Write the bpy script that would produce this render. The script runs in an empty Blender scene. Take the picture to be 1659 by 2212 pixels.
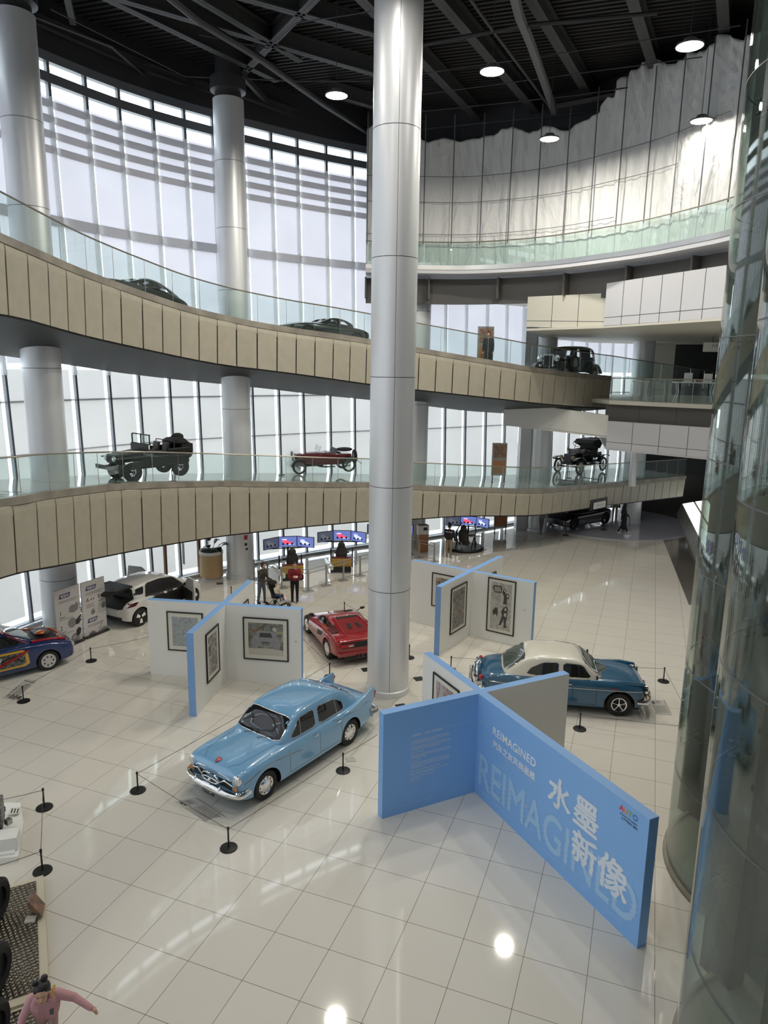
import bpy, bmesh, math, random
import numpy as np
from mathutils import Vector, Matrix
from mathutils.bvhtree import BVHTree
random.seed(7)
PI = math.pi
SC = bpy.context.scene
COL = SC.collection

# ------------------------------------------------------------------ camera
FPX, PITCH, ROLL, H = 1524.4, 0.19838, 0.014778, 9.1
_F = Vector((0, math.cos(PITCH), -math.sin(PITCH)))
_r0 = Vector((1, 0, 0)); _u0 = _r0.cross(_F)
CR = math.cos(ROLL) * _r0 + math.sin(ROLL) * _u0
CU = -math.sin(ROLL) * _r0 + math.cos(ROLL) * _u0
cam = bpy.data.cameras.new('camera'); camo = bpy.data.objects.new('camera', cam); COL.objects.link(camo)
cam.sensor_fit = 'HORIZONTAL'; cam.sensor_width = 36; cam.lens = FPX / 1659 * 36
cam.clip_start = 0.05; cam.clip_end = 500
m = Matrix((CR, CU, -_F)).transposed().to_4x4(); m.translation = (0, 0, H)
camo.matrix_world = m
SC.camera = camo
# ------------------------------------------------------------------ world, exposure
w = bpy.data.worlds.new('sky'); SC.world = w; w.use_nodes = True
bg = w.node_tree.nodes['Background']
bg.inputs[0].default_value = (0.90, 0.95, 1.0, 1); bg.inputs[1].default_value = 3.2
SC.view_settings.view_transform = 'Standard'; SC.view_settings.look = 'None'
SC.view_settings.gamma = 1; SC.view_settings.exposure = 0.38; SC.view_settings.use_curve_mapping = False
cy = SC.cycles
cy.max_bounces = 9; cy.diffuse_bounces = 4; cy.glossy_bounces = 4; cy.transmission_bounces = 6; cy.transparent_max_bounces = 24
cy.use_denoising = True; cy.sample_clamp_indirect = 6; cy.caustics_reflective = False; cy.caustics_refractive = False
LAMP_W = 78.0

# ------------------------------------------------------------------ a point of the place from a measured direction
def ray(x, y): return _F + CR * ((x - 829.5) / FPX) - CU * ((y - 1106) / FPX)
def fl(x, y, z=0.0):
    d = ray(x, y); t = (z - H) / d.z; return Vector((d.x * t, d.y * t, z))
def at(x, y, Y):
    d = ray(x, y); t = Y / d.y; return Vector((d.x * t, Y, H + d.z * t))
def pr(X, Y, Z):
    q = Vector((X, Y, Z - H)); d = q.dot(_F)
    return 829.5 + FPX * q.dot(CR) / d, 1106 - FPX * q.dot(CU) / d
def col(x, y, X, Y):
    d = ray(x, y); return H + d.z * math.hypot(X, Y) / math.hypot(d.x, d.y)
def cr(P, n):
    'smooth path through points'
    P = [np.array(p, float) for p in P]; out = []
    Q = [2 * P[0] - P[1]] + P + [2 * P[-1] - P[-2]]
    for i in range(1, len(Q) - 2):
        for k in range(n):
            t = k / n
            out.append(.5 * ((2 * Q[i]) + (Q[i+1] - Q[i-1]) * t + (2 * Q[i-1] - 5 * Q[i] + 4 * Q[i+1] - Q[i+2]) * t * t + (3 * Q[i] - Q[i-1] - 3 * Q[i+1] + Q[i+2]) * t ** 3))
    out.append(P[-1]); return np.array(out)
class Path:
    def __init__(s, pts):
        s.p = np.array(pts, float); d = np.hypot(np.diff(s.p[:, 0]), np.diff(s.p[:, 1])); s.s = np.concatenate([[0], np.cumsum(d)]); s.L = s.s[-1]
    def __call__(s, t): return np.array([np.interp(t, s.s, s.p[:, k]) for k in range(s.p.shape[1])])
    def tan(s, t):
        a = s(max(0, t - .15)); b = s(min(s.L, t + .15)); v = (b - a)[:2]; return v / np.linalg.norm(v)
    def find_px(s, x, z=None, lean=0):
        best = None
        for t in np.linspace(0, s.L, 1600):
            p = s(t); zz = p[2] if z is None else z
            if lean:
                T = s.tan(t); p = p + np.array([-T[1], T[0]] + [0] * (len(p) - 2)) * lean * zz
            if p[1] < 2: continue
            e = abs(pr(p[0], p[1], zz)[0] - x)
            if best is None or e < best[0]: best = (e, t)
        return best[1]

# ------------------------------------------------------------------ materials
def mat(name, c, rough=.5, metal=0., spec=.5, coat=0., emit=None, es=1., trans=0.):
    m = bpy.data.materials.new(name); m.use_nodes = True
    b = m.node_tree.nodes['Principled BSDF']
    b.inputs['Base Color'].default_value = (*c, 1); b.inputs['Roughness'].default_value = rough
    b.inputs['Metallic'].default_value = metal; b.inputs['Specular IOR Level'].default_value = spec
    b.inputs['Coat Weight'].default_value = coat; b.inputs['Coat Roughness'].default_value = .04
    if emit: b.inputs['Emission Color'].default_value = (*emit, 1); b.inputs['Emission Strength'].default_value = es
    return m
def N(m, t, **k):
    n = m.node_tree.nodes.new(t)
    for a, v in k.items(): setattr(n, a, v)
    return n
def L(m, a, b): m.node_tree.links.new(a, b)
def noise_col(m, c1, c2, scale=5, detail=4, lo=.35, hi=.65, stretch=None):
    b = m.node_tree.nodes['Principled BSDF']
    tc = N(m, 'ShaderNodeTexCoord'); n = N(m, 'ShaderNodeTexNoise'); n.inputs['Scale'].default_value = scale; n.inputs['Detail'].default_value = detail
    if stretch:
        mp = N(m, 'ShaderNodeMapping'); mp.inputs['Scale'].default_value = stretch; L(m, tc.outputs['Object'], mp.inputs[0]); L(m, mp.outputs[0], n.inputs['Vector'])
    else: L(m, tc.outputs['Object'], n.inputs['Vector'])
    r = N(m, 'ShaderNodeValToRGB'); r.color_ramp.elements[0].position = lo; r.color_ramp.elements[1].position = hi
    r.color_ramp.elements[0].color = (*c1, 1); r.color_ramp.elements[1].color = (*c2, 1)
    L(m, n.outputs['Fac'], r.inputs[0]); L(m, r.outputs[0], b.inputs['Base Color']); return m
def glass_mat(name, tint, refl=.08, rough=.0, haze=0., ior=1.5):
    m = bpy.data.materials.new(name); m.use_nodes = True; nt = m.node_tree; nt.nodes.clear()
    o = N(m, 'ShaderNodeOutputMaterial'); tr = N(m, 'ShaderNodeBsdfTransparent'); tr.inputs[0].default_value = (*tint, 1)
    g = N(m, 'ShaderNodeBsdfGlossy'); g.inputs['Roughness'].default_value = rough
    lw = N(m, 'ShaderNodeLayerWeight'); lw.inputs[0].default_value = .5
    fr = N(m, 'ShaderNodeMath', operation='POWER'); fr.inputs[1].default_value = 4.5; L(m, lw.outputs['Facing'], fr.inputs[0])
    ad = N(m, 'ShaderNodeMath', operation='MULTIPLY_ADD'); ad.inputs[1].default_value = .9 - refl; ad.inputs[2].default_value = refl; ad.use_clamp = True
    L(m, fr.outputs[0], ad.inputs[0])
    mx = N(m, 'ShaderNodeMixShader'); L(m, ad.outputs[0], mx.inputs[0]); L(m, tr.outputs[0], mx.inputs[1]); L(m, g.outputs[0], mx.inputs[2])
    last = mx
    if haze:
        df = N(m, 'ShaderNodeBsdfDiffuse'); df.inputs[0].default_value = (.55, .68, .62, 1)
        m2 = N(m, 'ShaderNodeMixShader'); m2.inputs[0].default_value = haze; L(m, mx.outputs[0], m2.inputs[1]); L(m, df.outputs[0], m2.inputs[2]); last = m2
    L(m, last.outputs[0], o.inputs[0]); return m
M = {}
M['white_paint'] = mat('white_paint', (.80, .79, .75), .45)
M['cream_panel'] = mat('cream_panel', (.62, .60, .52), .5)
M['grey_panel'] = mat('grey_panel', (.60, .60, .63), .4)
M['fascia'] = noise_col(mat('fascia_panel', (.5, .46, .37), .45), (.40, .37, .295), (.44, .405, .325), 3)
M['fascia_gap'] = mat('fascia_gap', (.015, .015, .015), .7)
M['stone_edge'] = noise_col(mat('stone_edge', (.3, .27, .22), .35), (.22, .20, .17), (.34, .31, .26), 1.5)
M['gallery_floor'] = mat('gallery_floor', (.40, .42, .41), .04, spec=.9)
M['dark_soffit'] = mat('dark_soffit', (.012, .012, .014), .6)
M['dark_steel'] = mat('dark_steel', (.045, .045, .05), .5, .3)
M['black_steel'] = mat('black_steel', (.018, .018, .02), .6)
M['grey_steel'] = mat('grey_steel', (.11, .11, .12), .5)
M['steel'] = mat('steel', (.55, .55, .54), .3, .9)
M['rail_steel'] = mat('rail_steel', (.42, .39, .33), .3, .8)
M['black'] = mat('black_plastic', (.008, .008, .008), .45)
M['rubber'] = mat('rubber', (.012, .012, .012), .7)
M['chrome'] = mat('chrome', (.82, .82, .82), .08, 1.)
M['dull_chrome'] = mat('dull_chrome', (.5, .5, .5), .25, .9)
M['dark_glass'] = mat('dark_glass', (.012, .014, .014), .03, spec=.8)
M['mid_glass'] = mat('mid_glass', (.06, .08, .075), .03, spec=.9)
M['dark_line'] = mat('dark_line', (.02, .025, .03), .5)
M['amber'] = mat('amber_lens', (.6, .2, .03), .2)
M['red_lens'] = mat('red_lens', (.45, .02, .02), .2)
M['lamp_lens'] = mat('lamp_lens', (.6, .62, .62), .08, .4)
M['board_white'] = mat('board_white', (.84, .84, .81), .6)
M['sky_blue'] = mat('sky_blue_board', (.225, .455, .84), .5)
M['sky_blue_top'] = mat('blue_edge', (.21, .40, .74), .5)
M['print_white'] = mat('print_white', (.85, .87, .9), .6)
M['print_faint'] = mat('print_faint', (.36, .58, .85), .6)
M['print_soft'] = mat('print_soft', (.55, .66, .80), .6)
M['ink'] = mat('ink', (.03, .03, .03), .6)
M['paper'] = mat('paper', (.72, .70, .62), .7)
M['skin'] = mat('skin', (.55, .34, .24), .5)
M['hair'] = mat('hair', (.012, .010, .010), .5)
M['ply'] = mat('ply', (.62, .42, .22), .5)
M['rope'] = mat('cord', (.05, .045, .04), .7)
# polished floor tiles
def tile_mat(name, base, line, rot, sx, sy, ox, oy, rough, lw=.004, var=.03):
    m = mat(name, base, rough, spec=.62); b = m.node_tree.nodes['Principled BSDF']
    g = N(m, 'ShaderNodeNewGeometry')
    mp = N(m, 'ShaderNodeMapping', vector_type='TEXTURE'); mp.inputs['Location'].default_value = (ox, oy, 0); mp.inputs['Rotation'].default_value = (0, 0, rot); mp.inputs['Scale'].default_value = (sx, sy, 1)
    L(m, g.outputs['Position'], mp.inputs[0])
    sp = N(m, 'ShaderNodeSeparateXYZ'); L(m, mp.outputs[0], sp.inputs[0])
    mins = []
    for k in (0, 1):
        a = N(m, 'ShaderNodeMath', operation='PINGPONG'); a.inputs[1].default_value = .5; L(m, sp.outputs[k], a.inputs[0]); mins.append(a)
    mn = N(m, 'ShaderNodeMath', operation='MINIMUM'); L(m, mins[0].outputs[0], mn.inputs[0]); L(m, mins[1].outputs[0], mn.inputs[1])
    ls = N(m, 'ShaderNodeMath', operation='LESS_THAN'); ls.inputs[1].default_value = lw; L(m, mn.outputs[0], ls.inputs[0])
    fl_ = N(m, 'ShaderNodeVectorMath', operation='FLOOR'); L(m, mp.outputs[0], fl_.inputs[0])
    wn = N(m, 'ShaderNodeTexWhiteNoise', noise_dimensions='2D'); L(m, fl_.outputs[0], wn.inputs['Vector'])
    mr = N(m, 'ShaderNodeMapRange'); mr.inputs[3].default_value = 1 - var; mr.inputs[4].default_value = 1.0; L(m, wn.outputs[0], mr.inputs[0])
    sc = N(m, 'ShaderNodeVectorMath', operation='SCALE'); sc.inputs[0].default_value = base; L(m, mr.outputs[0], sc.inputs['Scale'])
    mx = N(m, 'ShaderNodeMix', data_type='RGBA'); L(m, ls.outputs[0], mx.inputs[0]); L(m, sc.outputs[0], mx.inputs[6]); mx.inputs[7].default_value = (*line, 1)
    L(m, mx.outputs[2], b.inputs['Base Color']); return m
M['tiles'] = tile_mat('polished_tiles', (.70, .67, .60), (.16, .13, .10), -0.35827, .97671, 1.00857, -.626853 * H, 1.148756 * H, .045, .0042)
M['stone_floor'] = tile_mat('dark_stone_floor', (.13, .12, .11), (.05, .05, .05), 0.9, 1.2, 1.2, 0, 0, .09, .003)
# blinds
def blind_mat(name, c, t):
    m = bpy.data.materials.new(name); m.use_nodes = True; m.node_tree.nodes.clear()
    o = N(m, 'ShaderNodeOutputMaterial'); d = N(m, 'ShaderNodeBsdfDiffuse'); d.inputs[0].default_value = (*c, 1)
    tr = N(m, 'ShaderNodeBsdfTranslucent'); tr.inputs[0].default_value = (*t, 1)
    g = N(m, 'ShaderNodeNewGeometry'); n = N(m, 'ShaderNodeTexNoise'); n.inputs['Scale'].default_value = .5; n.inputs['Detail'].default_value = 3
    L(m, g.outputs['Position'], n.inputs['Vector'])
    mr = N(m, 'ShaderNodeMapRange'); mr.inputs[1].default_value = .3; mr.inputs[2].default_value = .7; mr.inputs[3].default_value = .93; mr.inputs[4].default_value = 1.04; L(m, n.outputs[0], mr.inputs[0])
    sc = N(m, 'ShaderNodeVectorMath', operation='SCALE'); sc.inputs[0].default_value = t; L(m, mr.outputs[0], sc.inputs['Scale']); L(m, sc.outputs[0], tr.inputs[0])
    mx = N(m, 'ShaderNodeAddShader'); L(m, d.outputs[0], mx.inputs[0]); L(m, tr.outputs[0], mx.inputs[1])
    L(m, mx.outputs[0], o.inputs[0]); return m
M['blind'] = blind_mat('roller_blind', (.22, .22, .23), (.262, .244, .265))
M['blind_low'] = blind_mat('roller_blind_low', (.22, .22, .21), (.270, .254, .246))
M['outer_glass'] = glass_mat('window_glass', (.88, .95, .97), .02)
M['rail_glass'] = glass_mat('rail_glass', (.90, .955, .94), .03, haze=.015)
M['lift_glass'] = glass_mat('lift_glass', (.89, .95, .915), .07, haze=.012)
M['sheet'] = mat('dust_sheet', (.74, .74, .73), .55)

# ------------------------------------------------------------------ objects
def tag(o, label=None, cat=None, group=None, kind=None):
    if label: o['label'] = label
    if cat: o['category'] = cat
    if group: o['group'] = group
    if kind: o['kind'] = kind
    return o
def empty(name, loc=(0, 0, 0), rz=0., label=None, cat=None, group=None, kind=None, parent=None):
    o = bpy.data.objects.new(name, None); COL.objects.link(o); o.location = loc; o.rotation_euler = (0, 0, rz); o.empty_display_size = .1
    if parent: o.parent = parent
    return tag(o, label, cat, group, kind)
class MB:
    def __init__(s): s.v = []; s.f = []; s.m = []
    def add(s, v, f, m=0):
        b = len(s.v); s.v += [tuple(p) for p in v]; s.f += [tuple(i + b for i in q) for q in f]; s.m += [m] * len(f); return s
    def box(s, c, d, rz=0., m=0, ry=0., rx=0.):
        R = Matrix.Rotation(rz, 3, 'Z') @ Matrix.Rotation(ry, 3, 'Y') @ Matrix.Rotation(rx, 3, 'X'); c = Vector(c)
        v = [c + R @ Vector((x * d[0] / 2, y * d[1] / 2, z * d[2] / 2)) for x in (-1, 1) for y in (-1, 1) for z in (-1, 1)]
        return s.add(v, [(0, 1, 3, 2), (4, 6, 7, 5), (0, 4, 5, 1), (2, 3, 7, 6), (0, 2, 6, 4), (1, 5, 7, 3)], m)
    def cyl(s, a, b, r0, r1=None, n=16, m=0, caps=True):
        a = Vector(a); b = Vector(b); r1 = r0 if r1 is None else r1; z = (b - a).normalized()
        x = z.orthogonal().normalized(); y = z.cross(x)
        v = [a + (x * math.cos(2 * PI * k / n) + y * math.sin(2 * PI * k / n)) * r0 for k in range(n)] + [b + (x * math.cos(2 * PI * k / n) + y * math.sin(2 * PI * k / n)) * r1 for k in range(n)]
        f = [(k, (k + 1) % n, n + (k + 1) % n, n + k) for k in range(n)]
        if caps: f += [tuple(range(n - 1, -1, -1)), tuple(range(n, 2 * n))]
        return s.add(v, f, m)
    def tube(s, pts, r, n=6, m=0, closed=False):
        P = [Vector(p) for p in pts]; k0 = len(P); rings = []; up = None
        rr = r if hasattr(r, '__len__') else [r] * k0
        for i, p in enumerate(P):
            a = P[(i - 1) % k0] if (closed or i) else p; b = P[(i + 1) % k0] if (closed or i < k0 - 1) else p
            t = (b - a)
            t = t.normalized() if t.length > 1e-9 else Vector((0, 0, 1))
            if up is None: up = t.orthogonal().normalized()
            up = (up - t * up.dot(t)); up = up.normalized() if up.length > 1e-6 else t.orthogonal().normalized()
            sd = t.cross(up)
            rings.append([p + (up * math.cos(2 * PI * k / n) + sd * math.sin(2 * PI * k / n)) * rr[i] for k in range(n)])
        v = [q for g in rings for q in g]; f = []
        for i in range(k0 if closed else k0 - 1):
            j = (i + 1) % k0
            f += [(i * n + k, i * n + (k + 1) % n, j * n + (k + 1) % n, j * n + k) for k in range(n)]
        if not closed: f += [tuple(range(n - 1, -1, -1)), tuple((k0 - 1) * n + k for k in range(n))]
        return s.add(v, f, m)
    def lathe(s, prof, c=(0, 0, 0), axis='Z', n=24, m=0, a0=0., a1=2 * PI):
        'prof = (radius, height) pairs'
        full = abs(a1 - a0 - 2 * PI) < 1e-6; k0 = n if full else n + 1; v = []
        for r, h in prof:
            for k in range(k0):
                a = a0 + (a1 - a0) * k / n; x, y = r * math.cos(a), r * math.sin(a)
                p = (x, y, h) if axis == 'Z' else ((x, h, y) if axis == 'Y' else (h, x, y))
                v.append((c[0] + p[0], c[1] + p[1], c[2] + p[2]))
        f = []
        for i in range(len(prof) - 1):
            for k in range(n):
                j = (k + 1) % k0; f.append((i * k0 + k, i * k0 + j, (i + 1) * k0 + j, (i + 1) * k0 + k))
        return s.add(v, f, m)
    def prism(s, poly, z0, z1, m=0, mtop=None):
        n = len(poly); v = [(x, y, z0) for x, y in poly] + [(x, y, z1) for x, y in poly]
        s.add(v, [(k, (k + 1) % n, n + (k + 1) % n, n + k) for k in range(n)], m)
        return s.add(v, [tuple(range(n - 1, -1, -1)), tuple(range(n, 2 * n))], m if mtop is None else mtop)
    def ball(s, c, r, n=12, m=0):
        r = r if hasattr(r, '__len__') else (r, r, r); v = []; f = []; k0 = n // 2
        for i in range(k0 + 1):
            a = PI * i / k0
            for k in range(n):
                b = 2 * PI * k / n; v.append((c[0] + r[0] * math.sin(a) * math.cos(b), c[1] + r[1] * math.sin(a) * math.sin(b), c[2] + r[2] * math.cos(a)))
        for i in range(k0):
            for k in range(n): f.append((i * n + k, (i + 1) * n + k, (i + 1) * n + (k + 1) % n, i * n + (k + 1) % n))
        return s.add(v, f, m)
    def strip(s, A, B, m=0):
        'surface between two polylines'
        n = len(A); return s.add(list(A) + list(B), [(k, k + 1, n + k + 1, n + k) for k in range(n - 1)], m)
    def slab(s, A, B, t=.05, up=(0, 0, 1), m=0):
        up = Vector(up) * t; A = [Vector(a) for a in A]; B = [Vector(b) for b in B]; A2 = [a - up for a in A]; B2 = [b - up for b in B]
        s.strip(A, B, m); s.strip(A2, B2, m); s.strip(A, A2, m); s.strip(B, B2, m)
        for q in (0, -1): s.add([A[q], B[q], B2[q], A2[q]], [(0, 1, 2, 3)], m)
        return s
    def build(s, name, mats, parent=None, smooth=False, label=None, cat=None, group=None, kind=None, bevel=0., loc=None, rz=None):
        me = bpy.data.meshes.new(name); me.from_pydata(s.v, [], s.f); mats = mats if isinstance(mats, (list, tuple)) else [mats]
        for q in mats: me.materials.append(M[q] if isinstance(q, str) else q)
        me.polygons.foreach_set('material_index', s.m)
        bm = bmesh.new(); bm.from_mesh(me); bmesh.ops.recalc_face_normals(bm, faces=bm.faces); bm.to_mesh(me); bm.free()
        if smooth: me.shade_smooth(); 
        if smooth: me.set_sharp_from_angle(angle=math.radians(38))
        o = bpy.data.objects.new(name, me); COL.objects.link(o)
        if parent: o.parent = parent
        if loc is not None: o.location = loc
        if rz is not None: o.rotation_euler = (0, 0, rz)
        if bevel:
            b = o.modifiers.new('b', 'BEVEL'); b.width = bevel; b.segments = 2; b.limit_method = 'ANGLE'
        return tag(o, label, cat, group, kind)
def copy_tree(o, parent=None):
    c = o.copy(); COL.objects.link(c)
    if parent: c.parent = parent
    for ch in list(o.children): copy_tree(ch, c)
    return c
def text_mesh(s, size, font_align='LEFT', extrude=0.0, bold=0.0, space=1.0):
    cu = bpy.data.curves.new('t', 'FONT'); cu.body = s; cu.size = size; cu.align_x = font_align; cu.extrude = extrude; cu.offset = bold; cu.space_character = space
    o = bpy.data.objects.new('t', cu); COL.objects.link(o)
    dg = bpy.context.evaluated_depsgraph_get(); dg.update(); me = bpy.data.meshes.new_from_object(o.evaluated_get(dg))
    bpy.data.objects.remove(o); bpy.data.curves.remove(cu); return me
def text_obj(name, s, size, origin, ux, uz, material, parent, align='LEFT', bold=0., wave=None, space=1., sx=1., thick=0.):
    'flat lettering on a plane: origin, unit right, unit up (parent space)'
    me = text_mesh(s, size, align, 0., bold, space); me.materials.clear(); me.materials.append(M[material] if isinstance(material, str) else material)
    if thick:
        bm = bmesh.new()
        for k_, (dx, dy) in enumerate(((0, 0), (thick, 0), (-thick, 0), (0, thick), (0, -thick), (thick * .7, thick * .7), (-thick * .7, -thick * .7))):
            n0 = len(bm.verts); bm.from_mesh(me); bm.verts.ensure_lookup_table()
            for v in bm.verts[n0:]: v.co += Vector((dx, dy, k_ * .0002))
        bm.to_mesh(me); bm.free()
    if wave:
        bm = bmesh.new(); bm.from_mesh(me); bmesh.ops.triangulate(bm, faces=bm.faces[:]); y0, y1, step, amp = wave; y = y0
        while y < y1:
            g = bm.verts[:] + bm.edges[:] + bm.faces[:]; bmesh.ops.bisect_plane(bm, geom=g, plane_co=(0, y, 0), plane_no=(0, 1, 0)); y += step
        for v in bm.verts:
            if v.co.y <= y1: v.co.x += amp * math.sin((v.co.y - y0) / step * 2.1 + 1) * (1 if (v.co.y < y1) else 0)
        bm.to_mesh(me); bm.free()
    n = Vector(ux).cross(Vector(uz))
    X = Vector(ux) * sx
    mt = Matrix((X, Vector(uz), n)).transposed().to_4x4(); mt.translation = Vector(origin)
    me.transform(mt)
    o = bpy.data.objects.new(name, me); COL.objects.link(o); o.parent = parent; return o
def evaluated(o):
    dg = bpy.context.evaluated_depsgraph_get(); dg.update(); return bpy.data.meshes.new_from_object(o.evaluated_get(dg))

M['window_bar'] = mat('window_bar', (.16, .17, .19), .45)
M['window_bar_light'] = blind_mat('window_bar_light', (.4, .4, .42), (.42, .42, .42))  # translucent grey standing for the outer bars' shadow on the upper blinds
M['window_fin'] = blind_mat('window_fin', (.4, .4, .4), (.44, .43, .43))  # translucent grey painting the outer transoms' shadow onto the blinds
M['column_metal'] = mat('column_metal', (.74, .75, .77), .40, .45)
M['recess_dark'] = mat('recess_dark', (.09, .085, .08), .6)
M['light_panel'] = mat('light_panel', (.8, .8, .8), .5, emit=(.95, 1, .96), es=1.0)
M['platform_grey'] = mat('platform_grey', (.38, .38, .43), .08)  # grey-blue tone also holds the dark soffit mirrored in the disc
M['deck_black'] = mat('deck_black', (.010, .010, .011), .7)
M['deck_rib'] = mat('deck_rib', (.022, .021, .022), .6)
M['lamp_glow'] = mat('lamp_glow', (1, 1, 1), .5, emit=(1, .93, .78), es=14)
M['lift_base'] = mat('lift_base', (.20, .20, .18), .5)
M['lift_steel'] = mat('lift_steel', (.03, .03, .032), .4, .2)
M['lift_core'] = mat('lift_core', (.085, .09, .09), .6)

M['print_glyph'] = mat('print_glyph', (.70, .77, .86), .6)
M['logo_red'] = mat('logo_red', (.62, .05, .12), .5); M['logo_orange'] = mat('logo_orange', (.75, .24, .10), .5); M['logo_green'] = mat('logo_green', (.15, .42, .14), .5); M['logo_blue'] = mat('logo_blue', (.05, .20, .55), .5)
M['art_pale'] = mat('art_pale', (.55, .52, .45), .6); M['art_grey'] = noise_col(mat('art_grey', (.2, .2, .2), .6), (.22, .22, .23), (.36, .36, .37), 30); M['art_dark'] = mat('art_dark', (.06, .06, .06), .6); M['art_rust'] = mat('art_rust', (.35, .14, .08), .6)
M['plaque'] = mat('plaque', (.50, .49, .45), .25)
M['paint_red_dark'] = mat('paint_red_dark', (.22, .005, .010), .3, coat=.6); M['tail_dark'] = mat('tail_dark', (.08, .01, .015), .1); M['grey_mech'] = noise_col(mat('grey_mech', (.3, .3, .3), .4, .4), (.03, .03, .03), (.25, .25, .24), 12, 5)
for nm, c, ro in (('cloth_red', (.20, .012, .02), .8), ('cloth_black', (.008, .008, .010), .8), ('shoe_white', (.6, .58, .54), .6), ('cloth_olive', (.05, .045, .035), .85), ('cloth_denim', (.10, .12, .15), .85), ('cloth_cream', (.55, .50, .38), .8), ('cloth_blue', (.06, .09, .15), .85), ('cloth_khaki', (.24, .17, .10), .85), ('cloth_grey', (.22, .22, .24), .85), ('cloth_grey2', (.14, .14, .16), .85), ('cloth_coat', (.015, .017, .025), .8), ('cloth_pink', (.55, .30, .32), .85), ('cloth_pink2', (.45, .30, .30), .85), ('strap_yellow', (.6, .38, .05), .7), ('lips', (.35, .12, .10), .5), ('canvas_dark', (.012, .012, .012), .85), ('brass', (.25, .2, .1), .3), ('steel_dull', (.30, .29, .27), .4), ('dark_soil', (.03, .02, .015), .9), ('leaf_dark', (.015, .028, .014), .35), ('leaf_stem', (.05, .08, .04), .6), ('sign_red', (.45, .03, .04), .5), ('board_grey', (.55, .53, .52), .6), ('board_ink', (.22, .21, .22), .6), ('tag_purple', (.07, .06, .14), .6), ('poster_b', (.40, .18, .08), .6), ('plaque_dark', (.03, .03, .03), .5), ('cream_border', (.60, .55, .42), .5), ('cowl_yellow', (.42, .24, .04), .5)): M[nm] = mat(nm, c, ro)
noise_col(M['leaf_dark'], (.010, .02, .010), (.03, .045, .02), 9)
M['poster_a'] = noise_col(mat('poster_a', (.3, .2, .15), .5), (.10, .09, .08), (.38, .20, .12), 6)
for nm, c, s_ in (('screen_blue', (.12, .16, .42), 1.), ('screen_dim', (.05, .06, .10), 1.), ('screen_red', (.8, .08, .16), 1.), ('screen_white', (.62, .66, .85), 1.), ('screen_pale', (.3, .38, .75), 1.), ('screen_grey', (.09, .10, .11), 1.)): M[nm] = mat(nm, (.02, .02, .02), .3, emit=c, es=s_)
tm = M['tread'] = mat('tread_plate', (.22, .19, .15), .22, .9); tb = tm.node_tree.nodes['Principled BSDF']
tc_ = N(tm, 'ShaderNodeTexCoord'); wv = []
for ang in (.9, -.7):
    mp_ = N(tm, 'ShaderNodeMapping'); mp_.inputs['Rotation'].default_value = (0, 0, ang); L(tm, tc_.outputs['Object'], mp_.inputs[0]); wt_ = N(tm, 'ShaderNodeTexWave'); wt_.inputs['Scale'].default_value = 4.5; wt_.inputs['Distortion'].default_value = 2.5; L(tm, mp_.outputs[0], wt_.inputs[0]); wv.append(wt_)
mx_ = N(tm, 'ShaderNodeMath', operation='MULTIPLY'); L(tm, wv[0].outputs['Fac'], mx_.inputs[0]); L(tm, wv[1].outputs['Fac'], mx_.inputs[1]); bp_ = N(tm, 'ShaderNodeBump'); bp_.inputs['Strength'].default_value = .9; bp_.inputs['Distance'].default_value = .02; L(tm, mx_.outputs[0], bp_.inputs['Height']); L(tm, bp_.outputs[0], tb.inputs['Normal'])

M['beam_steel'] = mat('beam_steel', (.045, .045, .048), .6)

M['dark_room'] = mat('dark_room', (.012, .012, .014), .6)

_s = M['sheet']; _b = _s.node_tree.nodes['Principled BSDF']; _t = N(_s, 'ShaderNodeTexCoord'); _n = N(_s, 'ShaderNodeTexNoise'); _n.inputs['Scale'].default_value = 1.1; _n.inputs['Detail'].default_value = 7; _n.inputs['Distortion'].default_value = 2.2
_m = N(_s, 'ShaderNodeMapping'); _m.inputs['Rotation'].default_value = (0, .5, 0); _m.inputs['Scale'].default_value = (1, 1, .32); L(_s, _t.outputs['Object'], _m.inputs[0]); L(_s, _m.outputs[0], _n.inputs['Vector'])
_p = N(_s, 'ShaderNodeBump'); _p.inputs['Strength'].default_value = .9; _p.inputs['Distance'].default_value = .22; L(_s, _n.outputs[0], _p.inputs['Height']); L(_s, _p.outputs[0], _b.inputs['Normal'])
M['door_wood'] = mat('door_wood', (.20, .11, .06), .5)
# ================================================================== STRUCTURE
# floor
MB().prism([(-40, -20), (34, -20), (34, 70), (-40, 70)], -.3, 0).build('floor', 'tiles', kind='structure')
MB().prism([(12.35, 27.2), (16.79, 42.35), (17.3, 45), (16.2, 48.5), (13, 51), (10, 62), (34, 62), (34, 27.2)], -.02, .006).build('floor_dark_stone', 'stone_floor', kind='structure')
# ---- glazed outer wall, plan at floor level
WP = Path(cr([(-9, -16), (-15.5, -9), (-17.8, -1), (-17.5, 8), (-15.2, 17), (-13.0, 22.9), (-11.05, 26.8), (-8.4, 30.3), (-3.2, 34.7), (2.5, 38.3), (7.3, 41.9), (12.5, 46.2), (18, 49.5), (26, 52)], 14))
LEAN = .033
def wallpt(t, z, off=0.0):
    p = WP(t); T = WP.tan(t); n = np.array([-T[1], T[0]]); q = p[:2] + n * (LEAN * z + off); return Vector((q[0], q[1], z))
def zwall(t, x, y):
    best = min(((abs(pr(*wallpt(t, z))[1] - y), z) for z in np.linspace(-1, 24, 1001))); return best[1]
MX = [17, 92, 167, 240, 303, 368, 429, 487, 544, 601, 655, 712, 766, 817, 867, 915, 960, 1005, 1048, 1090, 1127, 1161, 1193, 1230, 1262, 1290, 1318, 1345, 1372, 1398]
MT = [WP.find_px(x, 7.4, LEAN) for x in MX]
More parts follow.
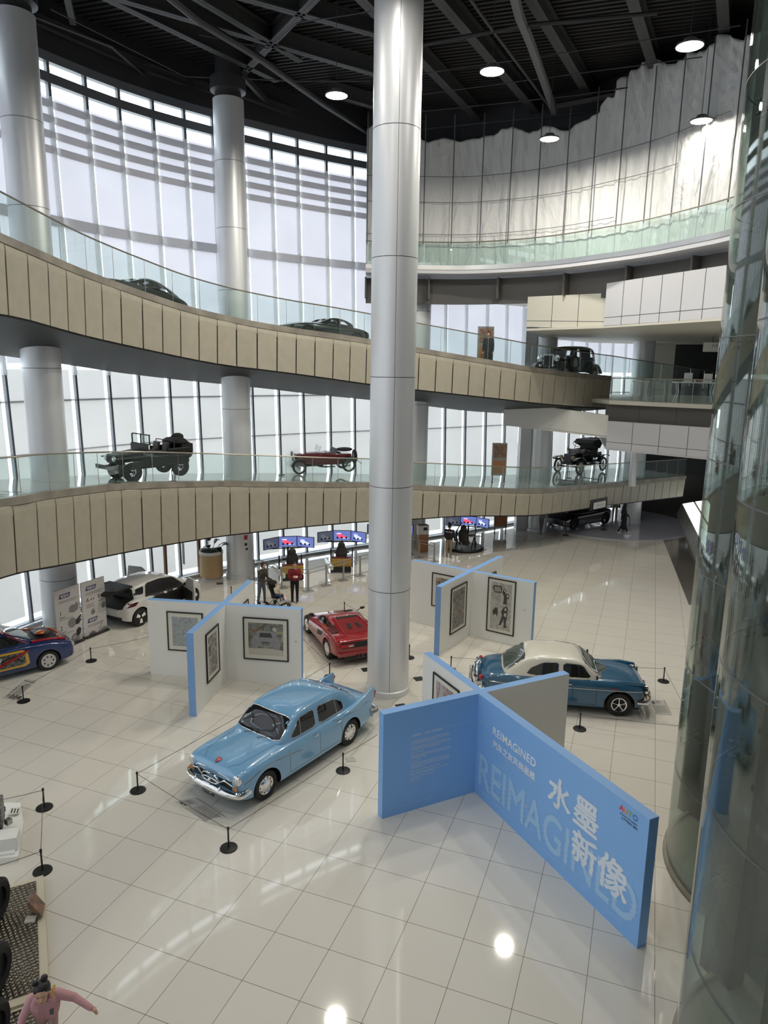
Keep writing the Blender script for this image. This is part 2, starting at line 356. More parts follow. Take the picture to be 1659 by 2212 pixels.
d0 = MT[1] - MT[0]; d1 = MT[-1] - MT[-2]
t = MT[0] - d0
pre = []
while t > 1: pre.append(t); t -= 1.7
MT = pre[::-1] + MT
t = MT[-1] + 1.5
while t < WP.L - .5: MT.append(t); t += 1.6
iref = MT.index(WP.find_px(303, 7.4, LEAN)) if WP.find_px(303, 7.4, LEAN) in MT else len(pre) + 4
tr = MT[len(pre) + 4]
ZB = [zwall(tr, 0, y) for y in (191, 233, 262, 275, 306, 337, 367, 508, 860, 957)]
ZTOP = ZB[0]
for i in range(len(MT) - 1):
    a, b = MT[i], MT[i + 1]; T = WP.tan((a + b) / 2)
    g = MB()
    rzz = math.atan2(T[1], T[0])
    # mullion at a (leaning box)
    def lean_box(t0, o0, o1, z0, z1, wdt, mm):
        TT = WP.tan(t0); TT = Vector((TT[0], TT[1], 0)) * wdt / 2
        v = [wallpt(t0, z, o) + s_ * TT for z in (z0, z1) for o in (o0, o1) for s_ in (-1, 1)]
        g.add(v, [(0, 1, 3, 2), (4, 6, 7, 5), (0, 4, 5, 1), (2, 3, 7, 6), (0, 2, 6, 4), (1, 5, 7, 3)], mm)
    lean_box(a, -.10, .06, 0, ZB[8] + .9, .08, 0)
    lean_box(a, -.10, .06, ZB[8] + .9, ZB[2], .13, 1)  # upper stretch: grey band standing for the outer mullion's shadow
    lean_box(a, -.10, .06, ZB[2], ZB[0] + .5, .11, 0)
    def bar(z0, z1, o0, o1, mm, a=a, b=b):
        v = [wallpt(tt, z, o) for tt in (a, b) for z in (z0, z1) for o in (o0, o1)]
        g.add(v, [(0, 1, 3, 2), (4, 6, 7, 5), (0, 4, 5, 1), (2, 3, 7, 6), (0, 2, 6, 4), (1, 5, 7, 3)], mm)
    for z, h in ((.04, .1), (ZB[1] - .05, .32), (ZB[0] - .02, .3)): bar(z, z + h, -.12, .12, 0)
    bar(ZB[7] - .17, ZB[7] + .17, -.1, .1, 1)
    bar(ZB[8] - .03, ZB[8] + .03, .0, .1, 1); bar(ZB[9] - .02, ZB[9] + .02, .0, .1, 1)
    for z in ZB[3:7]: bar(z - .12, z + .12, -.03, .07, 2)  # shadow bands of the outer transoms, built as grey strips
    w = g.build('window_%d' % (i + 1), ['grey_steel', 'steel', 'fin_grey'] if 0 else ['window_bar', 'window_bar_light', 'window_fin'], kind='structure')
    # glass pane
    gl = MB(); gl.add([wallpt(a, .1, .09), wallpt(b, .1, .09), wallpt(b, ZB[0], .09), wallpt(a, ZB[0], .09)], [(0, 1, 2, 3)]); gl.build('pane', 'outer_glass', w)
    # blind behind, leaving a slit of daylight beside the mullion
    fa = .10; fb = .045; aa = a + fa; bb = b - fb - .05
    def blind(z0, z1, mm):
        low = mm == 'blind_low'; aa, bb = (a + .05, b - .19) if low else (a + .19, b - .05)
        k = MB(); k.add([wallpt(aa, z0, .03), wallpt(bb, z0, .03), wallpt(bb, z1, .03), wallpt(aa, z1, .03)], [(0, 1, 2, 3)]); k.build('roller_blind', mm, w)
    blind(.35, ZB[8] + 1.1, 'blind_low'); blind(ZB[8] + 1.3, ZB[2], 'blind')
# soffit/fascia above glazing up to the deck
tt = np.linspace(MT[0], MT[-1], 90)
g = MB(); g.strip([wallpt(t, ZTOP + .3, -.1) for t in tt], [wallpt(t, 21.4, -.1) for t in tt]); g.strip([wallpt(t, ZTOP + .3, .3) for t in tt], [wallpt(t, 21.4, .3) for t in tt])
g.strip([wallpt(t, ZTOP + .3, -.1) for t in tt], [wallpt(t, ZTOP + .3, .3) for t in tt]); g.build('wall_facade_header', 'dark_steel', kind='structure')
g = MB(); g.slab([wallpt(t, .12, -.30) for t in tt], [wallpt(t, .12, .1) for t in tt], .12); g.build('trim_window_sill', 'grey_panel', kind='structure')
# glass entrance door beside the planter
def wt_px(x): return min(np.linspace(MT[0], MT[-1], 3000), key=lambda q: abs(pr(*wallpt(q, 1.2))[0] - x) if wallpt(q, 1.2).y > 5 else 1e9)
ta, tb_ = wt_px(352), wt_px(425); g = MB()
for q in (ta, tb_): p = wallpt(q, 1.25, -.16); g.box(p, (.10, .14, 2.5), .8)
p0, p1_ = wallpt(ta, 2.5, -.16), wallpt(tb_, 2.5, -.16); g.tube([p0, p1_], .05, 6); d_ = g.build('door_1', 'door_wood', kind='structure')
p = wallpt(wt_px(390), 1.15, -.22); MB().box(p, (.03, .14, .95), .8).build('door_handle', 'steel_dull', d_)
# rear shell of the hall (behind the camera): plain wall on the right
MB().box((24.5, 14, 10.5), (.4, 72, 21)).build('wall_right', 'grey_panel', kind='structure')
MB().box((5, -16.5, 10.5), (40, .4, 21)).build('wall_rear', 'grey_panel', kind='structure')
# ---- round columns
def column(name, x, y, r, z0, z1, seams, collar=True):
    g = MB(); g.cyl((x, y, z0), (x, y, z1), r, n=64)
    o = g.build(name, 'column_metal', smooth=True, kind='structure')
    s = MB()
    for z in seams: s.lathe([(r + .0015, z - .008), (r + .003, z), (r + .0015, z + .008)], (x, y, 0), n=64)
    s.build('joint_line', 'dark_line', o, True)
    k = MB(); k.lathe([(r + .035, 0), (r + .035, .16), (r + .0, .18)], (x, y, 0), n=64); k.build('column_base_ring', 'column_metal', o, True)
    if collar:
        k = MB(); k.lathe([(r * .85, z1), (r * .85, z1 + .25), (r * 1.15, z1 + .3), (r * 1.15, z1 + .75), (r * .8, z1 + .8), (r * .8, 21.2)], (x, y, 0), n=40); k.build('column_collar', 'dark_steel', o, True)
    return o
cs = [col(850, y, .18, 18.5) for y in (265, 552, 815, 1055, 1282)]
c0 = column('column_main', .18, 19.1, .596, 0, 19.8, cs + [cs[0] + (cs[0] - cs[1]) * k for k in (1,)])
g = MB()
for a in (-1.50, 1.64): g.box((.18 + .5975 * math.cos(a), 19.1 + .5975 * math.sin(a), 9.9), (.002, .010, 19.8), a)
g.build('seam_line', 'dark_line', c0)
column('column_left', -11.28, 23.55, .60, 0, 19.35, [1.9, 4.1, 9.0, 11.4, 13.9, 16.4])
column('column_behind', -6.36, 30.35, .60, 0, 19.4, [2.2, 7.4, 12.2, 14.6, 17.1])
column('column_back', 1.62, 36.75, .60, 0, 13.4, [2.2, 7.4, 12.0], False)
column('column_right', 8.95, 40.6, .62, 0, 12.7, [2.2, 7.0], False)
column('column_far_right', 15.3, 43.0, .62, 0, 11.5, [2.2, 7.0], False)
g = MB(); g.box((8.05, 40.7, 6.3), (.62, .8, 12.6)); g.build('wall_duct_cover', 'grey_panel', kind='structure')
# ---- ramps. (px, top y, bottom y, floor height)
LO = [(-140, 1105, 1290, 5.9), (-60, 1090, 1262, 5.75), (0, 1079, 1242, 5.6), (50, 1072, 1230, 5.55), (100, 1063, 1222, 5.5), (240, 1047, 1195, 5.2), (320, 1043, 1180, 5.05), (400, 1041, 1167, 4.85), (480, 1040, 1155, 4.65), (560, 1041, 1146, 4.5), (640, 1042, 1137, 4.35), (720, 1043, 1130, 4.2), (795, 1043, 1124, 4.05), (900, 1049, 1119, 3.8), (1000, 1053, 1113, 3.6), (1140, 1057, 1112, 3.3), (1200, 1054, 1107, 3.2), (1320, 1043, 1090, 2.95), (1480, 1028, 1071, 2.7)]
lo = []
for x, yt, yb, z in LO:
    p = fl(x, yt, z); lo.append((p.x, p.y, z, col(x, yb, p.x, p.y)))
LOP = Path(cr(lo, 6))
UP = [(-140, 440, 668), (-60, 478, 670), (0, 508, 678), (50, 530, 689), (100, 552, 703), (170, 582, 722), (240, 608, 738), (320, 636, 755), (400, 662, 772), (485, 683, 787), (560, 698, 796), (640, 711, 806), (720, 722, 817), (798, 734, 828), (900, 752, 840), (1000, 769, 851), (1100, 786, 862), (1160, 796, 869), (1240, 806, 876), (1318, 813, 881)]
up = []
for x, yt, yb in UP:
    # same plan as the ramp below
    t = LOP.find_px(x, z=None) if False else None
    best = min(range(len(LOP.p)), key=lambda k: abs(pr(LOP.p[k][0], LOP.p[k][1], 10)[0] - x) if LOP.p[k][1] > 3 else 1e9)
    d = ray(x, yt); t0 = LOP.s[best]
    cand = [(abs(LOP(q)[0] - d.x / d.y * LOP(q)[1]), q) for q in np.linspace(max(0, t0 - 3), min(LOP.L, t0 + 3), 400)]
    q = min(cand)[1]; p = LOP(q); up.append((p[0], p[1], col(x, yt, p[0], p[1]), col(x, yb, p[0], p[1])))
UPP = Path(cr(up, 6))
def gallery(tagname, P, drop, sink):
    T = np.linspace(0, P.L, 160)
    inn = [Vector(P(t)[:3]) for t in T]; zb = [P(t)[3] for t in T]
    def wall_near(p, z):
        k = min(np.linspace(MT[0], MT[-1], 400), key=lambda q: (wallpt(q, z).x - p.x) ** 2 + (wallpt(q, z).y - p.y) ** 2); return k
    wt = [wall_near(p, p.z) for p in inn]; wt = list(np.maximum.accumulate(wt))
    ker = np.ones(9) / 9; wt = list(np.convolve(np.pad(wt, 4, mode='edge'), ker, 'valid'))
    out = [wallpt(wt[i], inn[i].z, -.35) for i in range(len(T))]
    g = MB(); sk = Vector((0, 0, sink)); g.slab([p - sk for p in inn], [p - sk for p in out], .22, m=0); g.build('floor_' + tagname, 'gallery_floor', kind='structure')
    so_i = [Vector((p.x, p.y, z)) for p, z in zip(inn, zb)]; so_o = [Vector((p.x, p.y, z - drop)) for p, z in zip(out, zb)]
    g = MB(); g.slab(so_o, so_i, .08)
    g.strip(so_o, [Vector((p.x, p.y, p.z - .2)) for p in out]); g.build('ceiling_under_' + tagname, 'dark_soffit', kind='structure')
    # stone coping
    g = MB(); nrm = []
    for t in T: tg = P.tan(t); nrm.append(Vector((tg[1], -tg[0], 0)))
    A = [p + n * .10 + Vector((0, 0, .03)) for p, n in zip(inn, nrm)]; B = [p - n * .16 + Vector((0, 0, .03)) for p, n in zip(inn, nrm)]
    g.slab(A, B, .22); g.build('trim_coping_' + tagname, 'stone_edge', kind='structure')
    # fascia panels
    g = MB(); bk = MB(); step = .86; t = .02
    bk.strip([p + n * .0 - Vector((0, 0, .18)) for p, n in zip(inn, nrm)], [Vector((p.x, p.y, z + .05)) for p, z in zip(inn, zb)])
    while t < P.L - step:
        a, b = t + .026, t + step - .026
        for (q0, q1) in ((a, b),):
            pa, pb = P(q0), P(q1); ta = P.tan(q0); tb = P.tan(q1); na = Vector((ta[1], -ta[0], 0)); nb = Vector((tb[1], -tb[0], 0))
            rows = []
            for f, o in ((0, .05), (.04, .085), (.12, .10), (1, .04)):
                rows.append((Vector((pa[0], pa[1], pa[2] - .16 + (pa[3] - pa[2] + .14) * f)) + na * o, Vector((pb[0], pb[1], pb[2] - .16 + (pb[3] - pb[2] + .14) * f)) + nb * o))
            v = [q for r in rows for q in r]; v += [q - (na if i % 2 == 0 else nb) * .03 for i, q in enumerate(v)]
            f = [(2 * i, 2 * i + 1, 2 * i + 3, 2 * i + 2) for i in range(3)] + [(8 + 2 * i, 8 + 2 * i + 2, 8 + 2 * i + 3, 8 + 2 * i + 1) for i in range(3)]
            f += [(2 * i, 2 * i + 2, 10 + 2 * i, 8 + 2 * i) for i in range(3)] + [(2 * i + 1, 9 + 2 * i, 11 + 2 * i, 2 * i + 3) for i in range(3)] + [(0, 8, 9, 1), (6, 7, 15, 14)]
            g.add(v, f)
            c0 = P(b); c1 = P(min(P.L, b + .052)); T0 = P.tan(b); nn_ = Vector((T0[1], -T0[0], 0)) * .07
            q = [Vector((c0[0], c0[1], c0[2] - .16)), Vector((c1[0], c1[1], c1[2] - .16)), Vector((c1[0], c1[1], c1[2] - .16 + (c1[3] - c1[2] + .14) * .16)), Vector((c0[0], c0[1], c0[2] - .16 + (c0[3] - c0[2] + .14) * .16))]
            g.add([w_ + nn_ for w_ in q], [(0, 1, 2, 3)])
        t += step
    bk.build('wall_backing_' + tagname, 'fascia_gap', kind='structure')
    g.build('trim_fascia_' + tagname, 'fascia', kind='structure')
    return inn, out, nrm, T
lo_in, lo_out, lo_n, lo_T = gallery('lower_gallery', LOP, .25, 0)
up_in, up_out, up_n, up_T = gallery('upper_gallery', UPP, .6, .38)
def railing(P, label, height=1.08, step=1.25, off=.02, group=None, end=None):
    t = .1; root = empty('glass_railing', Vector(P(0)[:3]), 0, label, 'railing', group)
    o = Vector(P(0)[:3]); end = end or P.L
    while t < end - .1:
        u = min(t + step - .012, end); a = Vector(P(t + .012)[:3]) - o; b = Vector(P(u)[:3]) - o
        if (b - a).length < .2: break
        d = (b - a).normalized(); n = Vector((d.y, -d.x, 0)).normalized() * .006; z = Vector((0, 0, height)); e = Vector((0, 0, .03))
        g = MB(); g.add([a + n + e, b + n + e, b + n + z, a + n + z, a - n + e, b - n + e, b - n + z, a - n + z], [(0, 1, 2, 3), (5, 4, 7, 6), (0, 4, 5, 1), (3, 2, 6, 7)]); g.build('glass_panel', 'rail_glass', root)
        g = MB(); g.add([a + n * 1.4 + e - d * .012, a + n * 1.4 + e, a + n * 1.4 + z, a + n * 1.4 + z - d * .012, a - n * 1.4 + e - d * .012, a - n * 1.4 + e, a - n * 1.4 + z, a - n * 1.4 + z - d * .012], [(0, 1, 2, 3), (5, 4, 7, 6), (0, 3, 7, 4), (1, 5, 6, 2), (3, 2, 6, 7)]); g.build('panel_joint', 'dull_chrome', root)
        t += step
    pts = [Vector(P(q)[:3]) - o + Vector((0, 0, height + .02)) for q in np.linspace(0, end, 120)]
    MB().tube(pts, .026, 8).build('handrail', 'rail_steel', root, True)
    return root
railing(LOP, 'glass railing with steel handrail along the lower curved gallery', group=None)
railing(UPP, 'glass railing with steel handrail along the upper curved ramp')
_e = UPP(UPP.L); _q = at(1545, 843, 45.5)
UP2 = Path([(_e[0], _e[1], _e[2]), (_q.x, _q.y, _q.z)])
railing(UP2, 'glass railing running down to the right behind the display tables', 1.08, 1.5)
# ---- 4th floor balcony
B4 = [(790, 574), (905, 576), (1000, 577), (1100, 573), (1200, 565), (1300, 552), (1400, 537), (1500, 517), (1580, 499)]
Z4 = 13.85
b4 = [(*fl(x, y, Z4)[:2], Z4) for x, y in B4] + [(12.0, 22.0, Z4), (11.6, 18.5, Z4), (11.0, 15.0, Z4)]
BP = Path(cr(b4, 8))
T = np.linspace(0, BP.L, 120)
def off(P, t, d, z): p = P(t); g = P.tan(t); return Vector((p[0] - g[1] * d, p[1] + g[0] * d, z))   # d>0: away from the hall on this path
g = MB(); g.slab([off(BP, t, -.06, Z4) for t in T], [off(BP, t, 3.5, Z4) for t in T], .30); g.build('floor_top_balcony', 'grey_panel', kind='structure')
g = MB(); g.slab([off(BP, t, 1.0, Z4 - .42) for t in T], [off(BP, t, 1.3, Z4 - .42) for t in T], 1.15)
for k in range(0, 120, 13): p = off(BP, T[k], .8, Z4 - .9); g.box((p.x, p.y, p.z), (.08, .5, .95), math.atan2(*reversed(list(BP.tan(T[k])))))
g.build('wall_recess_top_balcony', 'recess_dark', kind='structure')
g = MB(); g.slab([off(BP, t, -.09, Z4 + .06) for t in T], [off(BP, t, .10, Z4 + .06) for t in T], .2); g.build('trim_balcony_coping', 'steel', kind='structure')
railing(BP, 'green glass railing of the top balcony in front of white sheeting', 1.07, 1.3)
# sheeting with its studs
n_ = 520; nz = 60; rr = random.Random(3)
ph = [rr.uniform(0, 6.28) for _ in range(12)]; fr = [rr.uniform(.5, 3.4) for _ in range(12)]
v = []; f = []
for i in range(n_):
    t = BP.L * i / (n_ - 1)
    ztop = 20.35 + .35 * math.sin(t * .55 + 1.2) + .18 * math.sin(t * 1.7) + .1 * math.sin(t * 4.1) - (.9 if t < 6 else 0) * (1 if t < 5 else 6 - t) - 1.1 * math.exp(-((t - 9) / 1.9) ** 2)
    for k in range(nz):
        z = Z4 + .05 + (ztop - Z4 - .05) * k / (nz - 1); h = (z - Z4) / 6.5
        s = (t / 1.3) % 1.0
        fold = 0
        for q in range(9): fold += .020 * math.sin(fr[q] * t * 4.5 + ph[q] + h * (2.2 * math.sin(ph[q] * 3)) * 3 + 1.5 * math.sin(t * .8 + q))
        fold += .10 * abs(math.sin(PI * s)) ** .6
        fold += .020 * math.sin(26 * t * (.6 + .2 * h) + 8 * math.sin(t)) * h
        fold *= (.35 + .9 * h) * min(1, .35 + t / 18)
        p = off(BP, t, .30 + fold, z); v.append(p)
for i in range(n_ - 1):
    for k in range(nz - 1): f.append((i * nz + k, (i + 1) * nz + k, (i + 1) * nz + k + 1, i * nz + k + 1))
g = MB(); g.add(v, f); sh = g.build('dust_sheet', 'sheet', smooth=True, label='white plastic sheeting hung in folds behind the top balcony', cat='sheeting')
md = sh.modifiers.new('s', 'SOLIDIFY'); md.thickness = .01
t = .05; k = 0
while t < BP.L:
    g = MB(); a = off(BP, t, .08, Z4 + 1.0); b = off(BP, t, .12, 20.4); g.cyl(a, b, .024, n=8); g.build('scaffold_pole', 'grey_steel', label='thin vertical steel pole in front of the white sheeting', cat='pole', group='steel poles along the white sheeting', smooth=True); t += 1.3
g = MB()
for z in (15.3, 16.7, 17.8): g.tube([off(BP, t, .14, z) for t in np.linspace(0, 11 + (z - 15) * 2, 40)], .012, 5)
g.build('horizontal_cable', 'grey_steel', label='thin horizontal cables crossing the white sheeting', cat='cable')
# fallback partition wall behind sheet keeps daylight out
g = MB(); g.strip([off(BP, t, 1.6, Z4) for t in T], [off(BP, t, 1.6, 21.2) for t in T]); g.strip([off(BP, t, 1.7, Z4) for t in T], [off(BP, t, 1.7, 21.2) for t in T]); g.build('wall_behind_sheeting', 'dark_steel', kind='structure')
p = at(1075, 501, 34.6); MB().box((p.x, p.y - .05, p.z), (.38, .03, .26)).build('junction_box', 'grey_steel', label='small grey box pinned low on the white sheeting', cat='box')
# ---- bulkheads and floors at the right
def wallquad(name, a, b, z0, z1, th, m, nseam=0, seamz=None, kind='structure'):
    a = Vector((a[0], a[1], 0)); b = Vector((b[0], b[1], 0)); d = (b - a).normalized(); n = Vector((-d.y, d.x, 0)) * th
    z0 = z0 if hasattr(z0, '__len__') else (z0, z0); z1 = z1 if hasattr(z1, '__len__') else (z1, z1)
    Z = lambda z: Vector((0, 0, z))
    v = [a + Z(z0[0]), b + Z(z0[1]), b + Z(z1[1]), a + Z(z1[0])]; v += [q + n for q in v]
    g = MB(); g.add(v, [(0, 1, 2, 3), (5, 4, 7, 6), (0, 4, 5, 1), (3, 2, 6, 7), (0, 3, 7, 4), (1, 5, 6, 2)]); o = g.build(name, m, kind=kind)
    s = MB(); e = Vector((d.y, -d.x, 0)) * .004
    for k in range(1, nseam):
        f = k / nseam; p = a + (b - a) * f; za = z0[0] + (z0[1] - z0[0]) * f; zb = z1[0] + (z1[1] - z1[0]) * f
        s.add([p + e - d * .012 + Z(za), p + e + d * .012 + Z(za), p + e + d * .012 + Z(zb), p + e - d * .012 + Z(zb)], [(0, 1, 2, 3)])
    if seamz is not None:
        fz = [z0[k] + (z1[k] - z0[k]) * seamz for k in (0, 1)]
        s.add([a + e + Z(fz[0] - .01), b + e + Z(fz[1] - .01), b + e + Z(fz[1] + .01), a + e + Z(fz[0] + .01)], [(0, 1, 2, 3)])
    if s.v: s.build('panel_joints', 'dark_line', o)
    return o
pa = at(1304, 705, 31.1); pb = at(1566, 686, 25.8)
wallquad('wall_panels_top_right', pa, pb, (pa.z, pb.z), (min(13.5, at(1304, 612, 31.1).z), min(13.5, at(1566, 571, 25.8).z)), .25, 'grey_panel', 6, .2)
ca = at(1137, 706, 34.0); cb = at(1306, 710, 31.5)
wallquad('wall_cream_bulkhead_top', ca, cb, (ca.z, cb.z), (at(1137, 641, 34.0).z, at(1306, 633, 31.5).z), .25, 'cream_panel', 3, .2)
g = MB(); g.slab([Vector((ca.x, ca.y, pa.z + .03)), Vector((pa.x, pa.y, pa.z + .03)), Vector((pb.x, pb.y, pa.z + .03)), Vector((18.5, 22, pa.z + .03))], [Vector((ca.x + 2.5, 41.5, pa.z + .03)), Vector((13, 46, pa.z + .03)), Vector((22, 49, pa.z + .03)), Vector((24, 24, pa.z + .03))], .1); g.build('ceiling_right_upper', 'cream_panel', kind='structure')
g = MB(); g.slab([Vector((-1, 36.2, 12.95)), Vector((2, 36.5, 12.95)), Vector((8.2, 36.3, 12.95))], [Vector((-1, 37.2, 12.95)), Vector((2.5, 39.2, 12.95)), Vector((9.2, 43.5, 12.95))], .1); g.build('ceiling_behind_column', 'cream_panel', kind='structure')
# 3rd floor on the right
qa = at(1316, 868, 36); qb = at(1560, 873, 32)
ZF3 = 7.78
g = MB(); g.add([(qa.x, qa.y, ZF3), (qb.x, qb.y, ZF3), (24, 30, ZF3), (24, 50, ZF3), (13, 46, ZF3), (qa.x - .4, 40, ZF3), (qa.x, qa.y, ZF3 - .2), (qb.x, qb.y, ZF3 - .2), (24, 30, ZF3 - .2), (24, 50, ZF3 - .2), (13, 46, ZF3 - .2), (qa.x - .4, 40, ZF3 - .2)], [(0, 1, 2, 3, 4, 5), (11, 10, 9, 8, 7, 6), (0, 6, 7, 1), (5, 11, 6, 0), (1, 7, 8, 2)]); g.build('floor_third', 'cream_panel', kind='structure')
F3 = Path([(qa.x, qa.y, ZF3), (qb.x, qb.y, ZF3)])
railing(F3, 'straight glass railing in front of the display tables on the right', 1.08, 1.35)
ra = (qa.x, qa.y + .5); rb = (qb.x, qb.y + .5)
o = wallquad('wall_recess_third', ra, rb, 6.7, 7.6, .2, 'recess_dark', 3)
wallquad('wall_panels_third', qa, qb, 5.34, 6.74, .25, 'grey_panel', 4, .25)
g = MB(); g.slab([Vector((qa.x, qa.y, 5.36)), Vector((qb.x, qb.y, 5.36))], [Vector((14, 47, 5.36)), Vector((24, 47, 5.36))], .08); g.build('ceiling_right_lower', 'grey_panel', kind='structure')
ba = at(1088, 905, 38.6); bb = at(1312, 930, 36.3)
wallquad('wall_cream_bulkhead_lower', ba, bb, (6.35, 5.9), (7.55, 7.0), .3, 'white_paint')
g = MB(); g.slab([Vector((ba.x, ba.y, 6.36)), Vector((bb.x, bb.y, 5.95))], [Vector((ba.x + 1.5, 43, 6.3)), Vector((14.6, 46, 5.95))], .1); g.build('ceiling_under_ramp_right', 'white_paint', kind='structure')
# dark room walls behind the right-hand floors
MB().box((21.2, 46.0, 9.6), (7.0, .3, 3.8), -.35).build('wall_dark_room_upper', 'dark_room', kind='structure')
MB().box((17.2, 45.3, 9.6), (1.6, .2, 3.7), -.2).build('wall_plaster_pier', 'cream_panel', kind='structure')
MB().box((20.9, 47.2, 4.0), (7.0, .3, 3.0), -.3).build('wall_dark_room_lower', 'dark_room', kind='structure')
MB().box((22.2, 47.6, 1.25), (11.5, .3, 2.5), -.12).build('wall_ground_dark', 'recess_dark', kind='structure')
# thin cream post on the lower gallery
p = fl(1365, 1050, 2.95); column('column_thin', p.x, p.y, .19, 2.95, 5.3, [], False)
# far right slanting wall and glowing counter
g = MB(); fa_ = fl(1461, 1112); na_ = fl(1500, 1205); dd = (na_ - fa_).normalized(); ne = fa_ + dd * 19; nn = Vector((-dd.y, dd.x, 0)); 
if nn.x < 0: nn = -nn
def pt(s, o, z): q = fa_ + dd * s + nn * o; return Vector((q.x, q.y, z))
g.add([pt(0, 2.2, 0), pt(19, 2.2, 0), pt(19, 2.2, 4.1), pt(-1, 2.2, 3.6), pt(0, 2.4, 0), pt(19, 2.4, 0), pt(19, 2.4, 4.1), pt(-1, 2.4, 3.6)], [(0, 1, 2, 3), (5, 4, 7, 6), (3, 2, 6, 7)]); g.build('wall_slanting', 'grey_panel', kind='structure')
root = empty('light_counter', fa_, 0, 'long low counter with glowing white top along the grey wall', 'display counter')
def rp(s, o, z): return pt(s, o, z) - fa_
g = MB(); g.add([rp(0, 0, 0), rp(18, 0, 0), rp(18, .25, .75), rp(0, .25, .75), rp(0, 1.9, 0), rp(18, 1.9, 0), rp(18, 1.9, 1.15), rp(0, 1.9, 1.15)], [(0, 1, 2, 3), (3, 2, 6, 7), (0, 3, 7, 4), (1, 5, 6, 2), (4, 7, 6, 5)]); g.build('counter_body', 'stone_edge', root)
g = MB(); g.add([rp(.1, .3, .775), rp(17.9, .3, .775), rp(17.9, .95, .95), rp(.1, .95, .95)], [(0, 1, 2, 3)]); g.add([rp(.1, 1.05, .985), rp(17.9, 1.05, .985), rp(17.9, 1.75, 1.13), rp(.1, 1.75, 1.13)], [(0, 1, 2, 3)]); g.build('glowing_top', 'light_panel', root)
# round low platform below the dark concept car
PC = Vector((14.1, 43.1, 0)); g = MB(); g.lathe([(0, .05), (4.9, .05), (4.95, .03), (4.95, 0)], (0, 0, 0), n=72); g.build('floor_platform', 'platform_grey', kind='structure', loc=PC)

# ---- ceiling
cpoly = [tuple(wallpt(t, 21.3, .1)[:2]) for t in tt] + [(25, 52), (25, -17)]
MB().prism(cpoly, 21.3, 21.6).build('ceiling', 'deck_black', kind='structure')
def inside(x, y):
    c = False; n = len(cpoly)
    for i in range(n):
        (x1, y1), (x2, y2) = cpoly[i], cpoly[i - 1]
        if (y1 > y) != (y2 > y) and x < (x2 - x1) * (y - y1) / (y2 - y1) + x1: c = not c
    return c
g = MB()
dirv = Vector((.95, -.30, 0)).normalized(); per = Vector((.30, .95, 0)).normalized()
for k in range(190):
    c = Vector((0, 10, 21.26)) + per * (-16 + .28 * k); ins = [q for q in np.linspace(-45, 45, 181) if inside(c.x + dirv.x * q, c.y + dirv.y * q)]
    if len(ins) < 2: continue
    q0, q1 = ins[0], ins[-1]; g.box(c + dirv * ((q0 + q1) / 2), (q1 - q0, .12, .1), math.atan2(dirv.y, dirv.x))
g.build('ceiling_deck_ribs', 'deck_rib', kind='structure')
def cbeam(x0, y0, x1, y1, z=20.55, wd=.36, hd=.55, ext0=0., ext1=0., name='ceiling_beam', m='beam_steel'):
    a = fl(x0, y0, z); b = fl(x1, y1, z); d = (b - a).normalized(); a = a - d * ext0; b = b + d * ext1; c = (a + b) / 2; L_ = (b - a).length; ang = math.atan2(d.y, d.x)
    g = MB(); g.box((c.x, c.y, z + .03), (L_, wd, .05), ang); g.box((c.x, c.y, z + hd / 2), (L_, .05, hd), ang); g.box((c.x, c.y, z + hd), (L_, wd, .05), ang)
    return g.build(name, m, kind='structure')
for q in ((1145, 0, 1325, 297), (1365, 0, 1447, 260), (945, 0, 1210, 305), (915, 140, 1092, 322), (1560, 0, 1572, 205)): cbeam(*q, ext0=26, ext1=.8)
for q in ((690, -10, 497, 190), (230, 0, 520, 140), (425, 0, 575, 90), (600, 20, 800, 75), (560, 90, 800, 160), (905, 262, 1030, 298)): cbeam(*q, ext0=5, ext1=2, wd=.3)
for q in ((0, 18, 300, 150), (300, 150, 560, 245), (560, 245, 800, 305), (60, 55, 250, 150), (250, 150, 470, 205), (520, 210, 640, 255)): cbeam(*q, z=20.2, wd=.22, hd=.3, ext0=.3, ext1=.3)
cbeam(520, 165, 585, 235, z=20.3, wd=.16, hd=.2)
cbeam(145, 0, 158, 55, z=20.3, wd=.2, hd=.2)
def cpipe(P, r, m='dark_steel', z=20.1):
    pts = [fl(x, y, z) for x, y in P]; MB().tube(pts, r, 8).build('ceiling_pipe', m, kind='structure', smooth=True)
cpipe([(350, -20), (430, 45), (560, 125), (700, 225), (802, 290)], .13)
cpipe([(1108, -20), (1122, 35), (1145, 90), (1175, 175), (1197, 240)], .16, 'grey_steel')
cpipe([(1010, -10), (1060, 60), (1120, 140), (1190, 235)], .05)
cpipe([(1200, 228), (1400, 190), (1620, 172)], .13, 'black_steel'); cpipe([(900, 100), (1130, 55), (1420, 28)], .07, 'black_steel'); cpipe([(900, 242), (1250, 205), (1620, 150)], .03, 'black_steel')
cpipe([(905, 160), (1150, 125), (1600, 55)], .02); cpipe([(905, 205), (1200, 165), (1600, 112)], .02); cpipe([(905, 280), (1200, 250), (1620, 200)], .03)
cpipe([(60, 30), (240, 100), (330, 180), (480, 215)], .05); cpipe([(430, 75), (580, 105), (640, 50), (800, 25)], .02); cpipe([(110, 20), (400, 165), (640, 175), (800, 175)], .025)
cpipe([(905, 318), (985, 340), (1030, 325), (1030, 295)], .03, 'black_steel', 19.6); cpipe([(1205, 316), (1300, 308)], .03, 'black_steel', 19.6)

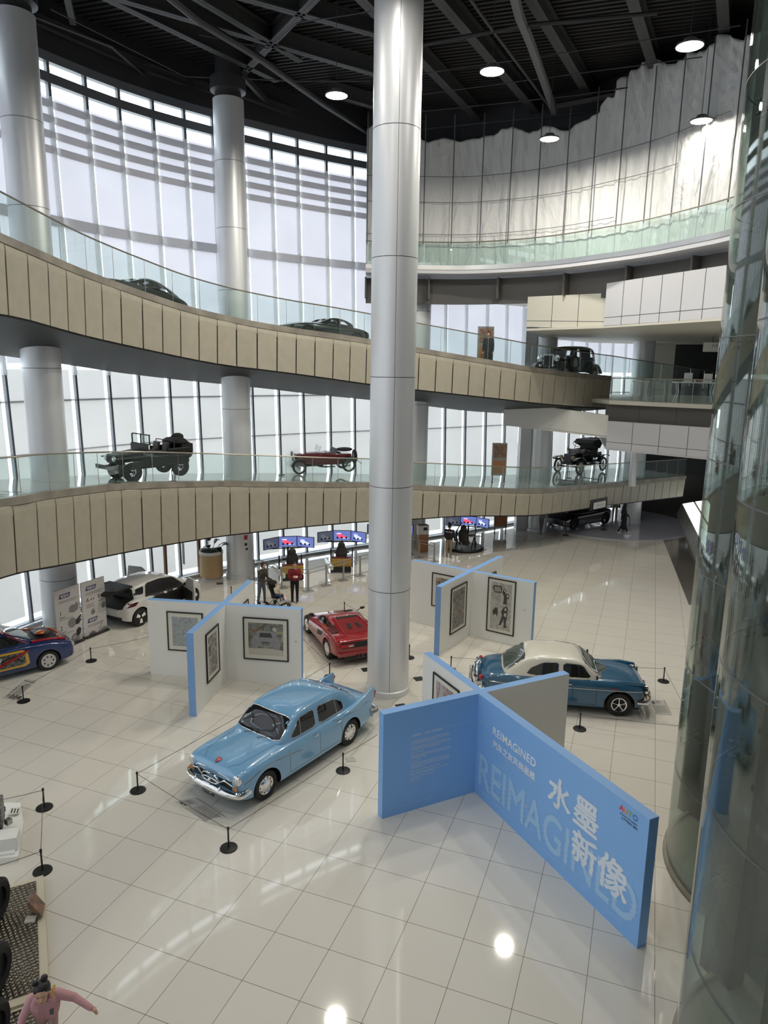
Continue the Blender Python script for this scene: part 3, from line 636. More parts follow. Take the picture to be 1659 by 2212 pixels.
# ---- hanging lamps
def lamp_proto():
    r = empty('pendant_lamp', (0, 0, 0)); g = MB()
    g.lathe([(0, .16), (.16, .16), (.2, .08), (.36, .02), (.37, -.03), (.35, -.03)], n=32); g.build('lamp_housing', 'grey_steel', r, True)
    g = MB(); g.lathe([(.345, -.025), (.2, -.04), (0, -.045)], n=32); g.build('lamp_diffuser', 'lamp_glow', r, True)
    MB().cyl((0, 0, .15), (0, 0, 3.4), .010, n=6).build('suspension_rod', 'dark_steel', r)
    return r
LS = [((1490, 98), 'round ceiling lamp, the highest at right beside the glass lift'), ((1063, 153), 'round ceiling lamp, nearest on the right of the main column'), ((727, 205), 'round ceiling lamp on the left of the main column'), ((1187, 299), 'round ceiling lamp, the lowest, just above the edge of the sheeting'), ((1515, 260), 'round ceiling lamp hanging in front of the white sheeting at right')]
proto = None
ZL = 17.76
for i, ((x, y), lb) in enumerate(LS):
    p = fl(x, y, ZL)
    if proto is None: proto = r = lamp_proto()
    else: r = copy_tree(proto)
    r.location = p; tag(r, lb, 'lamp', 'round lamps hung from the black ceiling')
    ld = bpy.data.lights.new('lamp_light', 'AREA'); ld.shape = 'DISK'; ld.size = .6; ld.energy = LAMP_W * (.9 if i == 4 else 4.4); ld.color = (1, .95, .84)
    lo_ = bpy.data.objects.new('lamp_light', ld); COL.objects.link(lo_); lo_.location = (p.x, p.y, p.z - .08)
for X, Y in ((-4.6, 17.6), (.1, 16.6), (5.1, 15.2), (-8, 12), (-3, 10.5), (2, 9.3), (-5, 4), (4, 2.5), (-9, 5.5), (0, -4)):  # further lamps above the frame, unseen, added for top light
    r = copy_tree(proto); r.location = (X, Y, ZL); tag(r, 'round ceiling lamp seen only as a glint in the polished floor', 'lamp', 'round lamps hung from the black ceiling')
    ld = bpy.data.lights.new('lamp_light', 'AREA'); ld.shape = 'DISK'; ld.size = .6; ld.energy = LAMP_W; ld.color = (1, .96, .88)
    lo_ = bpy.data.objects.new('lamp_light', ld); COL.objects.link(lo_); lo_.location = (X, Y, ZL - .08)

# ---- glass lifts
def lift(cx, cy, r, seams, label, a0, a1, rotc):
    root = empty('glass_lift', (cx, cy, 0), 0, label, 'lift')
    g = MB(); g.lathe([(0, .03), (r + .06, .03), (r + .06, -.0)], n=72, a0=0, a1=2 * PI); g.build('lift_pit_cover', 'lift_base', root, True)
    g = MB(); g.lathe([(r + .05, .0), (r + .05, .09), (r - .02, .09), (r - .02, 0)], n=90, a0=a0, a1=a1); g.build('base_rim', 'stone_edge', root, True)
    zs = [.09] + seams + [21.2]
    for z0, z1 in zip(zs[:-1], zs[1:]):
        g = MB(); g.lathe([(r, z0 + .006), (r, z1 - .006), (r - .02, z1 - .006), (r - .02, z0 + .006), (r, z0 + .006)], n=90, a0=a0, a1=a1)
        g.build('curved_glass', 'lift_glass', root, True)
    g = MB()
    for z in seams: g.lathe([(r + .001, z - .009), (r + .001, z + .009), (r - .021, z + .009), (r - .021, z - .009), (r + .001, z - .009)], n=90, a0=a0, a1=a1)
    g.build('glass_joint', 'grey_steel', root, True)
    # steel frame wall behind the curved glass
    for a in (a0, a1):
        MB().box((r * math.cos(a), r * math.sin(a), 10.6), (.55, .30, 21.2), a).build('steel_post', 'lift_steel', root)
    a_m = (a0 + a1) / 2
    A = Vector((r * math.cos(a0), r * math.sin(a0), 0)); B = Vector((r * math.cos(a1), r * math.sin(a1), 0)); c = (A + B) / 2; d = B - A
    back = Vector((-math.cos(a_m), -math.sin(a_m), 0)) * .5
    cc = c + back
    MB().box((cc.x, cc.y, 10.6), (d.length + .3, .2, 21.2), math.atan2(d.y, d.x)).build('shaft_wall', 'lift_core', root)
    g = MB()
    for z in np.arange(3.9, 21, 3.9): g.box((cc.x - back.x * .5, cc.y - back.y * .5, z), (d.length, .3, .3), math.atan2(d.y, d.x))
    for q in (-.28, .28): pq = c + d * q; g.box((pq.x, pq.y, 10.6), (.16, .16, 21.2), math.atan2(d.y, d.x))
    g.build('guide_frame', 'lift_steel', root)
    # spider fittings holding the panes
    for z in seams:
        for a in (a0 + .16, a1 - .16, (a0 + a1) / 2 + .75):
            g = MB(); c0_ = Vector((math.cos(a), math.sin(a), 0)); tn = Vector((-math.sin(a), math.cos(a), 0))
            hub = c0_ * (r - .28) + Vector((0, 0, z)); g.ball(hub, .035, 10)
            for sa, sz in ((-1, -1), (1, -1), (-1, 1), (1, 1)):
                tip = c0_ * (r - .04) + tn * .09 * sa + Vector((0, 0, z + .11 * sz)); g.tube([hub, hub + (tip - hub) * .6 + c0_ * -.03, tip], [.014, .012, .010], 6)
                g.cyl(tip, tip + c0_ * .055, .028, n=10)
            g.build('spider_fitting', 'dark_steel', root, True)
    return root
sz = [1.87, 3.94, 5.75, 7.7, 9.7, 11.72, 13.59, 15.6, 17.6]
lift(7.69, 11.43, 2.24, sz, 'farther of the two round glass lift shafts, its foot on the floor', math.radians(118), math.radians(292), 0)
lift(6.12, 7.3, 2.16, sz, 'nearer of the two round glass lift shafts, cut off by the frame', math.radians(112), math.radians(280), 0)
# ================================================================== EXHIBITION WALLS
HB = 2.335
def cross(center_px, arms, label, thick=.24, blue_faces=()):
    'a cross of four boards; corner = inner corner on the floor'
    pass
# directions of each cross measured on the floor
def board_cross(C, u, v, Ls, t, label, mat_fn):
    '''C centre, u/v unit axes, Ls = lengths of arms along +u,-u,+v,-v. One thing: board faces + blue edges'''
    root = empty('exhibition_wall', C, 0, label, 'display wall')
    C = Vector(C); u = Vector((*u, 0)); v = Vector((*v, 0)); h = t / 2
    pts = []
    for (d, n, L_) in ((u, v, Ls[0]), (v, -u, Ls[2]), (-u, -v, Ls[1]), (-v, u, Ls[3])):
        # arm along d, with n = counter-clockwise neighbour
        pts += [d * L_ - n * h, d * L_ + n * h, d * h + n * h]
    g = MB(); n = len(pts); V = [(p.x, p.y, 0) for p in pts] + [(p.x, p.y, HB) for p in pts]
    faces = [(k, (k + 1) % n, n + (k + 1) % n, n + k) for k in range(n)]
    g.v = V; g.f = faces; g.m = [mat_fn(k) for k in range(n)]
    g.f += [tuple(range(n, 2 * n)), tuple(range(n - 1, -1, -1))]; g.m += [1, 1]
    g.build('board', ['board_white', 'sky_blue_top', 'sky_blue'], root)
    return root
def frame_pic(root, p0, ux, w_, h_, art, label, z=1.45, seed=0, matw=.12):
    'framed picture hung on a board: p0 = centre on the wall (xy, parent space), ux = unit right seen from the front'
    ux = Vector((*ux, 0)); uz = Vector((0, 0, 1)); n = ux.cross(uz) ; o = Vector((p0[0], p0[1], z)); fr = .035
    W = root.matrix_world
    rt = empty('framed_picture', root.location + o, 0, label, 'picture', 'framed ink paintings on the display walls')
    def quad(g, x0, z0, x1, z1, d, m=0): g.add([ux * x0 + uz * z0 + n * d, ux * x1 + uz * z0 + n * d, ux * x1 + uz * z1 + n * d, ux * x0 + uz * z1 + n * d], [(0, 1, 2, 3)], m)
    g = MB(); X, Z = w_ / 2, h_ / 2
    for a in ((-X, -Z, X, -Z + fr), (-X, Z - fr, X, Z), (-X, -Z + fr, -X + fr, Z - fr), (X - fr, -Z + fr, X, Z - fr)):
        c = ux * ((a[0] + a[2]) / 2) + uz * ((a[1] + a[3]) / 2) + n * .02; ang = math.atan2(ux.y, ux.x); g.box(c, (a[2] - a[0], .035, a[3] - a[1]), ang)
    g.build('frame', 'black', rt)
    g = MB(); c = n * .012; g.box(c, (w_ - 2 * fr, .012, h_ - 2 * fr), math.atan2(ux.y, ux.x)); g.build('mount', 'paper', rt)
    g = MB(); X -= fr + matw; Z -= fr + matw; quad(g, -X, -Z, X, Z, .020); pc = g.build('painting', art, rt)
    return rt, ux, uz, n, X, Z
def shapes(rt, ux, uz, n, polys, d=.0215, name='painted_figure'):
    for mt, P in polys:
        g = MB(); g.add([ux * x + uz * z + n * d for x, z in P], [tuple(range(len(P)))]); g.build(name, mt, rt); d += .0006
def art_mat(name, cols, scale=6, det=6, dist=1.5):
    m = mat(name, cols[0], .35); b = m.node_tree.nodes['Principled BSDF']; tc = N(m, 'ShaderNodeTexCoord'); n = N(m, 'ShaderNodeTexNoise'); n.inputs['Scale'].default_value = scale * .6; n.inputs['Detail'].default_value = det; n.inputs['Distortion'].default_value = dist
    L(m, tc.outputs['Object'], n.inputs['Vector']); r = N(m, 'ShaderNodeValToRGB'); e = r.color_ramp.elements
    e[0].position = .38; e[1].position = .62; e[0].color = (*cols[0], 1); e[1].color = (*cols[-1], 1)
    for k, c in enumerate(cols[1:-1]): q = e.new(.38 + .24 * (k + 1) / (len(cols) - 1)); q.color = (*c, 1)
    L(m, n.outputs[0], r.inputs[0]); L(m, r.outputs[0], b.inputs['Base Color']); M[name] = m; return name
art_mat('art_garden', [(.10, .12, .08), (.17, .17, .14), (.28, .28, .24), (.10, .11, .12), (.35, .33, .2)], 5)
art_mat('art_street', [(.10, .12, .13), (.25, .20, .18), (.5, .5, .45), (.08, .09, .1), (.4, .25, .2)], 4)
art_mat('art_pond', [(.30, .34, .36), (.42, .45, .45), (.22, .25, .27), (.5, .5, .47)], 12)
art_mat('art_forest', [(.06, .10, .09), (.15, .2, .18), (.40, .38, .32), (.08, .09, .09), (.35, .2, .12), (.2, .22, .22)], 5)
art_mat('art_ink', [(.50, .48, .42), (.32, .31, .29), (.55, .53, .47), (.45, .43, .38)], 4)
art_mat('art_branches', [(.05, .05, .05), (.5, .44, .36), (.08, .07, .07), (.55, .42, .33), (.6, .55, .45)], 7)
art_mat('art_red', [(.45, .45, .46), (.5, .42, .42), (.30, .16, .16), (.55, .55, .56)], 2.2)

# ---- A: blue title cross
tA = .20
cA = fl(1025, 1711); 
uA = (fl(1376, 2050) - cA).xy.normalized(); vA = Vector((-uA.y, uA.x))          # u: long arm towards the viewer, v: to the right/back
CA = cA + Vector((*(vA - uA), 0)) * (tA / 2) ; CA.z = 0
LA = (fl(1376, 2050) - CA).xy.dot(uA); SW = -(fl(828, 1773) - CA).xy.dot(vA)
p1 = fl(915.4, 1410, HB); NW = -(p1 - CA).xy.dot(uA); p2 = fl(1224, 1452, HB); NE = (p2 - CA).xy.dot(vA)
# faces: k order: 0 end +u,1 side(+v side of +u arm),2 side of +v arm facing +u ... 
def mfA(k):
    # 0: end of +u, 1: +u arm side towards +v, 2: +v arm side towards +u, 3: end +v, 4: +v arm side towards -u, 5: -u arm side towards +v, 6: end -u, 7: -u side towards -v, 8: -v side towards -u, 9: end -v, 10: -v side towards +u, 11: +u side towards -v
    return 2 if k in (0, 3, 6, 9, 10, 11) else 0
wa = board_cross(CA, uA, vA, (LA, NW, NE, SW), tA, 'sky blue title wall lettered REIMAGINED, nearest of the three crossed walls', mfA)
u3 = Vector((*uA, 0)); v3 = Vector((*vA, 0)); Z3 = Vector((0, 0, 1)); t2 = tA / 2
def T1(name, s, size, su, z, m, **k):   # on long face (faces -v), su = distance from the inner corner along u
    return text_obj(name, s, size, u3 * (t2 + su) - v3 * (t2 + .003 + k.pop('d', 0)) + Z3 * z, u3, Z3, m, wa, **k)
def T2(name, s, size, sv, z, m, **k):   # on the left wing face (faces +u), sv = distance from the inner corner along -v
    return text_obj(name, s, size, -v3 * (t2 + sv) + u3 * (t2 + .003) + Z3 * z, v3, Z3, m, wa, **k)
Lf = LA - t2
def onface(px, py):      # measured point on the long face -> (distance from inner corner, height)
    d = ray(px, py); o0 = CA - v3 * t2; nn = v3; t = (o0 - Vector((0, 0, H))).dot(nn) / d.dot(nn); q = Vector((0, 0, H)) + d * t; return (q - CA).dot(u3) - t2, q.z
def Tfit(name, s, pl, pr_, m, ratio=1., **k):
    x0, z0 = onface(*pl); x1, z1 = onface(*pr_); me = text_mesh(s, 1.0, bold=0, space=k.get('space', 1.)); w1 = max(v.co.x for v in me.vertices); size = (x1 - x0) / w1
    size *= ratio; k['sx'] = 1 / ratio
    return T1(name, s, size, x0, (z0 + z1) / 2, m, **k)
x0, z0 = onface(1029, 1694); x1, z1 = onface(1371, 1998)
Tfit('faded_title', 'REIMAGINED', (1030, 1694), (1371, 1996), 'print_faint', 1.30, thick=.014, wave=(-.02, .42, .035, .024))
Tfit('title_english', 'REIMAGINED', (1064, 1585), (1156.5, 1658), 'print_white', 1.05, bold=.003, space=1.08)
Tfit('title_chinese', '汽车之友风尚画展', (1063.7, 1611), (1155, 1686), 'print_white', 1.0, bold=.002)
Tfit('subtitle', 'AUTOMOBILE ENTHUSIASTS ART EXHIBITION', (1063.7, 1680), (1151, 1757), 'print_soft', 1.1, bold=.0006)
Tfit('small_print', 'AUTOMOBILE ENTHUSIASTS ART EXHIBITION', (1090, 1642), (1150, 1691), 'print_soft', 1.0)
for ch, cx_, cy0, sz_ in (('水', 1208, 1716, .64), ('墨', 1266, 1762, .66), ('新', 1262, 1840, .66), ('像', 1323.6, 1893, .72)):
    x0, z0 = onface(cx_, cy0); T1('title_glyph', ch, sz_, x0 - sz_ * .5, z0 - sz_ * .38, 'print_glyph', d=.001, thick=.016, wave=(-.1, .75, .05, .012))
for ch, x, mm in (('A', 0, 'logo_red'), ('U', .095, 'logo_orange'), ('T', .19, 'logo_green'), ('O', .285, 'logo_blue')): T1('museum_logo', ch, .13, Lf - .62 + x, 2.14, mm, bold=.006)
T1('museum_name', 'SHANGHAI AUTO MUSEUM', .03, Lf - .60, 2.07, 'ink', bold=.001); T1('museum_name', '上海汽车博物馆', .052, Lf - .57, 2.0, 'ink', bold=.001)
for k, s in enumerate(('AUTOMOBILE', 'ENTHUSIASTS', 'ART', 'EXHIBITION', 'AUTOMOBILE', 'ENTHUSIASTS', 'ART', 'EXHIBITION')): T1('footer_lettering', s, .045, .12 + .55 * k, .17, 'print_soft', space=1.9)
for k, s in enumerate(('EXHIBITION', 'ART', 'ENTHUSIASTS', 'AUTOMOBILE')): T2('footer_lettering', s, .045, .62 + .50 * k, .17, 'print_soft', space=1.9)
g = MB()
def bar2(sv, z, L_, h_=.006): a = -v3 * (t2 + sv) + u3 * (t2 + .003) + Z3 * z; g.add([a, a + v3 * L_, a + v3 * L_ + Z3 * h_, a + Z3 * h_], [(0, 1, 2, 3)])
bar2(1.10, 1.745, 1.10); 
a = u3 * t2 - v3 * (t2 + .003) + Z3 * 1.745; g.add([a, a + u3 * .45, a + u3 * .45 + Z3 * .005, a + Z3 * .005], [(0, 1, 2, 3)])
rr = random.Random(4); z = 1.58
T2('text_heading', '水墨新像 — 汽车之友风尚画展', .055, 1.62, 1.70, 'print_white')
for nl in (3, 3, 1, 3, 1, 4, 1, 2, 1, 1):
    for q in range(nl):
        L_ = .93 if q < nl - 1 else .2 + .5 * rr.random(); x = 0
        while x < L_: wd = .012 + .02 * rr.random(); bar2(1.62 - x, z, wd, .016 + .006 * rr.random()); x += wd + .008
        z -= .036
    z -= .022
g.build('paragraph_lettering', 'print_soft', wa)
# picture on the back-left arm (faces -v side of -u arm)
mid = -u3 * (NW * .52) - v3 * t2
r, ux, uz, n, X, Z = frame_pic(wa, (mid.x, mid.y), tuple(uA), 1.15, 1.25, 'art_red', 'large pale red and white painting on the nearest wall, cut by its blue top')
# ---- B: white cross left
def cross_from(sw_px, corner_px, names):
    pass
tB = .20
cB = fl(492.4, 1468.2); eB = fl(424.8, 1548)
uB = (eB - cB).xy.normalized(); vB = Vector((-uB.y, uB.x))
CB = cB + Vector((*(-vB - uB), 0)) * (tB / 2)
LB = (eB - CB).xy.dot(uB); q = fl(653.9, 1312, HB); RB = (q - CB).xy.dot(vB); q = fl(315, 1297, HB); LBl = -(q - CB).xy.dot(vB); q = fl(547, 1253, HB); NBk = -(q - CB).xy.dot(uB)
mf = lambda k: 1 if k in (0, 3, 6, 9) else 0
wb = board_cross(CB, uB, vB, (LB, NBk, RB, LBl), tB, 'white crossed wall with blue edges behind the light blue car', mf)
C_c = fl(1015.2, 1373); eC = fl(948.6, 1416.7); uC = (eC - C_c).xy.normalized(); vC = Vector((-uC.y, uC.x))
CC = C_c + Vector((*(-vC - uC), 0)) * (tB / 2)
LC = (eC - CC).xy.dot(uC); q = fl(1158, 1257, HB); RC = (q - CC).xy.dot(vC); q = fl(893, 1209, HB); LCl = -(q - CC).xy.dot(vC); q = fl(1084, 1201, HB); NC = -(q - CC).xy.dot(uC)
wc = board_cross(CC, uC, vC, (LC, NC, RC, LCl), tB, 'white crossed wall with blue edges behind the two-tone car', mf)
M3 = lambda a: Vector((a[0], a[1], 0))
ub, vb, uc, vc = M3(uB), M3(vB), M3(uC), M3(vC)
# faces looking at the viewer: +v arm side towards +u ; +u arm side towards +v ; -v arm side towards +u ; -u arm side towards +v
def on(root, base, along, s, normal, w_, h_, art, label, z=1.42, **k):
    p = base * 0 + along * s + normal * (tB / 2); ux = Vector((-normal.y, normal.x, 0))
    if ux.cross(Vector((0, 0, 1))).dot(normal) < 0: ux = -ux
    return frame_pic(root, (p.x, p.y), (ux.x, ux.y), w_, h_, art, label, z, **k)
r, ux, uz, n, X, Z = on(wb, ub, vb, RB * .55, ub, 1.36, 1.30, 'art_garden', 'square framed painting of a grey car under green trees', 1.36)
car = [(-.42, -.22), (-.43, -.02), (-.36, .05), (-.28, .22), (-.2, .26), (.2, .26), (.28, .22), (.36, .05), (.44, -.02), (.43, -.22), (.36, -.3), (.25, -.3), (.24, -.23), (-.24, -.23), (-.26, -.3), (-.36, -.3)]
shapes(r, ux, uz, n, [('art_pale', [(-X, -Z), (X, -Z), (X, -Z + .18), (.2, -Z + .22), (-X, -Z + .2)]), ('art_grey', car), ('art_dark', [(-.2, .06), (-.16, .2), (.16, .2), (.2, .06)]), ('art_dark', [(-.13, -.12), (.13, -.12), (.12, -.08), (-.12, -.08)]), ('art_dark', [(-.11, -.17), (.11, -.17), (.1, -.15), (-.1, -.15)]), ('art_pale', [(.2, .3), (.3, .24), (.34, .3), (.3, .38), (.22, .38)]), ('art_rust', [(-.35, .2), (-.28, .2), (-.26, .32), (-.33, .3)])])
on(wb, ub, ub, LB * .50, vb, .92, 1.42, 'art_street', 'tall framed painting of a dark street seen edge-on, left wing', 1.30)
on(wb, ub, vb, -LBl * .50, ub, 1.12, 1.22, 'art_pond', 'framed grey painting of flowers and faces on the far left wing', 1.42)
on(wb, ub, ub, -NBk * .55, vb, .95, 1.2, 'art_branches', 'framed picture showing only its corner over the top of the left wall', 1.3)
r, ux, uz, n, X, Z = on(wc, uc, vc, RC * .52, uc, 1.02, 1.92, 'art_ink', 'tall ink painting with a grid basket, people and a black cat', 1.30, matw=.10)
P = [('art_dark', [(-.30, .72), (-.02, .72), (.02, .66), (.0, .48), (-.26, .46), (-.32, .6)]), ('art_pale', [(-.27, .68), (-.04, .68), (-.02, .52), (-.25, .5)])]
for k in range(4): P.append(('art_dark', [(-.27 + .065 * k, .5), (-.255 + .065 * k, .5), (-.255 + .065 * k, .69), (-.27 + .065 * k, .69)])); P.append(('art_dark', [(-.28, .53 + .045 * k), (-.02, .53 + .045 * k), (-.02, .54 + .045 * k), (-.28, .54 + .045 * k)]))
P += [('art_dark', [(.06, .62), (.12, .66), (.16, .58), (.14, .48), (.24, .5), (.3, .42), (.26, .3), (.2, .34), (.2, .1), (.08, .12), (.1, .36), (.03, .5)]), ('art_pale', [(.09, .62), (.13, .62), (.14, .55), (.1, .54)]), ('art_pale', [(.2, .46), (.26, .45), (.26, .36), (.2, .38)]),
      ('art_dark', [(-.3, -.2), (-.24, -.14), (-.2, -.06), (-.12, -.08), (-.1, -.2), (-.12, -.38), (-.16, -.3), (-.22, -.3), (-.26, -.36)]),
      ('art_dark', [(.1, -.02), (.2, .05), (.28, -.06), (.24, -.12), (.24, -.3), (.2, -.62), (.26, -.7), (.14, -.72), (.12, -.4), (.04, -.64), (-.04, -.66), (.06, -.3), (.02, -.16)]), ('art_pale', [(.14, -.04), (.2, -.02), (.22, -.1), (.15, -.12)]), ('art_pale', [(.14, -.2), (.22, -.2), (.2, -.34), (.13, -.3)])]
shapes(r, ux, uz, n, P)
on(wc, uc, uc, LC * .47, vc, 1.12, 1.6, 'art_forest', 'framed painting of dark woods with orange figures, second white wall', 1.30, matw=.10)
on(wc, uc, vc, -LCl * .42, uc, .98, 1.25, 'art_branches', 'framed painting of black branches over pale blossom figures', 1.42)
on(wc, uc, uc, -NC * .55, vc, .95, 1.2, 'art_street', 'framed picture showing only its corner over the second white wall', 1.3)
for root, a, nn, s in ((wb, vb, ub, RB * .93), (wc, vc, uc, RC * .88)):
    p = a * s + nn * (tB / 2 + .003) + Vector((0, 0, 1.35)); g = MB(); g.box(p, (.09, .003, .05), math.atan2(a.y, a.x)); g.build('caption_card', 'grey_panel', root)

# ================================================================== FLOOR THINGS
def post(p, label, grp='low black barrier posts', proto=[]):
    if not proto:
        r = empty('barrier_post', p); g = MB(); g.lathe([(0, .03), (.09, .03), (.165, .018), (.17, .004), (.17, 0), (0, 0)], n=32); g.build('base', 'black', r, True)
        g = MB(); g.cyl((0, 0, .02), (0, 0, .42), .017, n=12); g.cyl((0, 0, .40), (0, 0, .45), .024, n=12); g.build('pole', 'black', r, True); proto.append(r)
    else: r = copy_tree(proto[0]); r.location = p
    return tag(r, label, 'barrier post', grp)
PS = {'bf': (494, 1832, 'low black barrier post in front of the light blue car, nearest the viewer'), 'bl': (298, 1708, 'low black barrier post off the left front corner of the light blue car'), 'br': (741, 1665, 'low black barrier post beside the driver side of the light blue car'), 'e1': (96, 1745, 'low black barrier post next to the engine plinth, farther of two'), 'e2': (92, 1882, 'low black barrier post between engine plinth and tread plate platform'),
      'c1': (51, 1515, 'low black barrier post in front of the cutaway car floor panel'), 'c2': (197, 1428, 'low black barrier post between cutaway car and white electric car'), 'r1': (712, 1462, 'low black barrier post behind the red sports car'), 'r2': (884, 1421, 'low black barrier post half hidden by the main column'), 'w1': (1252, 1575, 'low black barrier post on the near side of the two-tone car'),
      'w2': (1433, 1472, 'low black barrier post off the nose of the two-tone car'), 'w3': (974, 1447, 'low black barrier post behind the tail of the two-tone car'), 'w4': (1500, 1604, 'low black barrier post seen through the lift glass'), 'r3': (744, 1325, 'low black barrier post off the nose of the red sports car'), 'v1': (500, 1290, 'low black barrier post off the nose of the white electric car'), 'k1': (1222, 1156, 'low black barrier post at the front of the dark concept car'), 'k2': (1304, 1144, 'low black barrier post at the rear wheel of the dark concept car'), 'k3': (1359, 1135, 'low black barrier post beside the person in the long black robe')}
PP = {}
for k, (x, y, lb) in PS.items():
    p = fl(x, y, .056 if k in ('k1', 'k2') else 0); PP[k] = p; post(p, lb)
for nm, x, y, z, lb in (('j1', 250, 1045, 5.2, 'low black barrier post in front of the jeep'), ('j2', 372, 1040, 5.0, 'low black barrier post at the rear of the jeep'), ('j3', 495, 1022, 4.8, 'low black barrier post on the gallery between jeep and red roadster'), ('m1', 608, 1026, 4.55, 'low black barrier post in front of the red roadster'), ('t1', 1229, 1033, 3.2, 'low black barrier post in front of the brass era car'), ('t2', 1307, 1025, 3.0, 'low black barrier post behind the brass era car')):
    # stands on the gallery floor: height of the floor found from the ramp
    zz = z
    for _ in range(6):
        p = fl(x, y, zz); k = min(range(len(lo_in)), key=lambda q: (lo_in[q].x - p.x) ** 2 + (lo_in[q].y - p.y) ** 2); zz = lo_in[k].z
    post(fl(x, y, zz), lb)
def cord(a, b, label, sag=.02):
    a = Vector((a.x, a.y, a.z + .41)); b = Vector((b.x, b.y, b.z + .41)); pts = [a.lerp(b, t) - Vector((0, 0, sag * 4 * t * (1 - t))) - a for t in np.linspace(0, 1, 9)]
    g = MB(); g.tube(pts, .0055, 5); g.build('safety_rope', 'rope', loc=a, label=label, cat='rope', group='thin cords between the barrier posts')
for a, b, lb in (('bf', 'bl', 'thin cord across the front of the light blue car'), ('bf', 'br', 'thin cord along the near side of the light blue car, front part'), ('e1', 'e2', 'thin cord between the two posts by the engine plinth'), ('w1', 'w4', 'thin cord along the near side of the two-tone car'), ('w2', 'w4', 'thin cord across the nose of the two-tone car'), ('w2', 'w3', 'thin cord along the far side of the two-tone car'), ('r1', 'r2', 'thin cord behind the red sports car'), ('c1', 'c2', 'thin cord in front of the cutaway car'), ('k1', 'k2', 'thin cord in front of the dark concept car'), ('k2', 'k3', 'thin cord behind the dark concept car')):
    cord(PP[a], PP[b], lb)
cord(PP['br'], fl(815, 1620), 'thin cord along the near side of the light blue car, rear part'); cord(PP['bl'], PP['r1'], 'thin cord along the far side of the light blue car')
cord(PP['e1'], fl(-40, 1775), 'thin cord running out of the frame above the engine plinth'); cord(PP['e2'], fl(-60, 1932), 'thin cord running out of the frame below the engine plinth')
cord(PP['r1'], fl(640, 1390), 'thin cord along the left side of the red sports car'); cord(PP['c2'], fl(325, 1400), 'thin cord in front of the white electric car'); cord(PP['r3'], fl(850, 1390), 'thin cord along the far side of the red sports car')
def plaque(px, label, title=None, flip=False, thick=.012, mt='plaque'):
    P = [fl(x, y) for x, y in px]; c = sum(P, Vector()) / 4; g = MB(); g.prism([(p.x - c.x, p.y - c.y) for p in P], 0.001, thick)
    o = g.build('floor_label', mt, loc=c, label=label, cat='floor label')
    a, b, d = P[0] - c, P[1] - c, P[3] - c   # a origin, b along lines, d down
    ex = (b - a); ey = (d - a); g = MB()
    def bar(x0, y0, x1, y1): z = Vector((0, 0, thick + .002)); g.add([a + ex * x0 + ey * y0 + z, a + ex * x1 + ey * y0 + z, a + ex * x1 + ey * y1 + z, a + ex * x0 + ey * y1 + z], [(0, 1, 2, 3)])
    return o, a, ex, ey, bar, g
def fill_plaque(t, title):
    o, a, ex, ey, bar, g = t; rr = random.Random(1)
    bar(.34, .05, .97, .075); bar(.05, .92, .97, .945); bar(.05, .30, .30, .32); bar(.05, .62, .30, .64)
    for k in range(9):
        x = .38
        while x < .93: wd = .01 + .02 * rr.random(); bar(x, .16 + .075 * k, x + wd, .19 + .075 * k); x += wd + .012
    for k in range(3): bar(.05, .38 + .07 * k, .25, .41 + .07 * k)
    g.build('lettering', 'ink', o)
    z = Vector((0, 0, .016)); text_obj('year_lettering', title, ey.length * .22, a + ex * .06 + ey * .24 + z, ex.normalized(), -ey.normalized(), 'ink', o, bold=.004)
fill_plaque(plaque([(420, 1727), (480, 1754), (445, 1776), (380, 1735)][::-1] if 0 else [(377, 1733), (424, 1722), (480, 1754), (444, 1776)][1:] + [(377, 1733)] if 0 else [(377, 1732), (443, 1776), (480, 1754), (425, 1723)], 'flat information label reading 1964 in front of the light blue car'), '1964')
fill_plaque(plaque([(1403, 1513), (1418, 1543), (1451, 1545), (1436, 1513)], 'flat information label on the floor ahead of the two-tone car'), '1959')
fill_plaque(plaque([(5, 1508), (30, 1514), (82, 1470), (55, 1468)], 'flat information label on the floor beside the cutaway car'), '1998')
o = plaque([(746, 1638), (751, 1647), (770, 1645), (765, 1636)], 'small white sign card on the floor by the light blue car')[0]
for q, lb in (((783, 1443, 800, 1450), 'dark square socket cover in the floor left of the main column'), ((855, 1522, 878, 1530), 'dark square socket cover in the floor right of the main column base'), ((897, 1463, 912, 1470), 'dark square socket cover in the floor between column and title wall'), ((471, 1258, 479, 1263), 'dark square socket cover in the floor before the planter')):
    a = fl((q[0] + q[2]) / 2, (q[1] + q[3]) / 2); MB().box((0, 0, .004), (.28, .28, .006), .35).build('floor_socket', 'lift_steel', loc=a, label=lb, cat='floor socket')
# ================================================================== CARS
def mirror_sections(secs):
    'secs: list of (x, [(y,z)...]) half sections from bottom centre to top centre -> closed mesh'
    v = []; f = []; n = len(secs[0][1]); full = 2 * n - 2
    for x, P in secs:
        ring = [(x, y, z) for y, z in P] + [(x, -y, z) for y, z in P[-2:0:-1]]; v += ring
    for i in range(len(secs) - 1):
        for k in range(full): j = (k + 1) % full; f.append((i * full + k, i * full + j, (i + 1) * full + j, (i + 1) * full + k))
    for base in (0, (len(secs) - 1) * full):
        for k in range(n - 1):
            a, b = base + k, base + k + 1; c, d = base + (full - k - 1 if k + 1 < n - 1 else n - 1 + 0), base + ((full - k) % full)
            if k == 0: f.append((a, b, base + full - 1))
            elif k == n - 2: f.append((a, b, base + full - k))
            else: f.append((a, b, base + full - k - 1, base + full - k))
    return v, f
def interp(tab, x, k): 
    s = sorted(tab); return float(np.interp(x, [q[0] for q in s], [q[k] for q in s]))
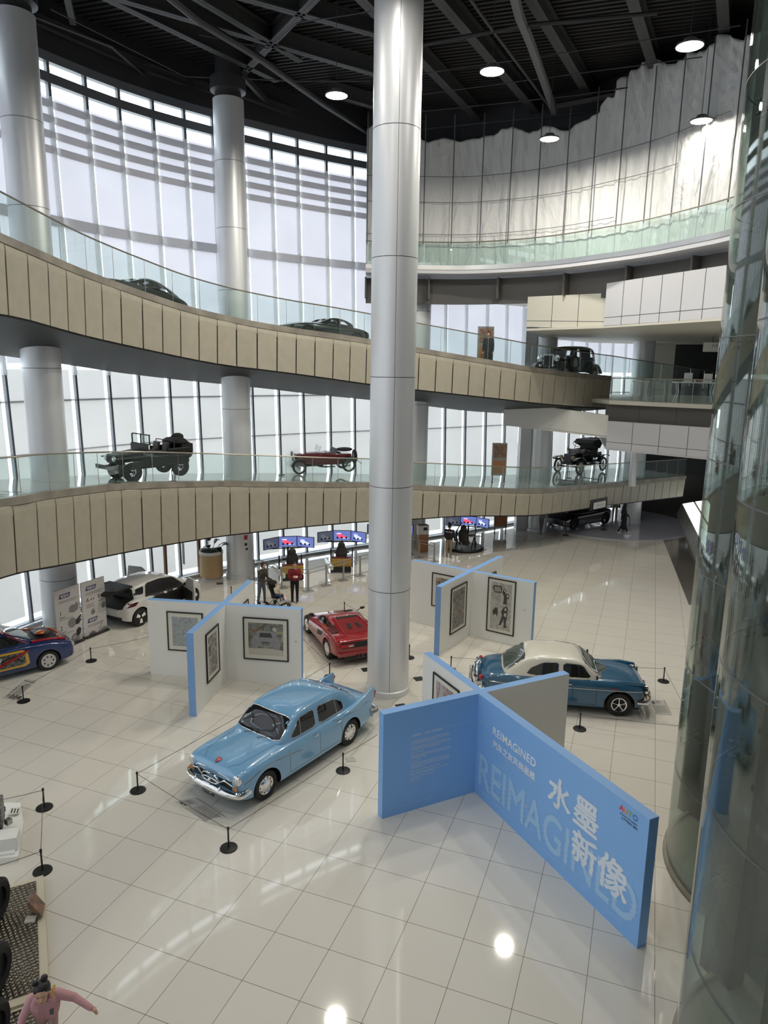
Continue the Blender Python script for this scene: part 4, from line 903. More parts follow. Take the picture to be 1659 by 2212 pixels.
def smooth_mesh(v, f, lvl=2):
    g = MB(); g.add(v, f); o = g.build('tmp', 'black'); md = o.modifiers.new('s', 'SUBSURF'); md.levels = lvl; md.render_levels = lvl
    me = evaluated(o); old = o.data; bpy.data.objects.remove(o); bpy.data.meshes.remove(old); return me
def cut_wheels(me, arches, depth):
    o = bpy.data.objects.new('tmp', me); COL.objects.link(o); g = MB()
    for x, z, r, w in arches:
        for s in (-1, 1): g.cyl((x, s * (w - depth), z), (x, s * (w + .5), z), r, n=40)
    c = g.build('cut', 'black'); md = o.modifiers.new('b', 'BOOLEAN'); md.operation = 'DIFFERENCE'; md.object = c; md.solver = 'EXACT'
    me2 = evaluated(o); bpy.data.objects.remove(o); bpy.data.objects.remove(c); return me2
class Car:
    def __init__(s, label, loc, heading, cat='car', scale=1., name='car', group=None, tilt=0.):
        s.root = empty(name, loc, heading, label, cat, group); s.root.scale = (scale,) * 3; s.root.rotation_euler = (0, -tilt, heading)
        s.bvh = {}
    def put(s, name, me, mats, sharp=35):
        me.materials.clear()
        for q in (mats if isinstance(mats, (list, tuple)) else [mats]): me.materials.append(M[q])
        me.shade_smooth(); me.set_sharp_from_angle(angle=math.radians(sharp))
        o = bpy.data.objects.new(name, me); COL.objects.link(o); o.parent = s.root
        me.calc_loop_triangles(); s.bvh[name] = BVHTree.FromPolygons([v.co for v in me.vertices], [tuple(p.vertices) for p in me.polygons]); return o
    def body(s, st, arches, paint, under='black', name='body', lvl=2, depth=.30, fz=0., crown=.02, soft=.0, tuck=False):
        secs = []
        for x, w, zb, zs, zt in st:
            h = zs - zb; P = [(0, zb), (w * (.75 if tuck else .86), zb - (0 if tuck else .035)), (w * (.95 if tuck else .985), zb + (min(.03, h * .1) if tuck else -.03)), (w * .998, zb + h * (.2 if tuck else .12)), (w, zb + h * .55), (w * .985, zs - h * .12), (w * (.94 - soft), zs), (w * .84, zs + (zt - zs) * .25 + fz + crown * .6), (w * .62, zs + (zt - zs) * .62 + crown), (w * .32, zs + (zt - zs) * .93 + crown), (0, zt + crown)]
            secs.append((x, P))
        v, f = mirror_sections(secs); me = smooth_mesh(v, f, lvl)
        if arches: me = cut_wheels(me, arches, depth)
        o = s.put(name, me, [paint, under])
        for p in me.polygons:
            c = p.center
            for x, z, r, w in arches or ():
                d = math.hypot(c.x - x, c.z - z)
                if d < r * 1.01 and abs(c.y) < w + .02: 
                    n = p.normal
                    if abs(n.y) > .9 and abs(abs(c.y) - (w - depth)) < .02: p.material_index = 1
                    elif d > r * .93 and (n.x * (c.x - x) + n.z * (c.z - z)) < 0 and abs(n.y) < .3: p.material_index = 1
            if c.z < st[0][2] - .2: p.material_index = 1
        return o
    def cabin(s, st, zbelt, paint, name='roof', lvl=2, fr=(0, .12, .5, .84, .955, 1., 1.01), wf=(1, 1, .5, .12, -.06, None, None)):
        secs = []
        for x, wb, wr, zr in st:
            zb = zbelt(x) if callable(zbelt) else zbelt; h = zr - zb
            P = [(0, zb - .06), (wb, zb - .06), (wb, zb)]
            P += [(wb + (wr - wb) * .12, zb + h * .14), (wb + (wr - wb) * .55, zb + h * .55), (wr + (wb - wr) * .08, zb + h * .85), (wr * .93, zb + h * .955), (wr * .6, zb + h * .995), (0, zb + h * 1.01)]
            secs.append((x, P))
        v, f = mirror_sections(secs); me = smooth_mesh(v, f, lvl); return s.put(name, me, [paint])
    def hit(s, on, ax, a, b):
        T = {'y+': ((a, 5, b), (0, -1, 0)), 'y-': ((a, -5, b), (0, 1, 0)), 'x+': ((6, a, b), (-1, 0, 0)), 'x-': ((-6, a, b), (1, 0, 0)), 'z+': ((a, b, 5), (0, 0, -1))}[ax]
        o, d = Vector(T[0]), Vector(T[1]); best = None
        for nm in (on if isinstance(on, tuple) else (on,)):
            r = s.bvh[nm].ray_cast(o, d)
            if r[0] is not None and (best is None or r[3] < best[2]): best = (r[0], r[1], r[3])
        if best: return best[0], (best[1] if best[1].dot(d) < 0 else -best[1])
        nm = on[0] if isinstance(on, tuple) else on; q = s.bvh[nm].find_nearest(o + d * (5 - .9 if ax[0] != 'x' else 4)); return q[0], (q[1] if q[1].dot(d) < 0 else -q[1])
    def patch(s, name, on, ax, poly, m, off=.006, rings=6, parent=None, rnd=2, trim=None, tr=.009, mir=False, label=None):
        if mir:
            s.patch(name, on, 'y-', poly, m, off, rings, parent, rnd, trim, tr); return s.patch(name, on, 'y+', poly, m, off, rings, parent, rnd, trim, tr)
        P = [Vector(p) for p in poly]; cutf = .13 if rnd == 1 else .22
        for _ in range(rnd):
            Q = []
            for i in range(len(P)):
                a, b = P[i], P[(i + 1) % len(P)]; Q += [a.lerp(b, cutf), a.lerp(b, 1 - cutf)]
            P = Q
        Q = []
        for i in range(len(P)):
            a, b = P[i], P[(i + 1) % len(P)]; k = max(1, int((b - a).length / .09)); Q += [a.lerp(b, t / k) for t in range(k)]
        P = Q; c = sum(P, Vector((0, 0))) / len(P); n = len(P); v = []; f = []
        h = s.hit(on, ax, *c); v.append(h[0] + h[1] * off)
        for r in range(1, rings + 1):
            for p in P: q = c.lerp(p, r / rings); h = s.hit(on, ax, *q); v.append(h[0] + h[1] * off)
        f += [(0, 1 + k, 1 + (k + 1) % n) for k in range(n)]
        for r in range(rings - 1):
            b0 = 1 + r * n; f += [(b0 + k, b0 + n + k, b0 + n + (k + 1) % n, b0 + (k + 1) % n) for k in range(n)]
        g = MB(); g.add(v, f); o = g.build(name, m, parent or s.root, True, label=label)
        if trim:
            g = MB(); g.tube(v[-n:], tr, 6, closed=True); g.build('chrome_trim' if trim == 'chrome' else 'window_seal', trim, o, True)
        return o
    def line(s, name, on, ax, pts, r=.004, m='dark_line', parent=None, off=.0, mir=False):
        if mir: s.line(name, on, 'y-', pts, r, m, parent, off)
        P = []
        for a, b in zip(pts[:-1], pts[1:]):
            a, b = Vector(a), Vector(b); k = max(1, int((b - a).length / .07)); P += [a.lerp(b, t / k) for t in range(k)]
        P.append(Vector(pts[-1])); v = []
        for p in P: h = s.hit(on, 'y+' if mir else ax, *p); v.append(h[0] + h[1] * off)
        g = MB(); g.tube(v, r, 5); return g.build(name, m, parent or s.root, True)
    def tube(s, name, pts, r, m='chrome', n=8, parent=None, closed=False): g = MB(); g.tube(pts, r, n, closed=closed); return g.build(name, m, parent or s.root, True)
    def box(s, name, c, d, m, rz=0, ry=0, rx=0, parent=None, bevel=.0): g = MB(); g.box(c, d, rz, 0, ry, rx); return g.build(name, m, parent or s.root, bevel=bevel)
    def ball(s, name, c, r, m, parent=None): g = MB(); g.ball(c, r, 16); return g.build(name, m, parent or s.root, True)
    def wheel(s, x, y, r, w, style='cap', rim=None, ri=.62, m_tyre='rubber', steer=0.):
        sd = 1 if y > 0 else -1; g = MB()
        g.lathe([(r * ri, -w * .42), (r * .80, -w * .5), (r * .95, -w * .46), (r, -w * .3), (r, w * .3), (r * .95, w * .46), (r * .80, w * .5), (r * ri, w * .42), (r * ri, -w * .42)], axis='Y', n=40)
        t = g.build('wheel', m_tyre, s.root, True); t.location = (x, y, r); t.rotation_euler = (0, 0, steer)
        R = r * ri; o = sd * w; g = MB()
        if style == 'cap':
            g.lathe([(R * 1.02, o * .40), (R * .97, o * .47), (R * .86, o * .40), (R * .74, o * .42), (R * .66, o * .50), (R * .3, o * .58), (0, o * .60)], axis='Y', n=32)
            h = g.build('hubcap', 'chrome', t, True)
            g = MB()
            for k in range(10): a = 2 * PI * k / 10; g.ball((math.cos(a) * R * .80, o * .42, math.sin(a) * R * .80), (R * .07, .008, R * .07), 8)
            g.build('vent_hole', 'dark_line', h)
        elif style == 'spokes':
            g.lathe([(R * 1.0, o * .42), (R * 1.0, o * .5), (R * .86, o * .46), (R * .82, o * .2)], axis='Y', n=36)
            for k in range(5):
                a = 2 * PI * k / 5 + .3; p = Vector((math.cos(a), 0, math.sin(a)))
                g.tube([Vector((0, o * .40, 0)) + p * R * .1, Vector((0, o * .44, 0)) + p * R * .5, Vector((0, o * .40, 0)) + p * R * .88], [R * .10, R * .085, R * .12], 6)
            g.lathe([(R * .22, o * .3), (R * .2, o * .5), (0, o * .52)], axis='Y', n=16)
            g.build('wheel_rim', 'chrome', t, True); g = MB(); g.lathe([(R * .9, o * .22), (0, o * .22)], axis='Y', n=24); g.build('brake_disc', 'black', t)
        elif style == 'wire' or style == 'wood':
            rm = 'rim_cream' if style == 'wood' else 'dull_chrome'
            g.lathe([(R * 1.03, -abs(o) * .4), (R * 1.03, abs(o) * .4), (R * .93, abs(o) * .32), (R * .93, -abs(o) * .32), (R * 1.03, -abs(o) * .4)], axis='Y', n=36)
            for k in range(12 if style == 'wood' else 24):
                a = 2 * PI * k / (12 if style == 'wood' else 24); p = Vector((math.cos(a), 0, math.sin(a))); g.cyl(p * R * .1 + Vector((0, o * .1, 0)), p * R * .95, .022 if style == 'wood' else .006, .014 if style == 'wood' else .006, n=6)
            g.lathe([(0, -abs(o) * .4), (R * .22, -abs(o) * .4), (R * .22, abs(o) * .45), (R * .1, abs(o) * .6), (0, abs(o) * .62)], axis='Y', n=16); g.build('wheel_rim', rm, t, True)
        elif style == 'dark':
            g.lathe([(R * 1.02, o * .45), (R * .95, o * .5), (R * .9, o * .3)], axis='Y', n=30)
            for k in range(10): a = 2 * PI * k / 10; p = Vector((math.cos(a), 0, math.sin(a))); g.tube([Vector((0, o * .42, 0)), Vector((0, o * .44, 0)) + p * R * .92], .018, 5)
            g.build('wheel_rim', 'dark_steel', t, True)
        elif style == 'steel5':
            g.lathe([(R * 1.03, o * .42), (R * .98, o * .50), (R * .8, o * .46), (R * .3, o * .52), (0, o * .52)], axis='Y', n=30); h = g.build('wheel_cover', rim or 'rim_silver', t, True); g = MB()
            for k in range(7): a = 2 * PI * k / 7; g.ball((math.cos(a) * R * .62, o * .49, math.sin(a) * R * .62), (R * .13, .012, R * .13), 8)
            g.build('vent_hole', 'dark_line', h)
        elif style == 'quad':
            g.lathe([(R * 1.03, o * .42), (R * .98, o * .48), (0, o * .44)], axis='Y', n=30); h = g.build('wheel_cover', 'black', t, True); g = MB()
            for k in range(3):
                a = 2 * PI * k / 3 + .5; p = Vector((math.cos(a), 0, math.sin(a))); q = Vector((-p.z, 0, p.x)); c = Vector((0, o * .50, 0))
                g.add([c + p * R * .22 + q * R * .16, c + p * R * .92 + q * R * .30, c + p * R * .92 - q * R * .30, c + p * R * .22 - q * R * .16], [(0, 1, 2, 3)])
            g.build('rim_blade', 'board_white', h)
        elif style == 'white':
            g.lathe([(R * 1.22, o * .49), (R * 1.0, o * .47), (R * .98, o * .3), (0, o * .3)], axis='Y', n=30); g.build('whitewall', 'whitewall', t, True)
        return t
    def wheels(s, xf, xr, y, r, w, **k): return [s.wheel(x, sd * y, r, w, **k) for x in (xf, xr) for sd in (-1, 1)]
def place(pf, pr_, ytrack, left=True):
    'centre of wheelbase and heading from the two near wheels contact points'
    h = (pf - pr_); h.z = 0; a = math.atan2(h.y, h.x); l = Vector((-math.sin(a), math.cos(a), 0)); mid = (pf + pr_) / 2
    return mid - l * ytrack * (1 if left else -1), a, h.length
for nm, c in (('paint_sky', (.19, .41, .65)), ('paint_blue', (.025, .105, .20)), ('paint_white', (.74, .71, .62)), ('paint_red', (.32, .006, .014)), ('paint_black', (.006, .006, .006)), ('paint_pearl', (.62, .61, .58)), ('paint_maroon', (.16, .012, .018)), ('paint_navy', (.012, .03, .12)), ('paint_graphite', (.045, .045, .055)), ('paint_green', (.008, .009, .008)), ('paint_orange', (.55, .13, .02)), ('paint_yellow', (.62, .36, .03))):
    M[nm] = mat(nm, c, .22 if nm != 'paint_green' else .5, coat=1. if nm != 'paint_green' else 0.)
M['rim_cream'] = mat('rim_cream', (.55, .52, .42), .5); M['rim_silver'] = mat('rim_silver', (.55, .55, .56), .35, .3); M['whitewall'] = mat('whitewall', (.6, .58, .5), .6); M['leather'] = mat('leather', (.02, .018, .016), .5); M['seat_cloth'] = mat('seat_cloth', (.16, .16, .20), .7)
M['carbon_trim'] = mat('grille_mesh', (.03, .03, .03), .4, .5)

# ---- 1 light blue sedan
o, a, wb_ = place(fl(567, 1722), fl(748, 1605), .70)
c = Car('light blue fin-tailed sedan with chrome bumpers beside the title wall', o, a, 'car', wb_ / 2.88, 'classic_sedan'); r = .335
st = [(2.22, .74, .42, .76, .76), (2.14, .83, .34, .85, .86), (1.9, .87, .26, .89, .94), (1.45, .885, .25, .90, .99), (1.0, .89, .25, .925, 1.02), (.7, .89, .25, .94, 1.02), (0, .89, .25, .945, .98), (-.8, .885, .25, .95, .98), (-1.45, .88, .26, .955, .99), (-1.9, .85, .30, .94, .98), (-2.35, .80, .36, .91, .90), (-2.55, .74, .42, .82, .80)]
c.body(st, [(1.44, r, .40, .89), (-1.44, r, .39, .885)], 'paint_sky', fz=.015)
cab = [(.98, .70, .68, .99), (.82, .74, .72, 1.08), (.62, .77, .71, 1.27), (.42, .785, .685, 1.45), (.18, .79, .665, 1.53), (-.3, .79, .66, 1.57), (-.8, .79, .66, 1.57), (-1.2, .78, .65, 1.51), (-1.52, .76, .62, 1.36), (-1.78, .73, .57, 1.16), (-2.02, .70, .60, 1.0)]
c.cabin(cab, .95, 'paint_sky')
ON = ('roof', 'body')
c.patch('windscreen', ON, 'x+', [(-.67, 1.04), (.67, 1.04), (.65, 1.24), (.59, 1.42), (-.59, 1.42), (-.65, 1.24)], 'dark_glass', trim='chrome', tr=.012, rnd=1)
c.patch('rear_window', 'roof', 'x-', [(-.50, 1.06), (.50, 1.06), (.44, 1.36), (-.44, 1.36)], 'dark_glass', trim='chrome', rnd=2)
c.patch('front_side_window', 'roof', 'y+', [(.62, 1.02), (.28, 1.38), (-.22, 1.41), (-.22, 1.02)], 'dark_glass', trim='chrome', tr=.007, rnd=1, mir=True)
c.patch('rear_side_window', 'roof', 'y+', [(-.33, 1.02), (-.33, 1.41), (-.95, 1.38), (-1.24, 1.20), (-1.26, 1.02)], 'dark_glass', trim='chrome', tr=.007, rnd=1, mir=True)
c.line('quarterlight_bar', 'roof', 'y+', [(.30, 1.03), (.26, 1.37)], .008, 'chrome', off=.008, mir=True); c.line('rear_window_bar', 'roof', 'y+', [(-.98, 1.03), (-.95, 1.37)], .007, 'chrome', off=.008, mir=True)
for x0, x1 in ((.75, -.27), (-.27, -1.05)):
    c.line('door_gap', 'body', 'y+', [(x0, .93), (x0, .34), (x1, .33)], .004, mir=True)
c.line('door_gap', 'body', 'y+', [(-.27, .93), (-.27, .33)], .004, mir=True); c.line('door_gap', 'body', 'y+', [(-1.05, .93), (-1.05, .66), (-1.12, .33)], .004, mir=True)
c.line('bonnet_gap', 'body', 'z+', [(.95, .62), (1.9, .52), (2.08, .35)], .004); c.line('bonnet_gap', 'body', 'z+', [(.95, -.62), (1.9, -.52), (2.08, -.35)], .004)
c.line('side_moulding', 'body', 'y+', [(2.05, .66), (1.7, .77), (1.2, .80), (.7, .76), (.35, .70)], .007, 'chrome', off=.004, mir=True)
c.line('side_moulding', 'body', 'y+', [(-.75, .93), (-1.15, .86), (-1.5, .9)], .005, 'chrome', off=.004, mir=True)
for s_ in (-1, 1):
    for x in (-.12, -.92): c.box('door_handle', (x, s_ * .905, .86), (.15, .03, .025), 'chrome', bevel=.006)
    # tail fin
    g = MB(); Y = s_
    pr1 = [(-1.15, .93), (-1.6, .985), (-2.1, 1.04), (-2.56, 1.11), (-2.60, 1.07), (-2.54, .86), (-2.45, .70), (-1.6, .86)]
    n = len(pr1); v = []
    for x, z in pr1: wd = interp([(s0[0], s0[1]) for s0 in st], max(-2.5, x), 1); v.append((x, Y * (wd - .005 - .04 * (z > 1)), z))
    for x, z in pr1: wd = interp([(s0[0], s0[1]) for s0 in st], max(-2.5, x), 1); v.append((x, Y * (wd - .14 + .05 * (z > 1.05)), z - .01))
    g.add(v, [tuple(range(n)), tuple(range(2 * n - 1, n - 1, -1))] + [(k, (k + 1) % n, n + (k + 1) % n, n + k) for k in range(n)])
    f_ = g.build('tail_fin', 'paint_sky', c.root, True, bevel=.02)
    c.box('tail_lamp', (-2.575, s_ * .70, .90), (.05, .07, .18), 'red_lens', ry=-.3, bevel=.01)
    # headlamp pod
    g = MB(); g.lathe([(.12, -.02), (.122, .03), (.108, .045), (.09, .05), (0, .06)], axis='X', n=28); h = g.build('headlamp', 'chrome', c.root, True); h.location = (2.135, s_ * .69, .725)
    g = MB(); g.lathe([(.092, .049), (.05, .066), (0, .072)], axis='X', n=24); g.build('headlamp_lens', 'lamp_lens', h, True)
    g = MB(); g.box((2.20, s_ * .70, .57), (.03, .13, .07)); g.build('indicator_lamp', 'amber', c.root, bevel=.01)
    for x in (2.33, -2.72): c.ball('bumper_overrider', (x, s_ * .38, .47), (.055, .05, .11), 'chrome')
c.box('grille_opening', (2.165, 0, .60), (.10, 1.22, .22), 'dark_line', bevel=.03)
for z in (.55, .60, .65): c.tube('grille_bar', [(2.20, y, z) for y in np.linspace(-.55, .55, 8)], .008, 'chrome')
wing = [(2.20, .62, .62), (2.23, .42, .68), (2.25, .28, .60), (2.26, .24, .56)]
for s_ in (-1, 1): c.tube('grille_wing', [(x, s_ * y, z) for x, y, z in wing], .022, 'chrome'); c.tube('grille_wing', [(2.19, s_ * .60, .66), (2.2, s_ * .45, .76), (2.21, s_ * .2, .78)], .014, 'chrome')
c.tube('grille_ring', [(2.26, .27 * math.cos(t), .60 + .125 * math.sin(t)) for t in np.linspace(0, PI, 12)], .02); c.tube('grille_ring', [(2.27, .25 * math.cos(t), .57 + .05 * math.sin(t)) for t in np.linspace(0, 2 * PI, 16)], .016); c.ball('grille_boss', (2.28, 0, .58), .045, 'chrome')
def bumper(c, x, w_, z, sgn, r_=.06, back=.35):
    P = [(x - sgn * back, w_ + .03, z), (x - sgn * .12, w_ + .02, z), (x - sgn * .02, w_ * .85, z), (x + sgn * .05, w_ * .5, z), (x + sgn * .07, 0, z)]; P = P + [(a_, -b_, c_) for a_, b_, c_ in P[-2::-1]]
    Q = cr(P, 4); g = MB(); g.tube([tuple(q) for q in Q], r_, 10)
    g.v = [(vx, vy, z + (vz - z) * 1.25) for vx, vy, vz in g.v]; return g.build('bumper', 'chrome', c.root, True)
bumper(c, 2.28, .82, .45, 1); bumper(c, -2.66, .80, .47, -1)
c.box('number_plate', (2.335, .0, .34), (.015, .36, .13), 'black'); text_obj('plate_lettering', '上汽·SH', .09, (2.345, -.17, .31), (0, 1, 0), (0, 0, 1), 'board_white', c.root)
p = c.hit('body', 'z+', 1.98, 0); g = MB(); g.add([(0, -.07, 0), (.1, -.045, -.02), (.14, 0, -.03), (.1, .045, -.02), (0, .07, 0), (-.03, 0, .0), (.06, 0, .03)], [(0, 1, 6), (1, 2, 6), (2, 3, 6), (3, 4, 6), (4, 5, 6), (5, 0, 6)]); b_ = g.build('bonnet_badge', 'red_lens', c.root); b_.location = p[0] + Vector((0, 0, .012))
for s_ in (-1, 1): c.tube('wiper', [(1.02, s_ * .22 - .1, 1.045), (.86, s_ * .22 + .25, 1.1)], .007, 'dark_line')
c.box('underbody', (0, 0, .27), (3.9, 1.45, .16), 'black'); c.wheels(1.44, -1.44, .745, r, .19, style='cap')

# ---- 2 two-tone car (nose to the right)
nf = fl(1333, 1543); tail = fl(1030, 1478, .5); nose = fl(1386, 1502, .5); hd = math.atan2((nose - tail).y, (nose - tail).x)
hd = math.atan2(-.52, 4.5) - .02; hv = Vector((math.cos(hd), math.sin(hd), 0)); lv = Vector((-hv.y, hv.x, 0))
WB = 2.72; cen = nf + lv * .70 - hv * (WB / 2)
c = Car('dark blue and cream two-tone classic car with spare wheel at its tail', cen, hd, 'car', 1.0, 'classic_car'); r = .335
st = [(2.08, .70, .38, .74, .78), (1.98, .80, .32, .84, .88), (1.7, .86, .27, .90, .96), (1.36, .875, .25, .93, 1.0), (.8, .88, .25, .95, 1.03), (.2, .88, .25, .95, 1.0), (-.6, .88, .25, .945, .98), (-1.36, .875, .26, .94, 1.0), (-1.85, .83, .30, .92, 1.0), (-2.2, .77, .36, .87, .95), (-2.38, .68, .42, .78, .84)]
c.body(st, [(1.36, r, .41, .88), (-1.36, r, .38, .88)], 'paint_blue', fz=.02)
cab = [(.95, .70, .68, 1.0), (.76, .75, .72, 1.10), (.55, .78, .72, 1.30), (.38, .79, .70, 1.45), (.16, .79, .69, 1.52), (-.3, .79, .68, 1.54), (-.85, .79, .68, 1.53), (-1.15, .78, .68, 1.45), (-1.38, .77, .67, 1.29), (-1.6, .74, .66, 1.12), (-1.8, .70, .64, 1.0)]
c.cabin(cab, .955, 'paint_white')
c.patch('windscreen', ON, 'x+', [(-.68, 1.03), (.68, 1.03), (.66, 1.22), (.61, 1.41), (-.61, 1.41), (-.66, 1.22)], 'mid_glass', trim='chrome', tr=.012, rnd=1)
c.patch('rear_window', ON, 'x-', [(-.66, 1.04), (.66, 1.04), (.64, 1.22), (.58, 1.42), (-.58, 1.42), (-.64, 1.22)], 'mid_glass', trim='chrome', tr=.012, rnd=1)
c.patch('front_side_window', 'roof', 'y+', [(.62, 1.02), (.36, 1.36), (-.16, 1.38), (-.16, 1.02)], 'dark_glass', trim='chrome', tr=.009, rnd=1, mir=True)
c.patch('rear_side_window', 'roof', 'y+', [(-.27, 1.02), (-.27, 1.38), (-.70, 1.36), (-1.02, 1.20), (-1.14, 1.02)], 'dark_glass', trim='chrome', tr=.009, rnd=1, mir=True)
c.line('quarterlight_bar', 'roof', 'y+', [(.28, 1.03), (.26, 1.36)], .006, 'dark_line', off=.008, mir=True)
for P in ([(.74, .93), (.74, .32), (-.2, .32)], [(-.2, .93), (-.2, .32), (-1.0, .32), (-1.02, .93)]): c.line('door_gap', 'body', 'y+', P, .0045, mir=True)
c.line('side_moulding', 'body', 'y+', [(2.0, .74), (1.0, .75), (-.2, .75), (-2.1, .74)], .009, 'chrome', off=.004, mir=True)
c.line('bonnet_gap', 'body', 'z+', [(.85, -.66), (1.6, -.6), (1.95, -.55)], .004); c.line('bonnet_gap', 'body', 'z+', [(.85, .66), (1.6, .6), (1.95, .55)], .004); c.line('boot_gap', 'body', 'z+', [(-1.78, .5), (-1.78, -.5)], .004)
for s_ in (-1, 1):
    for x in (0.0, -.85): c.box('door_handle', (x, s_ * .895, .86), (.15, .03, .025), 'chrome', bevel=.006)
    g = MB(); g.lathe([(.125, 0), (.13, .06), (.10, .085), (0, .10)], axis='X', n=24); h = g.build('headlamp', 'chrome', c.root, True); h.location = (2.02, s_ * .68, .76)
    g = MB(); g.lathe([(.10, .087), (0, .112)], axis='X', n=20); g.build('headlamp_lens', 'lamp_lens', h, True)
    c.box('indicator_lamp', (2.07, s_ * .70, .57), (.04, .12, .08), 'amber', bevel=.01)
    c.ball('bumper_overrider', (2.22, s_ * .35, .47), (.06, .05, .13), 'chrome'); c.ball('bumper_overrider', (-2.62, s_ * .45, .52), (.07, .06, .15), 'chrome')
    c.ball('tail_lamp', (-2.36, s_ * .68, .80), (.06, .07, .07), 'red_lens')
    c.tube('mirror_stalk', [(.72, s_ * .78, 1.0), (.72, s_ * .90, 1.08)], .009); c.ball('door_mirror', (.72, s_ * .93, 1.12), (.03, .07, .06), 'black')
    # fender crest
    g = MB(); P = [(.9, .955), (1.6, .99), (2.02, .95), (2.04, .88), (1.4, .9)]; n = 5; v = [(x, s_ * (.80 if x < 2 else .76), z) for x, z in P] + [(x, s_ * .68, z) for x, z in P]; g.add(v, [tuple(range(5)), tuple(range(9, 4, -1))] + [(k, (k + 1) % 5, 5 + (k + 1) % 5, 5 + k) for k in range(5)]); g.build('fender_crest', 'paint_blue', c.root, True, bevel=.03)
c.box('grille', (2.06, 0, .62), (.08, 1.1, .22), 'carbon_trim', bevel=.03); c.box('air_intake_badge', (1.2, -.885, .80), (.12, .006, .03), 'red_lens')
for k in range(9): c.tube('grille_bar', [(2.11, -.5 + .125 * k, .52), (2.11, -.5 + .125 * k, .72)], .008)
bumper(c, 2.17, .80, .45, 1, .055); bumper(c, -2.56, .78, .50, -1, .065, .3)
g = MB(); g.lathe([(.0, .10), (.20, .10), (.24, .07), (.33, .06), (.35, 0), (.33, -.09), (.2, -.1)], axis='X', n=36); g.v = [(-x, y, z) for x, y, z in g.v]; sp = g.build('spare_wheel_cover', 'paint_blue', c.root, True); sp.location = (-2.44, 0, .72)
g = MB(); g.lathe([(.0, .13), (.1, .125), (.21, .108), (.225, .09)], axis='X', n=30); g.v = [(-x, y, z) for x, y, z in g.v]; g.build('spare_wheel_hubcap', 'chrome', sp, True); g = MB(); g.lathe([(.335, .05), (.345, .03), (.35, 0)], axis='X', n=36); g.v = [(-x * 1.05, y * 1.02, z * 1.02) for x, y, z in g.v]; g.build('spare_wheel_ring', 'chrome', sp, True)
c.tube('aerial', [(.30, .55, 1.46), (-.3, .35, 1.60)], .005, 'dark_line'); c.box('underbody', (0, 0, .27), (3.8, 1.45, .16), 'black'); c.wheels(1.36, -1.36, .74, r, .19, style='spokes')

# ---- 3 red wedge sports car, tail to the viewer
o, a, wb_ = place(fl(663, 1367), fl(712, 1421), .86)
c = Car('red wedge-shaped mid-engined sports car left of the main column', o, a, 'car', wb_ / 2.45, 'sports_car'); r = .33
st = [(2.05, .72, .28, .42, .42), (1.8, .86, .22, .50, .52), (1.3, .93, .18, .60, .63), (.9, .93, .17, .66, .70), (.4, .94, .17, .72, .76), (-.1, .96, .17, .78, .82), (-.6, .98, .17, .84, .88), (-1.2, 1.0, .18, .88, .92), (-1.7, .99, .24, .88, .90), (-2.0, .96, .30, .86, .88), (-2.06, .90, .36, .80, .82)]
c.body(st, [(1.225, r, .37, .94), (-1.225, r + .01, .39, 1.0)], 'paint_red', lvl=1, depth=.34, soft=.06, crown=.0, tuck=True)
cab = [(.95, .66, .62, .70), (.55, .74, .62, .88), (.15, .78, .60, 1.03), (-.1, .79, .58, 1.07), (-.45, .79, .58, 1.06), (-.9, .78, .58, 1.0), (-1.5, .76, .62, .93), (-1.9, .74, .66, .88)]
c.cabin(cab, lambda x: float(np.interp(-x, [-.95, 1.9], [.66, .84])), 'paint_red', lvl=1)
c.patch('windscreen', ON, 'z+', [(.88, -.56), (.88, .56), (.20, .50), (.20, -.50)], 'dark_glass', rnd=1)
c.patch('side_window', 'roof', 'y+', [(.62, .80), (.18, .98), (-.30, 1.0), (-.42, .84)], 'dark_glass', rnd=1, trim='black', mir=True)
c.patch('quarter_window', 'roof', 'y+', [(-.48, .84), (-.38, .99), (-.78, .94), (-.80, .86)], 'dark_glass', rnd=1, mir=True)
c.patch('side_duct', 'body', 'y+', [(-.15, .48), (-.15, .66), (-.72, .74), (-.60, .58)], 'black', rnd=0, mir=True)
rec = c.patch('engine_lid_recess', 'roof', 'z+', [(-.42, -.36), (-.42, .36), (-1.62, .46), (-1.62, -.46)], 'paint_red_dark', rnd=0, off=.004)
c.patch('rear_window_slot', 'roof', 'z+', [(-.38, -.42), (-.38, .42), (-.52, .42), (-.52, -.42)], 'black', rnd=0, off=.012)
